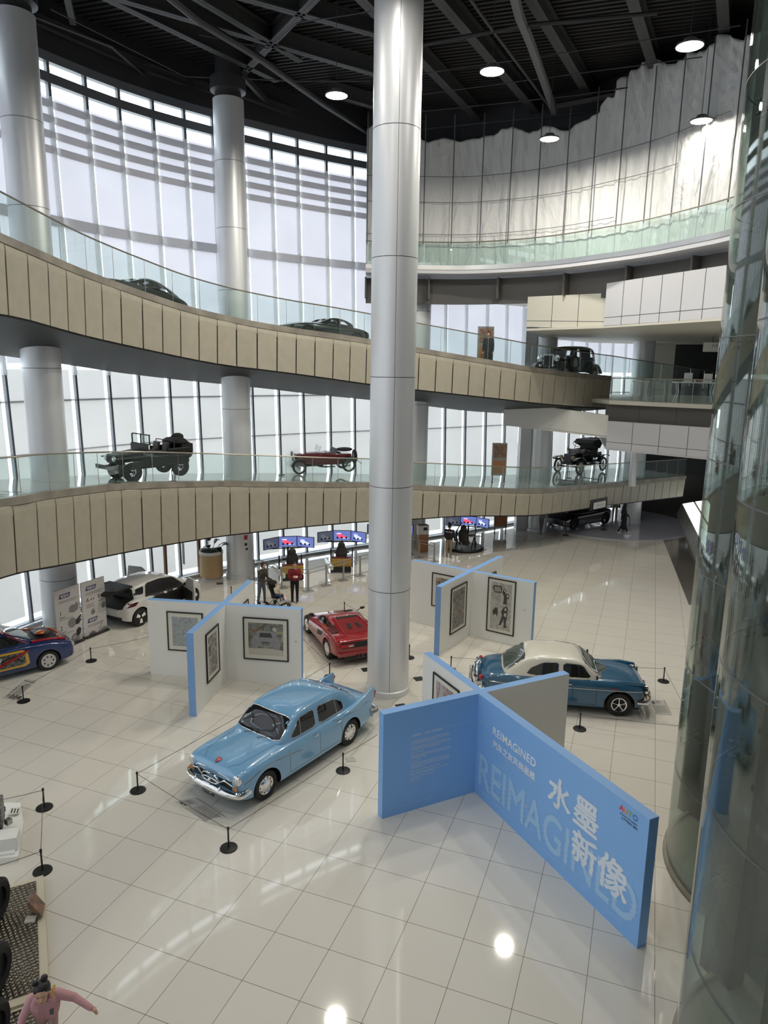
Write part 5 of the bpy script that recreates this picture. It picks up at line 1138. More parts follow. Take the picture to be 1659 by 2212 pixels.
for s_ in (-1, 1):
    v = c.patch('louvre_vent', ON, 'z+', [(-.82, s_ * .56), (-.82, s_ * .84), (-1.38, s_ * .86), (-1.38, s_ * .62)], 'black', rnd=0, off=.012)
    for k in range(7): c.line('louvre', ON, 'z+', [(-.88 - .07 * k, s_ * .58), (-.88 - .07 * k, s_ * .84)], .010, 'paint_red', off=.014)
    c.line('engine_bay_rib', ON, 'z+', [(-.45, s_ * .42), (-1.7, s_ * .52)], .022, 'paint_red', off=.01)
    c.patch('engine_vent', 'roof', 'z+', [(-.95, s_ * .07), (-.95, s_ * .2), (-1.3, s_ * .24), (-1.3, s_ * .11)], 'black', rnd=0, off=.014)
    c.box('tail_lamp', (-2.07, s_ * .58, .68), (.04, .46, .11), 'red_lens', bevel=.01); c.box('tail_lamp_strip', (-2.095, s_ * .46, .68), (.01, .16, .05), 'lamp_lens')
    for q in (.09, .22): g = MB(); g.cyl((-2.16, s_ * q, .30), (-2.0, s_ * q, .30), .045, n=16); g.build('exhaust_pipe', 'dark_steel', c.root, True)
    c.tube('mirror_stalk', [(.55, s_ * .80, .86), (.50, s_ * .92, .95)], .012, 'black'); c.ball('door_mirror', (.48, s_ * .97, .97), (.05, .10, .05), 'black')
    g = MB(); g.lathe([(.46, -.04), (.44, .0), (.385, .02), (.38, -.05)], axis='Y', n=28, a0=0.05, a1=PI - .05); 
    g.v = [(x - 1.225, s_ * (y + .985), z + r) for x, y, z in g.v]; g.build('wheel_arch_flare', 'paint_red', c.root, True)
c.box('tail_panel', (-2.055, 0, .69), (.03, 1.5, .18), 'carbon_trim'); c.box('rear_valance', (-2.03, 0, .40), (.12, 1.78, .16), 'paint_red', bevel=.03); c.box('diffuser', (-2.0, 0, .26), (.1, 1.3, .14), 'black')
c.tube('wiper', [(.9, 0, .78), (.4, .35, .98)], .008, 'black'); c.box('underbody', (0, 0, .2), (3.4, 1.5, .12), 'black')
for sd in (-1, 1): c.wheel(1.225, sd * .80, r, .22, style='cap', ri=.66); c.wheel(-1.225, sd * .84, r + .01, .32, style='cap', ri=.66)

# ---- 4 white electric car with hatch and doors open, nose to the right
o, a, wb_ = place(fl(415, 1307), fl(302, 1351), .77, left=False)
c = Car('white compact electric car with open tailgate and doors, behind the left wall', o, a, 'car', wb_ / 2.62, 'electric_car'); r = .33
st = [(2.02, .60, .34, .66, .70), (1.88, .76, .26, .76, .82), (1.5, .86, .22, .86, .94), (1.1, .88, .20, .92, 1.02), (.5, .885, .20, .94, 1.0), (-.3, .885, .20, .96, 1.0), (-1.0, .885, .20, .98, 1.0), (-1.5, .87, .24, .98, 1.0), (-1.78, .82, .30, .90, .90), (-1.92, .72, .36, .70, .70)]
c.body(st, [(1.31, r, .38, .88), (-1.31, r, .38, .88)], 'paint_pearl', crown=.01)
cab = [(1.15, .68, .66, 1.0), (.9, .74, .68, 1.16), (.6, .77, .66, 1.34), (.3, .78, .64, 1.46), (-.1, .78, .63, 1.53), (-.7, .78, .62, 1.52), (-1.2, .76, .61, 1.46), (-1.5, .74, .60, 1.36)]
c.cabin(cab, .97, 'paint_pearl')
c.patch('windscreen', ON, 'x+', [(-.60, 1.06), (.60, 1.06), (.54, 1.38), (-.54, 1.38)], 'dark_glass', rnd=1)
c.patch('door_opening', ('roof', 'body'), 'y+', [(.90, .40), (.92, .98), (.45, 1.36), (-.2, 1.45), (-.85, 1.42), (-1.0, .95), (-.86, .40)], 'black', rnd=1, mir=True, off=.008)
c.patch('side_window', 'roof', 'y+', [(-1.05, 1.1), (-.95, 1.36), (-1.3, 1.32), (-1.4, 1.12)], 'dark_glass', rnd=1, mir=True)
for s_ in (-1, 1):
    c.patch('tail_lamp', 'body', 'y+' if s_ > 0 else 'y-', [(-1.35, .92), (-1.75, .92), (-1.84, .78), (-1.5, .80)], 'tail_dark', rnd=1)
    g = MB()   # front door swung wide open
    P = [(0, .32), (0, .98), (-.42, 1.38), (-.95, 1.42), (-1.02, .95), (-.95, .32)]; v = [(x, 0, z) for x, z in P] + [(x, .06, z) for x, z in P]; n = 6
    g.add(v, [tuple(range(6)), tuple(range(11, 5, -1))] + [(k, (k + 1) % 6, 6 + (k + 1) % 6, 6 + k) for k in range(6)]); d = g.build('door', 'paint_pearl', c.root, bevel=.015); d.location = (.88, s_ * .88, 0); d.rotation_euler = (0, 0, -s_ * 1.15)
    g = MB(); g.box((-.45, .03, .66), (.8, .075, .5)); g.build('door_lining', 'leather', d); g = MB(); g.add([(-.1, .03, 1.0), (-.44, .03, 1.34), (-.88, .03, 1.37), (-.94, .03, 1.0)], [(0, 1, 2, 3)]); g.build('door_glass', 'rail_glass', d)
    c.ball('door_mirror', (.80, s_ * .98, 1.04), (.07, .10, .06), 'black')
    c.box('seat', (.15, s_ * .36, .62), (.5, .46, .2), 'leather', bevel=.05); c.box('headlamp', (1.88, s_ * .58, .72), (.12, .22, .07), 'lamp_lens', rz=-s_ * .5, bevel=.02)
# hatch opening and raised tailgate
c.patch('boot_opening', ('roof', 'body'), 'x-', [(-.60, .70), (.60, .70), (.66, .95), (.54, 1.36), (-.54, 1.36), (-.66, .95)], 'black', rnd=1, off=.02)
g = MB(); g.add([(0, -.58, 0), (0, .58, 0), (-.75, .60, .0), (-1.0, .5, -.10), (-1.0, -.5, -.10), (-.75, -.60, 0)], [(0, 1, 2, 3, 4, 5)]); tg = g.build('tailgate', 'black', c.root); md = tg.modifiers.new('s', 'SOLIDIFY'); md.thickness = .07; tg.location = (-1.38, 0, 1.47); tg.rotation_euler = (0, -.02, 0)
for s_ in (-1, 1): c.tube('gas_strut', [(-1.5, s_ * .58, 1.1), (-1.95, s_ * .56, 1.45)], .01, 'black')
c.box('rear_plate_recess', (-1.90, 0, .58), (.06, .8, .16), 'grey_panel', bevel=.03); c.box('boot_floor', (-1.62, 0, .74), (.3, 1.0, .05), 'leather'); c.box('rear_reflector', (-1.9, 0, .36), (.05, 1.1, .1), 'black')
c.box('underbody', (0, 0, .24), (3.4, 1.4, .12), 'black'); c.wheels(1.31, -1.31, .77, r, .2, style='quad', ri=.70)

# ---- 5 cutaway car at the left edge, nose to the right
hv = Vector((-8.69 + 12.3, 23.98 - 20.1, 0)); hv = Vector((.745, .667, 0)); lv = Vector((-hv.y, hv.x, 0)); nf = fl(105, 1446); WB = 2.6; cen = nf - hv * WB / 2 + lv * .72
c = Car('blue cutaway sectioned car with orange and red inner parts at the left edge', cen, math.atan2(hv.y, hv.x), 'car', 1.0, 'cutaway_car'); r = .31
st = [(2.15, .60, .36, .60, .62), (2.05, .74, .28, .68, .72), (1.7, .82, .24, .80, .84), (1.3, .84, .22, .86, .92), (.8, .845, .22, .90, .98), (0, .85, .22, .92, .96), (-1.3, .845, .22, .93, .98), (-1.9, .80, .28, .90, .96), (-2.2, .70, .38, .80, .84)]
c.body(st, [(1.3, r, .36, .84), (-1.3, r, .36, .84)], 'paint_navy')
cab = [(1.0, .68, .64, .98), (.7, .72, .66, 1.14), (.4, .74, .62, 1.30), (.1, .74, .60, 1.40), (-.5, .74, .59, 1.43), (-1.0, .73, .58, 1.38), (-1.5, .71, .58, 1.15), (-1.8, .68, .6, .97)]
c.cabin(cab, .93, 'paint_navy')
c.patch('windscreen', ON, 'x+', [(-.60, 1.02), (.60, 1.02), (.54, 1.32), (-.54, 1.32)], 'mid_glass', rnd=1)
c.patch('side_window', 'roof', 'y+', [(.62, 1.0), (.25, 1.30), (-.3, 1.33), (-.3, 1.0)], 'dark_glass', rnd=1, mir=True, trim='black'); c.patch('side_window', 'roof', 'y+', [(-.38, 1.0), (-.38, 1.33), (-1.0, 1.28), (-1.3, 1.0)], 'dark_glass', rnd=1, mir=True, trim='black')
for x0, x1 in ((.78, -.28), (-.38, -1.0)):
    c.patch('cutaway_opening', 'body', 'y-', [(x0, .34), (x0 - .06, .84), (x1 + .04, .86), (x1, .34)], 'paint_yellow', rnd=1, off=.006)
    c.patch('door_cavity', 'body', 'y-', [(x0 - .1, .40), (x0 - .14, .78), (x1 + .12, .80), (x1 + .1, .40)], 'grey_mech', rnd=1, off=.010)
    c.line('brace', 'body', 'y-', [(x0 - .02, .80), (x1 + .04, .42)], .035, 'paint_red', off=.02); c.line('mechanism', 'body', 'y-', [(x0 - .2, .5), (x0 - .45, .72), (x1 + .2, .6)], .02, 'black', off=.02); c.line('mechanism', 'body', 'y-', [(x1 + .2, .44), (x1 + .3, .74)], .018, 'dull_chrome', off=.02)
c.patch('bonnet_cutout', 'body', 'z+', [(.95, -.55), (.95, .55), (1.75, .52), (1.75, -.52)], 'black', rnd=1, off=.01)
for y0, y1, mm in ((-.62, -.5, 'paint_red'), (.62, .5, 'paint_orange')): c.line('wing_rail', 'body', 'z+', [(.9, y0), (1.9, y1)], .05, mm, off=.02)
c.line('bonnet_rib', 'body', 'z+', [(1.75, -.55), (1.85, 0), (1.75, .55)], .045, 'paint_orange', off=.02); c.box('engine', (1.35, .1, .96), (.45, .5, .12), 'grey_mech', bevel=.03); c.ball('air_filter', (1.3, -.15, 1.02), (.14, .14, .06), 'paint_orange')
c.line('pillar_stripe', 'roof', 'y-', [(.75, .98), (.2, 1.36)], .02, 'paint_red', off=.01); c.line('roof_stripe', 'roof', 'z+', [(.2, -.5), (.2, .5)], .04, 'paint_orange', off=.01)
c.box('underbody', (0, 0, .26), (3.6, 1.3, .12), 'black'); c.wheels(1.3, -1.3, .73, r, .18, style='steel5', ri=.68)
for s_ in (-1, 1): c.box('headlamp', (2.07, s_ * .55, .62), (.1, .28, .12), 'lamp_lens', bevel=.03)

# ---- 6 dark concept car on the platform, nose to the left
o, a, wb_ = place(fl(1238, 1143, .05), fl(1305, 1131, .05), .84)
o.z = .05
c = Car('long low dark grey concept car on the round platform', o, a, 'car', wb_ / 3.0, 'concept_car'); r = .37
st = [(2.35, .60, .30, .50, .52), (2.2, .86, .22, .60, .66), (1.8, .96, .18, .72, .80), (1.4, .98, .18, .78, .88), (.8, .96, .18, .80, .92), (0, .94, .18, .80, .9), (-.8, .96, .18, .84, .92), (-1.5, .99, .20, .88, .94), (-2.0, .95, .28, .88, .94), (-2.3, .80, .40, .84, .90)]
c.body(st, [(1.5, r, .42, .98), (-1.5, r, .42, .99)], 'paint_graphite', crown=.0)
cab = [(1.3, .70, .66, .9), (.9, .76, .66, 1.06), (.4, .80, .62, 1.24), (0, .80, .60, 1.30), (-.5, .79, .59, 1.28), (-1.1, .76, .58, 1.14), (-1.7, .7, .56, .96)]
c.cabin(cab, .86, 'dark_glass')
c.patch('headlamp', 'body', 'y+', [(2.1, .55), (1.75, .66), (1.8, .60), (2.05, .48)], 'lamp_lens', rnd=0, mir=True); c.patch('front_intake', 'body', 'x+', [(-.5, .28), (.5, .28), (.55, .42), (-.55, .42)], 'black', rnd=0)
c.line('side_crease', 'body', 'y+', [(1.0, .55), (.2, .42), (-.9, .60)], .006, 'dull_chrome', off=.002, mir=True); c.wheels(1.5, -1.5, .88, r, .24, style='dark', ri=.78)
c.line('light_strip', 'body', 'x+', [(-.75, .56), (.75, .56)], .008, 'lamp_lens', off=.004)
# ================================================================== RAMP CARS
def ramp_pos(P, px, inward, zoff=0.0):
    'a spot on a ramp: P path, px = picture column of the edge point, inward metres from the edge'
    k = min(np.linspace(0, P.L, 900), key=lambda q: abs(pr(*P(q)[:3])[0] - px) if P(q)[1] > 3 else 1e9)
    p = P(k); T = P.tan(k); n = np.array([-T[1], T[0]]); q = p[:2] + n * inward; e = .5
    slope = (P(min(P.L, k + e))[2] - P(max(0, k - e))[2]) / (2 * e)
    return Vector((q[0], q[1], p[2] + zoff)), T, math.atan(slope)
def floor_z(P, x, y):
    k = min(range(len(P.p)), key=lambda q: (P.p[q][0] - x) ** 2 + (P.p[q][1] - y) ** 2); return float(P.p[k][2])
def gpt(P, x, y, z0, dz=0.):
    z = z0
    for _ in range(8): p = fl(x, y, z + dz); z = floor_z(P, p.x, p.y)
    return fl(x, y, z + dz)
def through_windows(c, polys, part='roof', ends=None):
    'hollow the cabin and open its windows so one sees through it'
    o = [q for q in c.root.children if q.name.split('.')[0] == part][0]
    xs = [v.co.x for v in o.data.vertices]; zs = [v.co.z for v in o.data.vertices]; cx = (min(xs) + max(xs)) / 2; zb = min(zs)
    inn = bpy.data.objects.new('inner', o.data.copy()); COL.objects.link(inn); inn.parent = c.root
    for v in inn.data.vertices: v.co = Vector((cx + (v.co.x - cx) * .95, v.co.y * .93, zb - .05 + (v.co.z - zb) * .95))
    g = MB()
    for P in polys: n = len(P); g.add([(x, -1.2, z) for x, z in P] + [(x, 1.2, z) for x, z in P], [tuple(range(n)), tuple(range(2 * n - 1, n - 1, -1))] + [(k, (k + 1) % n, n + (k + 1) % n, n + k) for k in range(n)])
    ct = g.build('cut', 'black', c.root); cuts = [inn, ct]
    if ends:
        g = MB(); P = ends; n = len(P); g.add([(-4, y, z) for y, z in P] + [(4, y, z) for y, z in P], [tuple(range(n)), tuple(range(2 * n - 1, n - 1, -1))] + [(k, (k + 1) % n, n + (k + 1) % n, n + k) for k in range(n)]); cuts.append(g.build('cut', 'black', c.root))
    for q in cuts: md = o.modifiers.new('b', 'BOOLEAN'); md.operation = 'DIFFERENCE'; md.object = q; md.solver = 'EXACT'
    me = evaluated(o); o.modifiers.clear(); o.data = me
    for q in cuts: bpy.data.objects.remove(q)
    me.set_sharp_from_angle(angle=math.radians(35))
# ---- jeep
pf = gpt(LOP, 296, 1038, 5.1); pb_ = fl(394, 1031, pf.z); o, a, wb_ = place(pf, pb_, .62); wb_ *= 1.16; o.x -= .18; o.y -= .1; a += .24
c = Car('dark green open military jeep with folded canvas top on the lower gallery', o, a, 'car', wb_ / 2.05, 'open_jeep', tilt=-.02); r = .37
c.box('chassis', (0, 0, .48), (3.1, .8, .12), 'paint_green'); g = MB()
g.box((-.55, 0, .72), (1.7, 1.45, .40)); g.build('tub', 'paint_green', c.root, bevel=.04)
for s_ in (-1, 1):
    c.box('body_side', (-.95, s_ * .70, 1.0), (.95, .06, .30), 'paint_green', bevel=.03); c.box('rear_fender', (-1.02, s_ * .70, .84), (.95, .24, .05), 'paint_green', bevel=.02)
    c.box('front_fender', (1.05, s_ * .60, .92), (1.05, .30, .05), 'paint_green', bevel=.02); c.box('fender_skirt', (.50, s_ * .62, .78), (.06, .24, .3), 'paint_green')
    g = MB(); g.lathe([(.1, 0), (.1, .05), (0, .07)], axis='X', n=20); h = g.build('headlamp', 'lamp_lens', c.root, True); h.location = (1.56, s_ * .33, .90)
    c.box('seat', (-.35, s_ * .35, .98), (.45, .42, .12), 'leather', bevel=.04); c.box('seat_back', (-.58, s_ * .35, 1.15), (.1, .42, .42), 'leather', ry=-.15, bevel=.04)
g = MB(); g.add([(.42, -.48, .75), (1.55, -.40, .72), (1.55, .40, .72), (.42, .48, .75), (.42, -.46, 1.14), (1.55, -.38, 1.04), (1.55, .38, 1.04), (.42, .46, 1.14)], [(0, 1, 5, 4), (3, 7, 6, 2), (4, 5, 6, 7), (1, 2, 6, 5), (0, 4, 7, 3), (0, 3, 2, 1)]); g.build('bonnet', 'paint_green', c.root, bevel=.05)
g = MB()
for k in range(7): g.box((1.565, -.24 + .08 * k, .86), (.02, .035, .26))
g.build('grille', 'black', c.root); c.box('front_bumper', (1.78, 0, .58), (.08, 1.5, .16), 'dark_steel', bevel=.02); c.box('bumper_arm', (1.62, .35, .58), (.3, .07, .08), 'dark_steel'); c.box('bumper_arm', (1.62, -.35, .58), (.3, .07, .08), 'dark_steel')
g = MB()   # windscreen frame: outer ring + centre bar + lower panel
def wbar(y0, z0, y1, z1, t=.045): c0_ = ((y0 + y1) / 2, (z0 + z1) / 2); g.box((.34 - (c0_[1] - 1.15) * .18, c0_[0], c0_[1]), (.04, max(t, abs(y1 - y0)), max(t, abs(z1 - z0))))
wbar(-.66, 1.72, .66, 1.72); wbar(-.66, 1.36, .66, 1.36); wbar(-.66, 1.36, -.66, 1.72); wbar(.66, 1.36, .66, 1.72); wbar(0, 1.36, 0, 1.72, .03); g.box((.34, 0, 1.22), (.04, 1.32, .26)); g.build('windscreen_frame', 'paint_green', c.root)
g = MB(); g.box((.27, 0, 1.54), (.012, 1.3, .34)); g.build('windscreen_glass', 'rail_glass', c.root)
c.tube('steering_wheel', [(-.05 + .06 * math.cos(t), .35 + .2 * math.sin(t), 1.20 + .17 * math.cos(t)) for t in np.linspace(0, 2 * PI, 20)], .014, 'black'); c.tube('steering_column', [(-.05, .35, 1.2), (.35, .35, .95)], .018, 'black')
g = MB(); g.ball((-1.22, 0, 1.32), (.42, .70, .20), 16); g.ball((-1.35, 0, 1.50), (.24, .26, .16), 14); g.box((-1.35, 0, 1.12), (.5, 1.4, .3)); g.build('folded_canvas_top', 'canvas_dark', c.root, True)
c.tube('hoop', [(-.75, -.70, 1.1), (-.78, -.68, 1.42), (-.78, .68, 1.42), (-.75, .70, 1.1)], .02, 'dark_steel')
w_ = c.wheel(-1.66, .42, .34, .2, style='dark'); w_.rotation_euler = (0, 0, PI / 2); w_.location = (-1.55, .30, .98); w_.name = 'spare_wheel'
c.box('jerrycan', (-1.5, -.42, .88), (.16, .34, .45), 'paint_green', bevel=.03); c.wheels(1.02, -1.02, .62, r, .19, style='dark', ri=.5)
c.tube('axle', [(1.02, -.55, r), (1.02, .55, r)], .045, 'dark_steel'); c.tube('axle', [(-1.02, -.55, r), (-1.02, .55, r)], .045, 'dark_steel')
# ---- red vintage roadster
pf = gpt(LOP, 641, 1022, 4.5); pb_ = fl(740, 1024, pf.z); o, a, wb_ = place(pf, pb_, .60); a += .36; o.y += .2
c = Car('dark red vintage open roadster with wire wheels on the lower gallery', o, a, 'car', wb_ / 2.39 * 1.1, 'vintage_roadster', tilt=-.02); r = .33
st = [(1.30, .22, .46, .86, .90), (1.0, .26, .44, .88, .94), (.5, .33, .42, .91, .97), (.1, .42, .40, .93, .98), (-.2, .46, .38, .92, .94), (-.7, .47, .38, .88, .86), (-1.1, .46, .40, .86, .86), (-1.5, .42, .44, .82, .82)]
c.body(st, None, 'paint_maroon', lvl=1, crown=.0); c.box('cockpit', (-.45, 0, .90), (.85, .78, .08), 'black', bevel=.03)
g = MB(); g.box((1.33, 0, .72), (.09, .44, .50)); g.build('radiator_shell', 'chrome', c.root, bevel=.05); c.box('grille', (1.385, 0, .70), (.01, .34, .38), 'carbon_trim')
for s_ in (-1, 1):
    g = MB(); g.lathe([(0, -.12), (.09, -.06), (.12, .02), (.12, .05), (0, .065)], axis='X', n=20); h = g.build('headlamp', 'chrome', c.root, True); h.location = (1.38, s_ * .38, .88)
    P = cr([(1.60, .38), (1.50, .62), (1.2, .74), (.85, .68), (.45, .44), (.1, .33), (-.5, .32)], 4); v = [(x, s_ * .46, z) for x, z in P] + [(x, s_ * .74, z - .02) for x, z in P]; n = len(P); g = MB(); g.add(v, [(k, k + 1, n + k + 1, n + k) for k in range(n - 1)]); q = g.build('front_wing', 'paint_black', c.root, True); md = q.modifiers.new('s', 'SOLIDIFY'); md.thickness = .025
    P = cr([(-.62, .36), (-.85, .62), (-1.15, .76), (-1.45, .70), (-1.70, .52), (-1.82, .40)], 4); v = [(x, s_ * .44, z) for x, z in P] + [(x, s_ * .74, z - .03) for x, z in P]; n = len(P); g = MB(); g.add(v, [(k, k + 1, n + k + 1, n + k) for k in range(n - 1)]); q = g.build('rear_wing', 'paint_black', c.root, True); md = q.modifiers.new('s', 'SOLIDIFY'); md.thickness = .025
    c.box('seat', (-.60, s_ * .22, .98), (.14, .38, .30), 'seat_cloth', ry=-.25, bevel=.04); c.line('door_gap', 'body', 'y+' if s_ > 0 else 'y-', [(.05, .86), (.05, .46), (-.55, .46), (-.55, .84)], .004)
g = MB(); g.box((.16, 0, 1.12), (.012, .86, .26), 0, 0, -.35); g.build('windscreen_glass', 'rail_glass', c.root); c.tube('windscreen_frame', [(.2, -.44, 1.0), (.11, -.44, 1.26), (.11, .44, 1.26), (.2, .44, 1.0)], .012, 'chrome')
g = MB(); g.ball((-1.15, 0, 1.02), (.42, .46, .09), 14); g.build('folded_hood', 'canvas_dark', c.root, True); c.tube('bumper', [(1.62, -.55, .42), (1.68, 0, .42), (1.62, .55, .42)], .025); c.box('engine_belly', (.6, 0, .36), (1.3, .42, .14), 'black')
c.tube('axle', [(1.2, -.55, r), (1.2, .55, r)], .03, 'dark_steel'); c.tube('axle', [(-1.2, -.55, r), (-1.2, .55, r)], .03, 'dark_steel'); c.wheels(1.2, -1.2, .60, r, .13, style='wire', ri=.74)
w_ = c.wheel(-1.6, .0, r, .12, style='wire', ri=.74); w_.rotation_euler = (0, .0, PI / 2); w_.location = (-1.66, 0, .66); w_.name = 'spare_wheel'
# ---- brass era car
pf, pb_ = gpt(LOP, 1249, 1024, 3.2), gpt(LOP, 1299, 1018, 3.0); o, a, wb_ = place(pf, pb_, .70); o.z = (pf.z + pb_.z) / 2
c = Car('black brass era open car with wooden spoked wheels and half folded hood', o, a, 'car', wb_ / 2.54, 'brass_era_car'); r = .40
c.box('chassis', (0, 0, .56), (3.0, .72, .10), 'black'); g = MB(); g.box((1.0, 0, .86), (.75, .52, .46)); g.build('bonnet', 'paint_black', c.root, bevel=.06); c.box('radiator', (1.40, 0, .84), (.08, .5, .52), 'dark_steel', bevel=.03)
c.box('dashboard', (.58, 0, 1.0), (.06, .9, .6), 'paint_black', bevel=.02); c.box('front_body', (.05, 0, .82), (1.1, .98, .42), 'paint_black', bevel=.05); c.box('seat_box', (-.45, 0, 1.05), (.75, 1.1, .42), 'leather', bevel=.08); c.box('seat_back', (-.80, 0, 1.38), (.18, 1.12, .62), 'leather', ry=-.12, bevel=.07); c.box('rear_deck', (-1.2, 0, .90), (.65, .85, .32), 'paint_black', bevel=.05)
g = MB(); g.add([(-.35, -.6, 1.78), (-.35, .6, 1.78), (-1.35, .6, 1.80), (-1.35, -.6, 1.80), (-.55, -.6, 1.45), (-.55, .6, 1.45), (-.95, .6, 1.3), (-.95, -.6, 1.3), (-.1, -.58, 1.60), (-.1, .58, 1.60)], [(0, 1, 2, 3), (0, 3, 7, 4), (1, 5, 6, 2), (3, 2, 6, 7), (0, 4, 8), (1, 9, 5), (0, 8, 9, 1)]); q = g.build('folding_hood', 'canvas_dark', c.root); md = q.modifiers.new('s', 'SOLIDIFY'); md.thickness = .05
g = MB(); g.ball((-1.45, 0, 1.73), (.32, .62, .12), 14); g.build('hood_roll', 'canvas_dark', c.root, True)
for s_ in (-1, 1):
    for x0 in (1.27, -1.27):
        P = cr([(x0 + .52, .80), (x0 + .25, .93), (x0 - .1, .93), (x0 - .42, .72), (x0 - .6, .52)] if x0 > 0 else [(x0 + .55, .55), (x0 + .35, .80), (x0 + .05, .93), (x0 - .3, .93), (x0 - .55, .84)], 4); n = len(P); g = MB(); g.add([(x, s_ * .52, z) for x, z in P] + [(x, s_ * .80, z) for x, z in P], [(k, k + 1, n + k + 1, n + k) for k in range(n - 1)]); q = g.build('fender', 'paint_black', c.root, True); md = q.modifiers.new('s', 'SOLIDIFY'); md.thickness = .025
    c.box('running_board', (0, s_ * .64, .50), (1.3, .28, .04), 'black'); g = MB(); g.lathe([(0, -.12), (.09, -.06), (.11, .04), (0, .06)], axis='X', n=18); h = g.build('headlamp', 'brass', c.root, True); h.location = (1.48, s_ * .36, .92)
    c.ball('side_lamp', (.62, s_ * .50, 1.28), (.06, .05, .10), 'brass')
c.tube('steering_wheel', [(.18 + .10 * math.cos(t), -.25 + .2 * math.sin(t), 1.55 + .17 * math.cos(t)) for t in np.linspace(0, 2 * PI, 20)], .014, 'black'); c.tube('steering_column', [(.18, -.25, 1.62), (.6, -.25, 1.0)], .018, 'brass')
c.tube('axle', [(1.27, -.6, r), (1.27, .6, r)], .035, 'dark_steel'); c.tube('axle', [(-1.27, -.6, r), (-1.27, .6, r)], .035, 'dark_steel'); c.wheels(1.27, -1.27, .68, r, .10, style='wood', ri=.82)
# ---- thirties limousine on the upper ramp
p, T, sl = ramp_pos(UPP, 1284, 1.7, -.38); hd = math.atan2(-T[1], -T[0]) + .10
c = Car('black thirties saloon with whitewall tyres on the upper ramp at right', p, hd, 'car', 1.08, 'vintage_saloon', tilt=-sl * .6); r = .38
st = [(1.95, .28, .55, 1.0, 1.05), (1.5, .36, .55, 1.06, 1.12), (1.0, .46, .5, 1.12, 1.18), (.6, .64, .5, 1.16, 1.2), (.3, .72, .5, 1.2, 1.2), (-.8, .74, .5, 1.2, 1.2), (-1.7, .70, .5, 1.15, 1.15), (-2.1, .6, .6, 1.0, 1.0)]
c.body(st, None, 'paint_black', lvl=1, crown=.0)
c.cabin([(.62, .66, .64, 1.2), (.52, .68, .66, 1.62), (.35, .70, .66, 1.74), (-.4, .72, .67, 1.80), (-1.2, .72, .66, 1.79), (-1.65, .70, .62, 1.68), (-1.85, .66, .56, 1.3)], 1.12, 'paint_black', lvl=1)
through_windows(c, [[(.42, 1.22), (.42, 1.58), (.08, 1.62), (.08, 1.22)], [(-1.02, 1.26), (-1.02, 1.62), (-1.46, 1.60), (-1.46, 1.26)]], ends=[(-.5, 1.28), (.5, 1.28), (.48, 1.56), (-.48, 1.56)])
c.patch('side_window', 'roof', 'y+', [(-.02, 1.22), (-.02, 1.62), (-.9, 1.64), (-.9, 1.22)], 'dark_glass', rnd=0, mir=True)
c.box('radiator_shell', (1.98, 0, .98), (.14, .56, .62), 'chrome', bevel=.06); c.box('grille', (2.055, 0, .96), (.01, .46, .52), 'carbon_trim')
for s_ in (-1, 1):
    g = MB(); g.lathe([(0, -.16), (.12, -.08), (.15, .03), (.15, .06), (0, .08)], axis='X', n=20); h = g.build('headlamp', 'chrome', c.root, True); h.location = (2.0, s_ * .46, 1.08)
    P = cr([(2.25, .5), (2.0, .86), (1.6, .95), (1.2, .82), (.8, .55), (.3, .48), (-.9, .46)], 4); n = len(P); g = MB(); g.add([(x, s_ * .40, z) for x, z in P] + [(x, s_ * .84, z - .03) for x, z in P], [(k, k + 1, n + k + 1, n + k) for k in range(n - 1)]); q = g.build('front_wing', 'paint_black', c.root, True); md = q.modifiers.new('s', 'SOLIDIFY'); md.thickness = .03
    P = cr([(-.9, .48), (-1.2, .85), (-1.6, .96), (-2.0, .8), (-2.3, .5)], 4); n = len(P); g = MB(); g.add([(x, s_ * .55, z) for x, z in P] + [(x, s_ * .84, z - .03) for x, z in P], [(k, k + 1, n + k + 1, n + k) for k in range(n - 1)]); q = g.build('rear_wing', 'paint_black', c.root, True); md = q.modifiers.new('s', 'SOLIDIFY'); md.thickness = .03
    w_ = c.wheel(.85, s_ * .70, .36, .15, style='white', ri=.5); w_.location = (.78, s_ * .74, .92); w_.name = 'spare_wheel'
    c.ball('fog_lamp', (2.15, s_ * .35, .72), (.05, .08, .08), 'chrome')
c.tube('bumper', [(2.35, -.75, .55), (2.45, 0, .55), (2.35, .75, .55)], .03); c.tube('windscreen_frame', [(.64, -.62, 1.2), (.56, -.60, 1.62), (.56, .60, 1.62), (.64, .62, 1.2)], .02, 'dull_chrome'); c.tube('rear_bumper', [(-2.35, -.7, .6), (-2.5, 0, .6), (-2.35, .7, .6)], .03, 'dull_chrome')
c.wheels(1.6, -1.55, .70, r, .15, style='white', ri=.5); c.box('luggage_rack', (-2.28, 0, .75), (.2, .9, .4), 'black', bevel=.03)
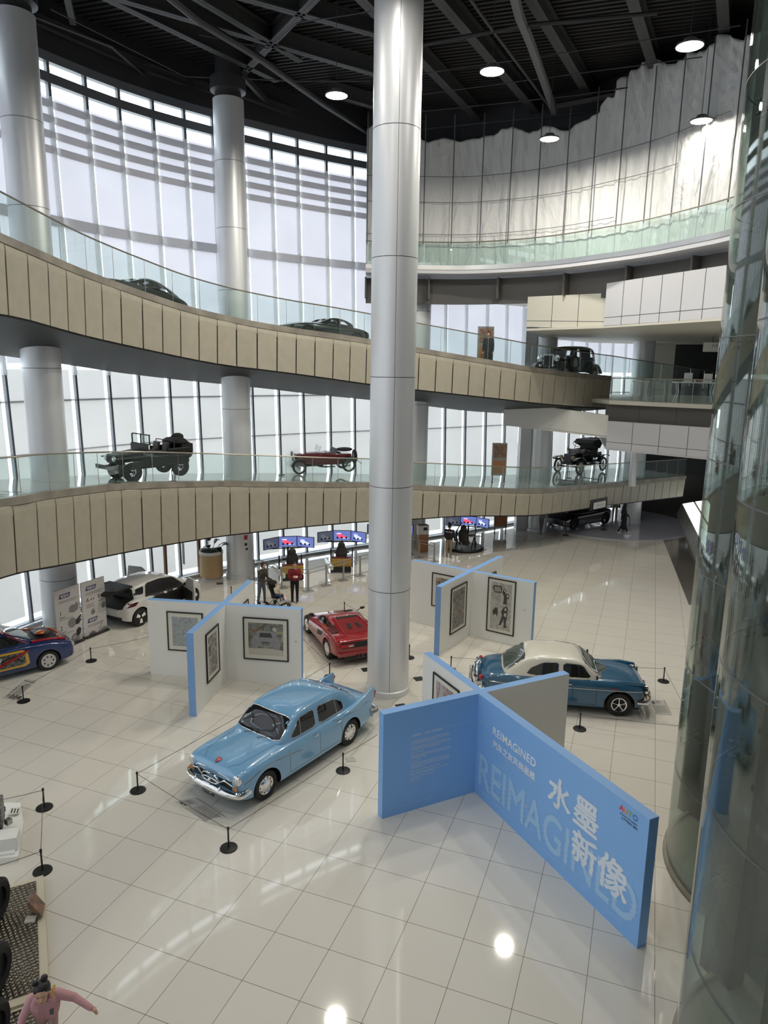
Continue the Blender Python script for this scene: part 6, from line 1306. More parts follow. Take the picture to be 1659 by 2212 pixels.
# ---- two coupes on the upper ramp
for px, lab, paint, k in ((356, 'dark fastback sports car whose roof shows over the upper ramp edge', 'paint_green', 0), (738, 'black low sports car on the upper ramp left of the main column', 'paint_black', 1)):
    p, T, sl = ramp_pos(UPP, px, 1.6 if k == 0 else 1.5, -.38); hd = math.atan2(-T[1], -T[0])
    c = Car(lab, p, hd, 'car', 1.0, 'sports_coupe', tilt=sl * (-1)); r = .32
    c.root.rotation_euler = (0, sl, hd) if False else (0, math.atan(-math.tan(sl)) * -1, hd)
    st = [(2.1, .5, .40, .58, .6), (1.9, .72, .28, .66, .70), (1.4, .82, .24, .76, .84), (.7, .83, .22, .82, .90), (-.3, .84, .22, .84, .90), (-1.3, .85, .24, .86, .92), (-1.9, .78, .32, .80, .84), (-2.2, .60, .42, .66, .68)]
    c.body(st, [(1.25, r, .37, .82), (-1.25, r, .37, .85)], paint)
    cb = [(.75, .68, .66, .88), (.35, .72, .62, 1.10), (0, .73, .56, 1.25), (-.5, .73, .54, 1.29), (-1.0, .71, .53, 1.20), (-1.5, .68, .53, 1.02), (-1.9, .64, .55, .86)] if k == 0 else [(.55, .66, .62, .90), (.25, .70, .58, 1.06), (-.05, .71, .54, 1.20), (-.5, .71, .52, 1.24), (-.95, .70, .52, 1.16), (-1.4, .66, .54, .95)]
    c.cabin(cb, .84, paint if k else 'paint_black')
    through_windows(c, [[(.28, .93), (.02, 1.12), (-.30, 1.15), (-.30, .93)], [(-.40, .93), (-.40, 1.16), (-.85, 1.12), (-1.20, .93)]] if k == 0 else [[(.1, .96), (-.02, 1.10), (-.25, 1.12), (-.25, .96)], [(-.45, .95), (-.42, 1.12), (-.75, 1.08), (-.95, .95)]], ends=[(-.50, .95), (.50, .95), (.42, 1.12), (-.42, 1.12)])
    c.wheels(1.25, -1.25, .72, r, .19, style='dark')
    c.box('number_plate', (2.12, 0, .48), (.02, .4, .1), 'board_white')

# ================================================================== PEOPLE
def person(name, loc, heading, H_, bones, mats, label, cat='person', vox=.011, extra=None, girth=1.0):
    '''bones: list of (p, q, r_p, r_q, material index, part) in a body of height 1.70 facing +x; one continuous skinned body'''
    k = H_ / 1.70; root = empty(name, loc, heading, label, cat); root.scale = (k, k, k)
    g = MB()
    for p, q, a, b, mi, *_ in bones:
        p, q = Vector(p), Vector(q); g.ball(p, a, 12); g.ball(q, b, 12)
        if (q - p).length > 1e-4: g.cyl(p, q, a, b, n=14)
    o = g.build('body', 'skin', root); md = o.modifiers.new('r', 'REMESH'); md.mode = 'VOXEL'; md.voxel_size = vox; sm = o.modifiers.new('s', 'SMOOTH'); sm.factor = .5; sm.iterations = 3
    me = evaluated(o); o.modifiers.clear(); o.data = me; me.materials.clear()
    for q in mats: me.materials.append(M[q])
    A = np.array([b[0] for b in bones], float); B = np.array([b[1] for b in bones], float); R0 = np.array([b[2] for b in bones]); R1 = np.array([b[3] for b in bones]); MI = np.array([b[4] for b in bones])
    n = len(me.polygons); C = np.zeros(n * 3); me.polygons.foreach_get('center', C); C = C.reshape(-1, 3); best = np.full(n, 1e9); idx = np.zeros(n, int)
    for i in range(len(bones)):
        d = B[i] - A[i]; L2 = max(d @ d, 1e-9); t = np.clip(((C - A[i]) @ d) / L2, 0, 1); dist = np.linalg.norm(C - A[i] - t[:, None] * d, axis=1) - (R0[i] + (R1[i] - R0[i]) * t)
        w = dist < best; best[w] = dist[w]; idx[w] = MI[i]
    me.polygons.foreach_set('material_index', idx.astype(np.int32)); me.shade_smooth(); return root
def figure(arms=((0, 0), (0, 0)), legs=((0, 0), (0, 0)), lean=0., top=1, low=2, shoe=3, coat=0., head=(0, 0), arm_pts=None, leg_pts=None, hand=.0, top_r=1., sleeve=1, fingers=True, hs=1.):
    'standing skeleton, arms=(swing, bend) per side left then right in radians; legs likewise'
    B = []; hz = .93; pel = Vector((0, 0, hz)); ch = pel + Vector((math.sin(lean) * .34, 0, math.cos(lean) * .34)); nk = ch + Vector((math.sin(lean) * .20, 0, math.cos(lean) * .20)); hd_ = nk + Vector((math.sin(lean + head[0]) * .15 + .02, math.sin(head[1]) * .03, math.cos(lean + head[0]) * .14))
    t = top_r
    for y in (-.07, .07): B.append((pel + Vector((0, y, 0)), pel + Vector((0, y, .1)), .105, .105, low)); B.append((pel + Vector((0, y * .9, .10)), ch + Vector((0, y * 1.2, .0)), .105 * t, .115 * t, top))
    B.append((ch + Vector((0, -.09, .05)), ch + Vector((0, .09, .05)), .11 * t, .11 * t, top)); B.append((ch + Vector((0, 0, .1)), nk + Vector((0, 0, -.04)), .10 * t, .055, top)); B.append((nk + Vector((0, 0, -.03)), hd_, .048, .052, 0))
    B += [(hd_ + Vector((0, 0, .045)) * hs, hd_ + Vector((-.01, 0, .055)) * hs, .088 * hs, .088 * hs, 0), (hd_ + Vector((.03, 0, -.03)) * hs, hd_ + Vector((.035, 0, -.045)) * hs, .06 * hs, .052 * hs, 0), (hd_ + Vector((.088, 0, .01)) * hs, hd_ + Vector((.098, 0, -.005)) * hs, .012 * hs, .014 * hs, 0)]
    for s in (-1, 1): B.append((hd_ + Vector((0, s * .085, .015)) * hs, hd_ + Vector((-.005, s * .088, .0)) * hs, .014 * hs, .012 * hs, 0))
    ends = []
    for i, s in enumerate((1, -1)):
        sw, be = arms[i]; sh = ch + Vector((0, s * .185, .12))
        if arm_pts and arm_pts[i]: el, wr = [Vector(q) for q in arm_pts[i]]
        else: el = sh + Vector((math.sin(sw) * .28, s * .05, -math.cos(sw) * .28)); wr = el + Vector((math.sin(sw + be) * .25, s * .01, -math.cos(sw + be) * .25))
        B.append((sh, el, .062 * t, .048 * t, top)); B.append((el, wr, .046 * t, .036 * t if sleeve else .03, top if sleeve else 0))
        d = (wr - el).normalized(); pa = wr + d * .085; B.append((wr, pa, .028, .036, 0)); sd = d.cross(Vector((0, 0, 1))); sd = sd.normalized() if sd.length > .2 else Vector((1, 0, 0)); ot = d.cross(sd)
        if fingers:
            for f_, (o_, l_) in enumerate(((-.027, .062), (-.009, .075), (.009, .07), (.026, .055))): b0 = pa + sd * o_; m_ = b0 + d * l_ * .55 + ot * .012; B.append((b0, m_, .0105, .0095, 0)); B.append((m_, m_ + d * l_ * .45 + ot * .02, .0095, .008, 0))
            B.append((wr + d * .03 - sd * .03, wr + d * .075 - sd * .055, .013, .011, 0))
        ends.append(pa)
    for i, s in enumerate((1, -1)):
        sw, be = legs[i]; hp = Vector((0, s * .09, hz - .03))
        if leg_pts and leg_pts[i]: kn, an = [Vector(q) for q in leg_pts[i]]
        else: kn = hp + Vector((math.sin(sw) * .43, s * .01, -math.cos(sw) * .43)); an = kn + Vector((math.sin(sw - be) * .41, 0, -math.cos(sw - be) * .41))
        B.append((hp, kn, .092, .062, low)); B.append((kn, an, .06, .048, low)); B.append((an + Vector((-.02, 0, -.03)), an + Vector((.13, s * .02, -.045)), .042, .034, shoe))
    return B, hd_, ends
def hair(root, hd_, long=0., m='hair', bun=False, hs=1.):
    g = MB(); g.ball(hd_ + Vector((-.022, 0, .065)) * hs, (.098 * hs, .098 * hs, .095 * hs), 18); g.ball(hd_ + Vector((-.05, 0, .0)) * hs, (.07 * hs, .092 * hs, .09 * hs), 16)
    if long: g.ball(hd_ + Vector((-.07, 0, -.08)), (.06, .09, long), 16)
    if bun: g.ball(hd_ + Vector((-.05, .03, .175)) * hs, (.06, .06, .055), 12); g.ball(hd_ + Vector((-.02, -.07, .155)) * hs, (.05, .05, .045), 12)
    g.build('hair', m, root, True)
def face(root, hd_, hs=1.):
    for s in (-1, 1): g = MB(); g.ball(hd_ + Vector((.083, s * .032, .03)) * hs, (.008, .013, .007), 8); g.build('eye', 'ink', root, True)
    g = MB(); g.ball(hd_ + Vector((.088, 0, -.04)) * hs, (.006, .022, .006), 8); g.build('mouth', 'lips', root, True)
vw = lambda p: math.atan2(-p.y, -p.x)
# red jumper
p = fl(637, 1303); B, h, e = figure(arms=((.15, .2), (.1, .2)), arm_pts=((( .10, .25, 1.10), (.30, .05, 1.20)), ((.08, -.25, 1.10), (.28, -.06, 1.18))), head=(.35, 0), top_r=1.12)
r_ = person('person', p, vw(p) + .1, 1.66, B, ('skin', 'cloth_red', 'cloth_black', 'shoe_white'), 'person in dark red jumper and black trousers looking down at a phone'); hair(r_, h); face(r_, h)
o = p + Vector((0, 0, 0)); g = MB(); g.box((0, 0, 0), (.15, .08, .012), 0, 0, .3); hand = r_.matrix_world
ph_ = MB(); ph_.box((0, 0, 0), (.02, .16, .08), 0, 0, -.6); q = Vector((math.cos(vw(p) + .1), math.sin(vw(p) + .1), 0)); ph_.build('mobile_phone', 'paper', loc=p + q * .37 + Vector((0, 0, 1.19)), rz=vw(p), label='pale phone held by the person in the red jumper', cat='phone')
# stroller pusher and child
p = fl(566, 1303); B, h, e = figure(arm_pts=(((.12, .22, 1.08), (.34, .18, 1.0)), ((.12, -.22, 1.08), (.34, -.18, 1.0))), legs=((.12, .1), (-.1, .1)), lean=.1, head=(.25, 0))
hd0 = -.55; r_ = person('person', p, hd0, 1.64, B, ('skin', 'cloth_olive', 'cloth_denim', 'cloth_black'), 'person in olive top and grey jeans pushing a stroller'); hair(r_, h); face(r_, h)
sp_ = p + Vector((math.cos(hd0), math.sin(hd0), 0)) * .78; st_ = empty('stroller', sp_, hd0, 'black folding stroller carrying a small child', 'stroller')
for s in (-1, 1):
    g = MB(); g.tube([(-.45, s * .2, 1.02), (-.15, s * .2, .62), (.40, s * .2, .08)], .012, 6); g.tube([(-.30, s * .2, .08), (.05, s * .2, .42)], .012, 6); g.build('frame_tube', 'dark_steel', st_, True)
    for x in (-.3, .4): g = MB(); g.lathe([(.03, -.015), (.08, -.018), (.085, 0), (.08, .018), (.03, .015)], axis='Y', n=18); w_ = g.build('wheel', 'rubber', st_, True); w_.location = (x, s * .22, .085)
g = MB(); g.box((.02, 0, .40), (.36, .36, .05), 0, 0, -.1); g.box((-.20, 0, .66), (.06, .36, .55), 0, 0, -.35); g.build('seat', 'leather', st_, bevel=.02); g = MB(); g.ball((-.25, 0, .92), (.2, .21, .12), 14); g.build('sun_canopy', 'cloth_black', st_, True); MB().tube([(-.45, -.2, 1.02), (-.47, .2, 1.02)], .015, 8).build('push_handle', 'black', st_); MB().box((.3, 0, .16), (.12, .36, .02)).build('footrest', 'black', st_)
B, h, e = figure(arm_pts=(((.10, .22, 1.16), (.30, .10, 1.10)), ((.10, -.22, 1.16), (.30, -.10, 1.10))), leg_pts=(((.40, .12, .98), (.46, .12, .60)), ((.40, -.12, .98), (.46, -.12, .60))), lean=-.12)
c0_ = sp_ + Vector((math.cos(hd0), math.sin(hd0), 0)) * (-.02); k = 1.0 / 1.7
r_ = person('person', c0_ + Vector((0, 0, .46 - .88 * k)), hd0, 1.0, B, ('skin', 'cloth_cream', 'cloth_blue', 'shoe_white'), 'small child in cream top and blue trousers sitting in the stroller', vox=.013); hair(r_, h); face(r_, h)
# black jacket, khaki trousers, back to the viewer
p = fl(969, 1206); B, h, e = figure(arms=((.2, .5), (.15, .4)), head=(.15, 0), top_r=1.22)
r_ = person('person', p, 1.1, 1.72, B, ('skin', 'cloth_black', 'cloth_khaki', 'shoe_white'), 'person in black jacket and khaki trousers watching the racing simulator'); hair(r_, h)
text_obj('jacket_lettering', 'SIMULATOR', .07, (-.165, .16, 1.33), (0, -1, 0), (0, 0, 1), 'print_white', r_)
# grey figure by concept car
p = fl(1168, 1156); B, h, e = figure(arms=((.3, .9), (.2, .9)), legs=((.1, 0), (-.1, .1)))
r_ = person('person', p, .5, 1.62, B, ('skin', 'cloth_grey', 'cloth_grey2', 'shoe_white'), 'person in grey clothes standing by the nose of the dark concept car'); hair(r_, h, .1)
# long black robe walking
p = fl(1345, 1152); B, h, e = figure(arms=((.5, .3), (-.4, .2)), legs=((.30, .0), (-.28, .15)), top_r=1.2)
B += [((0, 0, 1.15), (0, 0, .75), .16, .18, 1), ((0, 0, .8), (.02, 0, .35), .17, .15, 2), ((-.03, 0, 1.48), (-.05, 0, 1.25), .1, .15, 1)]
r_ = person('person', p, -.2, 1.68, B, ('skin', 'cloth_black', 'cloth_black', 'shoe_white'), 'person in a long black robe and black headscarf walking past the barrier'); g = MB(); g.ball(h + Vector((-.015, 0, .03)), (.108, .108, .135), 18); g.ball(h + Vector((-.05, 0, -.12)), (.11, .15, .16), 18); g.build('headscarf', 'cloth_black', r_, True)
# figure behind the concept car
p = fl(1327, 1122); B, h, e = figure(); r_ = person('person', p, -2, 1.70, B, ('skin', 'cloth_black', 'cloth_cream', 'cloth_black'), 'person in black top and pale trousers behind the concept car tail'); hair(r_, h)
# on the upper ramp
p, T, sl = ramp_pos(UPP, 1072, .75, -.38); B, h, e = figure(top_r=1.25, arms=((.05, .1), (.0, .1)))
B += [((0, .0, 1.0), (-.06, 0, .45), .17, .20, 1)]
r_ = person('person', p, vw(p) - .3, 1.74, B, ('skin', 'cloth_coat', 'cloth_black', 'cloth_black'), 'person in a long dark coat leaning at the upper ramp railing'); hair(r_, h); face(r_, h)
# child in pink at the bottom left
hp = fl(92, 2158, 1.12); kid_h = 1.30
B, h, e = figure(arm_pts=(((.06, .46, 1.20), (.20, .72, 1.04)), ((.14, -.34, 1.12), (.30, -.40, .95))), legs=((.35, .3), (-.25, .3)), lean=.22, head=(.45, 0), top_r=1.45, hs=1.42)
p = Vector((hp.x, hp.y, 0)); hdk = -1.25; p = p - Vector((math.cos(hdk), math.sin(hdk), 0)) * .17
r_ = person('person', p, hdk, kid_h, B, ('skin', 'cloth_pink', 'cloth_pink2', 'shoe_white'), 'child in a pink hooded jacket with a black hair bun, arm stretched out', vox=.008); hair(r_, h, bun=True, hs=1.42); face(r_, h, 1.42)
g = MB(); g.tube([h + Vector((-.02, .10, -.16)), h + Vector((-.06, .02, -.15)), h + Vector((-.02, -.10, -.16)), h + Vector((-.14, 0, -.2))], .04, 8, closed=True); g.build('hood', 'cloth_pink', r_, True)
g = MB(); g.tube([(.02, .16, 1.50), (.16, .13, 1.42), (.2, .12, 1.2)], .022, 6); g.build('bag_strap', 'strap_yellow', r_, True); g = MB(); g.box((.22, .12, 1.18), (.03, .06, .1)); g.build('strap_tag', 'cloth_denim', r_)

# ================================================================== SIMULATORS, RAILS, PLANTER, SIGNS
def simulator(p, hd_, label, rig='yellow'):
    'screens face -x; the seat is at the origin'
    r = empty('racing_simulator', p, hd_, label, 'racing simulator', None)
    for i, (y, ang, mt) in enumerate(((.79, .55, 'screen_dim'), (0, 0, 'screen_blue'), (-.79, -.55, 'screen_blue'))):
        g = MB(); g.box((0, 0, 0), (.05, .84, .50)); s_ = g.build('screen', 'black', r); s_.location = (.95 - abs(y) * .29, y, 1.32); s_.rotation_euler = (0, .0, ang)
        g = MB(); g.add([(-.027, .40, -.23), (-.027, -.40, -.23), (-.027, -.40, .23), (-.027, .40, .23)], [(0, 1, 2, 3)]); im = g.build('screen_image', mt, s_)
        if mt == 'screen_blue' or 1:
            cm = ('screen_red', 'screen_white') if i == 1 else (('screen_white', 'screen_pale') if i == 2 else ('screen_grey', 'screen_grey'))
            def P_(pts, m, d): gg = MB(); gg.add([(-.0275 - d, -y_, z_) for y_, z_ in pts], [tuple(range(len(pts)))]); gg.build('race_car_image', m, s_)
            P_([(-.22, -.08), (-.24, .02), (-.26, .04), (-.26, .12), (-.05, .12), (-.04, .05), (.02, .03), (.10, .0), (.24, -.06), (.26, -.12), (-.1, -.12)], cm[0], 0); P_([(-.26, .08), (-.26, .13), (-.05, .13), (-.05, .08)], cm[1], .001); P_([(-.05, -.14), (-.05, -.11), (.3, -.11), (.3, -.14)], cm[1], .001)
            for yy in (-.22, -.02, .2):
                P_([(yy + .05 * math.cos(t), -.10 + .05 * math.sin(t)) for t in np.linspace(0, 2 * PI, 12)[:-1]], 'ink', .002)
    g = MB(); g.box((.98, 0, .55), (.08, .08, 1.1)); g.box((.95, 0, 1.02), (.06, 2.2, .05)); g.box((.85, 0, .05), (.5, 1.0, .05)); g.build('screen_stand', 'dark_steel', r)
    g = MB(); g.box((-.35, 0, .42), (.5, .5, .14)); g.ball((-.62, 0, .85), (.10, .27, .42), 16); g.ball((-.66, 0, 1.25), (.08, .17, .16), 14); g.build('racing_seat', 'leather', r, True)
    g = MB(); g.box((.35, 0, .68), (.3, .7, .06)); g.cyl((.18, 0, .80), (.13, 0, .83), .15, n=20); g.box((.1, .5, .45), (.06, .06, .9)); g.box((.1, -.5, .45), (.06, .06, .9)); g.build('wheel_deck', 'black', r)
    if rig == 'yellow':
        g = MB(); g.box((-.72, 0, .45), (.16, .95, .42)); g.build('rear_cowl', 'cowl_yellow', r, bevel=.05); g = MB(); g.box((-.72, 0, .69), (.17, .96, .05)); g.build('cowl_stripe', 'paint_maroon', r, bevel=.02); g = MB(); g.box((-.35, .58, .28), (1.5, .12, .24), .25); g.build('side_pod', 'paint_white', r, bevel=.05); g = MB(); g.box((-.8, 0, .14), (.3, .9, .18)); g.build('diffuser', 'black', r)
    else:
        g = MB(); g.lathe([(0, .16), (.95, .16), (1.0, .1), (.95, .04), (0, .04)], n=40); g.build('motion_base', 'black', r, True); g = MB()
        for s in (-1, 1): g.tube([(-.5, s * .4, .16), (.3, s * .5, .9), (.9, s * .35, 1.2)], .035, 6); g.tube([(.6, s * .5, .16), (-.2, s * .45, .9)], .03, 6)
        g.build('rig_tubes', 'black', r, True)
    return r
p = fl(628, 1242); simulator(p, vw(p) + PI + .12, 'racing simulator with three lit screens and yellow cowl, nearest the planter')
p = fl(738, 1226); simulator(p, vw(p) + PI - .02, 'racing simulator with three lit screens and yellow cowl, left of the main column')
p = fl(842, 1205); simulator(p, vw(p) + PI, 'racing simulator mostly hidden behind the main column')
p = fl(1004, 1186); simulator(p, vw(p) + PI - .15, 'black motion racing simulator on a round base with folded out screens', 'black')
def rail_run(px, label, hgt=.92):
    P = [fl(x, y) for x, y in px]; r = empty('steel_barrier', P[0], 0, label, 'barrier')
    for q in P: q = q - P[0]; g = MB(); g.box((q.x, q.y, hgt / 2), (.06, .06, hgt), .6); g.box((q.x, q.y, .012), (.42, .30, .02), .6); g.build('post', 'steel_dull', r)
    for z in (hgt, hgt - .16, .12): g = MB(); g.tube([q - P[0] + Vector((0, 0, z)) for q in P], .018, 8); g.build('rail', 'steel_dull', r, True)
rail_run([(578, 1258), (609, 1271), (666, 1277), (705, 1265), (742, 1254), (778, 1244), (812, 1236)], 'steel barrier rail in front of the racing simulators')
rail_run([(549, 1253), (578, 1258)], 'short steel barrier rail beside the round column')
rail_run([(880, 1195), (905, 1205), (938, 1213)], 'low steel barrier rail right of the main column')
rail_run([(996, 1192), (1040, 1188)], 'steel barrier rail around the black motion simulator', .9)
# planter
p = fl(463, 1252) ; p = p + (Vector((p.x, p.y, 0))).normalized() * .45 + Vector((-.10, -.02, 0)); r = empty('planter', p, 0, 'round wooden planter with a white rim and large dark leaves', 'planter')
g = MB(); g.lathe([(0, .06), (.50, .06), (.50, 1.08), (0, 1.08)], n=40); g.build('wooden_tub', 'ply', r, True); g = MB(); g.lathe([(.52, 1.08), (.52, 1.2), (.45, 1.2), (.44, 1.1)], n=40); g.build('rim', 'board_white', r, True); g = MB(); g.lathe([(.46, 0), (.46, .06), (0, .06)], n=30); g.build('plinth', 'steel', r); g = MB(); g.lathe([(0, 1.12), (.45, 1.12)], n=30); g.build('soil', 'dark_soil', r)
rr = random.Random(5)
def leaf(x0, az, tilt, ln, wd):
    st_ = [Vector((x0[0], x0[1], 1.12))]; d = Vector((math.cos(az) * math.cos(tilt), math.sin(az) * math.cos(tilt), math.sin(tilt))); p1 = st_[0] + d * ln * .5; g = MB(); g.tube([st_[0], p1], .013, 5); s_ = g.build('stem', 'leaf_stem', r, True)
    g = MB(); sd = Vector((-math.sin(az), math.cos(az), 0)); n = 9; v = []
    for k in range(n + 1):
        t = k / n; w_ = wd * math.sin(PI * min(1, t * .9 + .08)) ** .7 * (1 - t * .2); c_ = p1 + d * ln * .75 * t - Vector((0, 0, .55 * ln * t * t * (1 if tilt < 1.2 else .1))); v += [c_ - sd * w_ + Vector((0, 0, .03)), c_, c_ + sd * w_ + Vector((0, 0, .03))]
    f = []
    for k in range(n): f += [(3 * k, 3 * k + 1, 3 * k + 4, 3 * k + 3), (3 * k + 1, 3 * k + 2, 3 * k + 5, 3 * k + 4)]
    g.add(v, f); q = g.build('leaf', 'leaf_dark', r, True); md = q.modifiers.new('s', 'SOLIDIFY'); md.thickness = .008
for az, ti, ln, wd in ((-.2, .75, .95, .17), (.3, .55, .9, .16), (-.9, .6, .8, .15), (1.5, 1.35, 1.0, .16), (2.6, .6, .6, .14), (-2.4, .7, .6, .13), (-1.6, 1.0, .7, .12), (.9, 1.1, .8, .12)): leaf((rr.uniform(-.12, .12), rr.uniform(-.12, .12)), az, ti, ln, wd)
# column fire signs
cx, cy_, cr_ = -6.36, 30.35, .605
def col_sign(px, py, w_, h_, m, label, nm='column_sign'):
    d = ray(px, py); a_ = d.x * d.x + d.y * d.y; b_ = -(d.x * cx + d.y * cy_); c_ = cx * cx + cy_ * cy_ - cr_ * cr_; t = (-b_ - math.sqrt(b_ * b_ - a_ * c_)) / a_; P = Vector((d.x * t, d.y * t, H + d.z * t)); n = Vector((P.x - cx, P.y - cy_, 0)).normalized(); g = MB(); g.box((0, 0, 0), (.012, w_, h_), math.atan2(n.y, n.x)); g.build(nm, m, loc=P, label=label, cat='sign')
col_sign(531, 1161, .16, .2, 'sign_red', 'red square fire sign on the column behind the planter'); col_sign(531, 1176, .12, .12, 'ink', 'round black pictogram below the red sign on the column'); col_sign(533, 1186, .1, .1, 'ink', 'small black pictogram, lowest of the three on the column')
# two tall information boards
def board(bl, br_, tl, label, num):
    a, b = fl(*bl), fl(*br_); hh = col(tl[0], tl[1], a.x, a.y); u = (b - a); L_ = u.length; u = u.normalized(); n = Vector((u.y, -u.x, 0)); r = empty('information_board', a, 0, label, 'display board'); g = MB()
    v = [Vector((0, 0, .06)), u * L_ + Vector((0, 0, .06)), u * L_ + Vector((0, 0, hh)), Vector((0, 0, hh))]; g.add(v + [q - n * .05 for q in v], [(0, 1, 2, 3), (7, 6, 5, 4), (0, 4, 5, 1), (3, 2, 6, 7), (0, 3, 7, 4), (1, 5, 6, 2)]); g.build('panel', 'board_grey', r); g = MB(); c_ = u * L_ / 2; g.box(c_ - n * .025 + Vector((0, 0, .03)), (L_, .3, .06), math.atan2(u.y, u.x)); g.build('foot', 'lift_steel', r)
    z = Vector((0, 0, 1)); O = n * .004
    def T_(s, x, zz, sz, m='ink', bold=0): text_obj('lettering', s, sz, O + u * x + z * zz, u, z, m, r, bold=bold)
    def bars(x, zz, w_, k, m='board_ink'):
        g = MB()
        for i in range(k): q = O + u * x + z * (zz - .05 * i); g.add([q, q + u * w_ * (1 - .12 * (i % 2)), q + u * w_ * (1 - .12 * (i % 2)) + z * .018, q + z * .018], [(0, 1, 2, 3)])
        g.build('small_lettering', m, r)
    def tagbox(x, zz, w_):
        g = MB(); q = O + u * x + z * zz; g.add([q, q + u * w_, q + u * (w_ + .05) + z * .15, q + u * .05 + z * .15], [(0, 1, 2, 3)]); g.build('title_block', 'tag_purple', r)
        O2 = O + n * .002; text_obj('title_lettering', '电驱动' if num != 3 else '底盘', .11, O2 + u * (x + .07) + z * (zz + .035), u, z, 'print_white', r)
    def blob(x, zz, sc, m, pts): g = MB(); g.add([O + n * .001 + u * (x + sc * a_) + z * (zz + sc * b_) for a_, b_ in pts], [tuple(range(len(pts)))]); g.build('diagram', m, r)
    H_ = hh
    tagbox(.16, H_ - .32, .42); bars(.16, H_ - .42, .75, 2)
    circ = lambda r1, n_=14: [(r1 * math.cos(t), r1 * math.sin(t)) for t in np.linspace(0, 2 * PI, n_)[:-1]]
    if num == 1:
        for k, (d, zz) in enumerate((('1', H_ - .88), ('2', H_ - 1.38), ('3', H_ - 1.88))):
            T_(d, .14, zz, .2); bars(.14, zz - .09, .22, 1, 'ink'); bars(.14, zz - .16, .55, 1)
        blob(.72, H_ - .75, .2, 'board_ink', [(-1, -.5), (-.9, .3), (-.3, .6), (.3, .5), (.6, .9), (.9, .3), (.8, -.5), (0, -.8)]); blob(.62, H_ - 1.24, .17, 'board_ink', circ(1)); blob(.88, H_ - 1.2, .16, 'ink', [(-.9, -.9), (-.8, 0), (.6, .9), (1, .8), (.2, 0), (.8, -.1), (0, -1)]); blob(.84, H_ - 1.62, .15, 'ink', [(-.6, -.6), (-.5, .5), (.2, 1), (.8, .6), (.6, -.5), (0, -1)]); blob(.70, H_ - 1.80, .17, 'board_ink', circ(1)); blob(.70, H_ - 1.80, .10, 'board_grey', circ(1))
        for zz in (.66, .72, .82, 1.18, 1.26, 1.6, 1.78, 1.86): bars(.88, H_ - zz, .22, 1)
    else:
        T_('A', .16, H_ - .72, .2); T_('B', .66, H_ - .70, .2)
        for x in (.38, .48, .86, .96): blob(x, H_ - .66, .028, 'ink', circ(1, 8))
        bars(.16, H_ - .82, .35, 3); bars(.64, H_ - .80, .3, 1)
        for x, zz in ((.42, H_ - 1.12), (.88, H_ - 1.02)): blob(x, zz, .09, 'board_ink', circ(1)); blob(x, zz, .07, 'board_grey', circ(1)); bars(x - .05, zz + .1, .14, 2)
        tagbox(.16, H_ - 1.46, .40); bars(.16, H_ - 1.56, .7, 2)
        for x in (.34, .84): blob(x, H_ - 1.95, .17, 'board_ink', circ(1)); blob(x, H_ - 1.95, .145, 'board_grey', circ(1)); blob(x, H_ - 1.95, .07, 'board_ink', circ(1))
        blob(.6, H_ - 1.96, .25, 'board_ink', [(-.8, -.15), (-.8, .1), (.7, .1), (.7, -.15)]); blob(.72, H_ - 1.7, .2, 'board_ink', [(-.6, -1), (-.5, -1), (.5, .8), (.3, .8)])
board((126, 1404), (179, 1382), (112, 1279), 'white information board numbered 1 2 3 behind the cutaway car', 1)
board((183, 1380), (232, 1360), (172, 1261), 'white information board with drawings A and B next to the electric car', 2)
# poster stands
def poster(p, hd_, label, scale=1.):
    r = empty('poster_stand', p, hd_, label, 'poster stand'); r.scale = (scale,) * 3; g = MB(); g.box((0, 0, 1.15), (.14, .72, 1.6)); g.build('panel', 'steel_dull', r, bevel=.01); g = MB(); g.box((-.078, 0, 1.55), (.006, .6, .62)); g.build('upper_poster', 'poster_a', r); g = MB(); g.box((-.078, 0, .78), (.006, .6, .62)); g.build('lower_poster', 'poster_b', r)
    for s in (-1, 1): g = MB(); g.box((0, s * .30, .18), (.05, .05, .36)); g.box((0, s * .30, .015), (.4, .05, .03)); g.build('leg', 'dark_steel', r)
p = fl(1080, 1153); poster(p, vw(p) + PI + .15, 'grey poster stand on the ground floor beside the square duct', 1.05)
p = gpt(LOP, 1076, 1022, 3.5); p = p + Vector((.0, 2.0, .0)); q = fl(1076, 1040, floor_z(LOP, p.x, p.y)); p = gpt(LOP, 1076, 1042, 3.5); poster(p, vw(p) + PI + .15, 'grey poster stand on the lower gallery left of the round column', 1.08)
p, T, sl = ramp_pos(UPP, 1088, 1.7, -.38); poster(p, vw(p) + PI + .15, 'grey poster stand on the upper ramp behind the person in the coat', 1.1)
# information kiosk
p = fl(912, 1190); r = empty('information_kiosk', p, vw(p) + PI + .3, 'white kiosk with orange base behind the right-hand barrier', 'kiosk'); g = MB(); g.box((0, 0, .45), (.45, .5, .9)); g.build('base', 'poster_b', r); g = MB(); g.box((0, 0, 1.12), (.4, .55, .5)); g.build('head', 'board_white', r); g = MB(); g.box((-.21, -.08, 1.2), (.02, .2, .15)); g.build('screen', 'black', r)
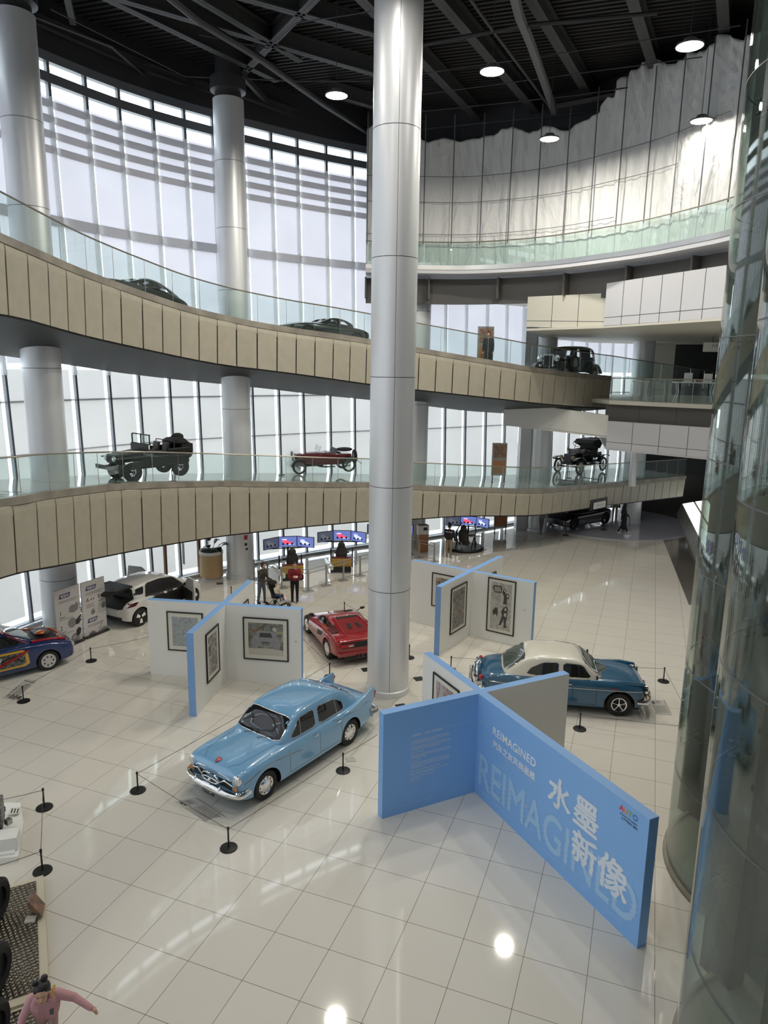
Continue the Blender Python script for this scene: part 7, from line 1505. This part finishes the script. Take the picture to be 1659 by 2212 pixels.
# direction signs
a = fl(1271, 1100, 1.4); k = min(np.linspace(0, LOP.L, 600), key=lambda q: abs(pr(*LOP(q)[:3])[0] - 1294)); P = LOP(k); T = LOP.tan(k); n = Vector((T[1], -T[0], 0)); zc = col(1294, 1090, P[0], P[1])
r = empty('direction_sign', Vector((P[0], P[1], zc)) + n * .14, math.atan2(T[1], T[0]), 'white hanging direction sign with arrows below the lower gallery panels', 'sign'); g = MB(); g.box((0, 0, 0), (1.15, .06, .36)); g.build('sign_panel', 'board_white', r); g = MB(); g.box((0, .10, .05), (1.75, .1, .62)); g.build('sign_housing', 'black', r)
text_obj('sign_lettering', '← 展厅  出口 →', .12, (-.45, -.032, -.04), (1, 0, 0), (0, 0, 1), 'board_ink', r)
p = at(1521, 740, 36.0); r = empty('hanging_sign', p, -.25, 'white hanging sign in front of the dark room on the upper right floor', 'sign'); g = MB(); g.box((.4, 0, -.22), (.85, .05, .45)); g.build('sign_panel', 'board_white', r); text_obj('sign_lettering', '咨询处', .15, (.35, -.03, -.2), (1, 0, 0), (0, 0, 1), 'board_ink', r)
g = MB(); g.box((.4, 0, .5), (.03, .03, 1.0)); g.build('hanger', 'dark_steel', r)
for x, lb in ((1026, 'dark dome camera under the ceiling, left of the pair'), (1037, 'dark dome camera under the ceiling, right of the pair')):
    p = at(x, 656, 38); p.z = 12.85; g = MB(); g.ball((0, 0, -.05), (.13, .13, .14), 14); g.cyl((0, 0, -.03), (0, 0, .03), .14, n=16); g.build('dome_camera', 'black', loc=p, smooth=True, label=lb, cat='camera')
# display tables on the third floor
for x, Y, lb in ((1500, 34.5, 'white display table with small objects behind the straight railing'), (1382, 36.2, 'white bar table with curved legs behind the straight railing')):
    p = at(x, 850, Y); p.z = ZF3; r = empty('display_table', p, -.2, lb, 'table'); w_ = 2.0 if x > 1450 else .7; g = MB(); g.box((0, 0, .95), (w_, .7, .06)); g.build('tabletop', 'board_white', r)
    for sx in (-1, 1):
        for sy in (-1, 1): g = MB(); g.tube([(sx * w_ * .42, sy * .25, .93), (sx * w_ * .38, sy * .22, .5), (sx * w_ * .45, sy * .28, 0)], .022, 6); g.build('leg', 'board_white', r, True)
    if x > 1450:
        for dx, s_, m_, lb2 in ((-.35, (.36, .1, .42), 'board_white', 'upright white box on the display table'), (.55, (.36, .1, .40), 'board_white', 'upright white box at the end of the display table'), (.1, (.25, .2, .1), 'paint_red', 'small red object on the display table')): g = MB(); g.box((dx, 0, .98 + s_[2] / 2), s_); q = g.build('display_item', m_, loc=p, rz=-.2, label=lb2, cat='display item')
# ================================================================== LOWER LEFT: engine plinth, tread plate platform
p = fl(-30, 1800); r = empty('engine_plinth', fl(5, 1862), 0, 'white plinth with labels carrying the bare engine at the left edge', 'plinth'); o = fl(5, 1862)
P = [fl(-120, 1880), fl(40, 1862, 0), fl(52, 1788, 0), fl(45, 1745), fl(-120, 1740)]; g = MB(); g.prism([((q.x - o.x), (q.y - o.y)) for q in P], 0, .12); g.build('low_base', 'board_white', r, bevel=.01)
P = [fl(-60, 1838, .45), fl(36, 1816, .45), fl(35, 1786, .45), fl(-60, 1800, .45)]
Q = [fl(-80, 1875), fl(33, 1858), fl(40, 1800), fl(-80, 1800)]; g = MB(); g.prism([((q.x - o.x), (q.y - o.y)) for q in Q], .12, .16); g.box((Q[1].x - o.x - .55, Q[1].y - o.y + .12, .26), (1.05, .34, .28), .28); g.build('label_desk', 'board_white', r, bevel=.01)
for x, y, s_, lb in ((18, 1810, (.22, .28), 'plaque_dark'), (32, 1752, (.2, .22), 'paper')):
    q = fl(x, y, .17) - o; g = MB(); g.box((q.x, q.y, q.z), (s_[0], s_[1], .012), .3); g.build('plinth_label', lb, r)
    g = MB()
    for k in range(3): g.box((q.x - .06 + .06 * k, q.y, q.z + .008), (.022, s_[1] * .7, .003), .3)
    g.build('label_lettering', 'paper' if lb == 'plaque_dark' else 'ink', r)
en = fl(-12, 1790, .2); r = empty('engine_block', en, .4, 'bare dark metal engine with pipes at the left edge', 'engine'); rr = random.Random(9); g = MB(); g.box((-.1, 0, .32), (.55, .5, .5)); g.build('block', 'grey_mech', r, bevel=.03)
for k in range(26):
    g = MB(); a_ = rr.uniform(0, 6.28); x, y, z = rr.uniform(-.3, .28), rr.uniform(-.3, .3), rr.uniform(.05, .75)
    if k % 3 == 0: g.tube([(x, y, z), (x + rr.uniform(-.2, .12), y + rr.uniform(-.2, .2), z + .1), (x + rr.uniform(-.2, .12), y + rr.uniform(-.2, .2), z - .15)], rr.uniform(.015, .03), 7)
    elif k % 3 == 1: g.cyl((x, y, z), (x + .08 * math.cos(a_), y + .08 * math.sin(a_), z + .05), rr.uniform(.04, .08), n=14)
    else: g.box((x, y, z), (rr.uniform(.06, .14),) * 3, a_)
    g.build('engine_part', 'dark_steel' if k % 4 else 'dull_chrome', r, k % 3 == 0)
o = fl(88, 1905); r = empty('display_platform', o, 0, 'diamond tread plate platform with cream border at the lower left corner', 'platform')
A1, A2, A3 = fl(92, 1903), fl(104, 2150), fl(130, 2500); lft = fl(-200, 1985)
e1 = (A1 - lft).normalized(); dn = (A2 - A1).normalized()
def Pp(a, b, z=0): q = A1 - e1 * a + dn * b - o; return (q.x, q.y)
Lp = (A2 - A1).length
g = MB(); g.prism([Pp(-.02, -.02), Pp(4, -.02), Pp(4, Lp + .1), Pp(-.02, Lp + .1)], 0, .10); g.build('border', 'cream_border', r)
g = MB(); g.prism([Pp(.10, .10), Pp(4, .10), Pp(4, Lp - .04), Pp(.10, Lp - .04)], .10, .112); g.build('tread_plate', 'tread', r)
g = MB(); g.prism([Pp(-.02, Lp + .16), Pp(4, Lp + .16), Pp(4, Lp + 3), Pp(-.02, Lp + 3)], 0, .10); g.build('border', 'cream_border', r); g = MB(); g.prism([Pp(.02, Lp + .20), Pp(4, Lp + .20), Pp(4, Lp + 3), Pp(.02, Lp + 3)], .10, .112); g.build('tread_plate', 'tread', r)
q = fl(78, 1953, .3); g = MB(); g.box((0, 0, 0), (.05, .30, .36), .3, 0, -.5); g.box((-.06, 0, -.1), (.03, .05, .2), .3); g.build('stand_label', 'poster_a', loc=q, label='small picture sign standing on the tread plate', cat='sign')
g = MB(); g.box((0, 0, 0), (.16, .14, .03), .2); g.build('white_card', 'paper', loc=fl(66, 1986, .13), label='small white card lying on the tread plate', cat='card')
for i, (x, y, lb) in enumerate(((-6, 1955, 'black tyre at the left edge standing at the top of the tread plate'), (-6, 2105, 'black tyre at the left edge in the middle of the tread plate'), (-12, 2235, 'black tyre cut by the lower left corner of the frame'))):
    q = fl(x, y, .40); r = empty('tyre', Vector((q.x - .06, q.y, .112)), 0, lb, 'tyre'); R = .36; g = MB(); g.lathe([(R * .6, -.10), (R * .85, -.12), (R, -.08), (R, .08), (R * .85, .12), (R * .6, .10), (R * .6, -.10)], axis='X', n=40); t_ = g.build('tread', 'rubber', r, True); t_.location = (0, 0, R); g = MB(); g.lathe([(R * .6, .05), (R * .3, .02), (0, .04)], axis='X', n=30); g.build('wheel_rim', 'dark_steel', t_, True)
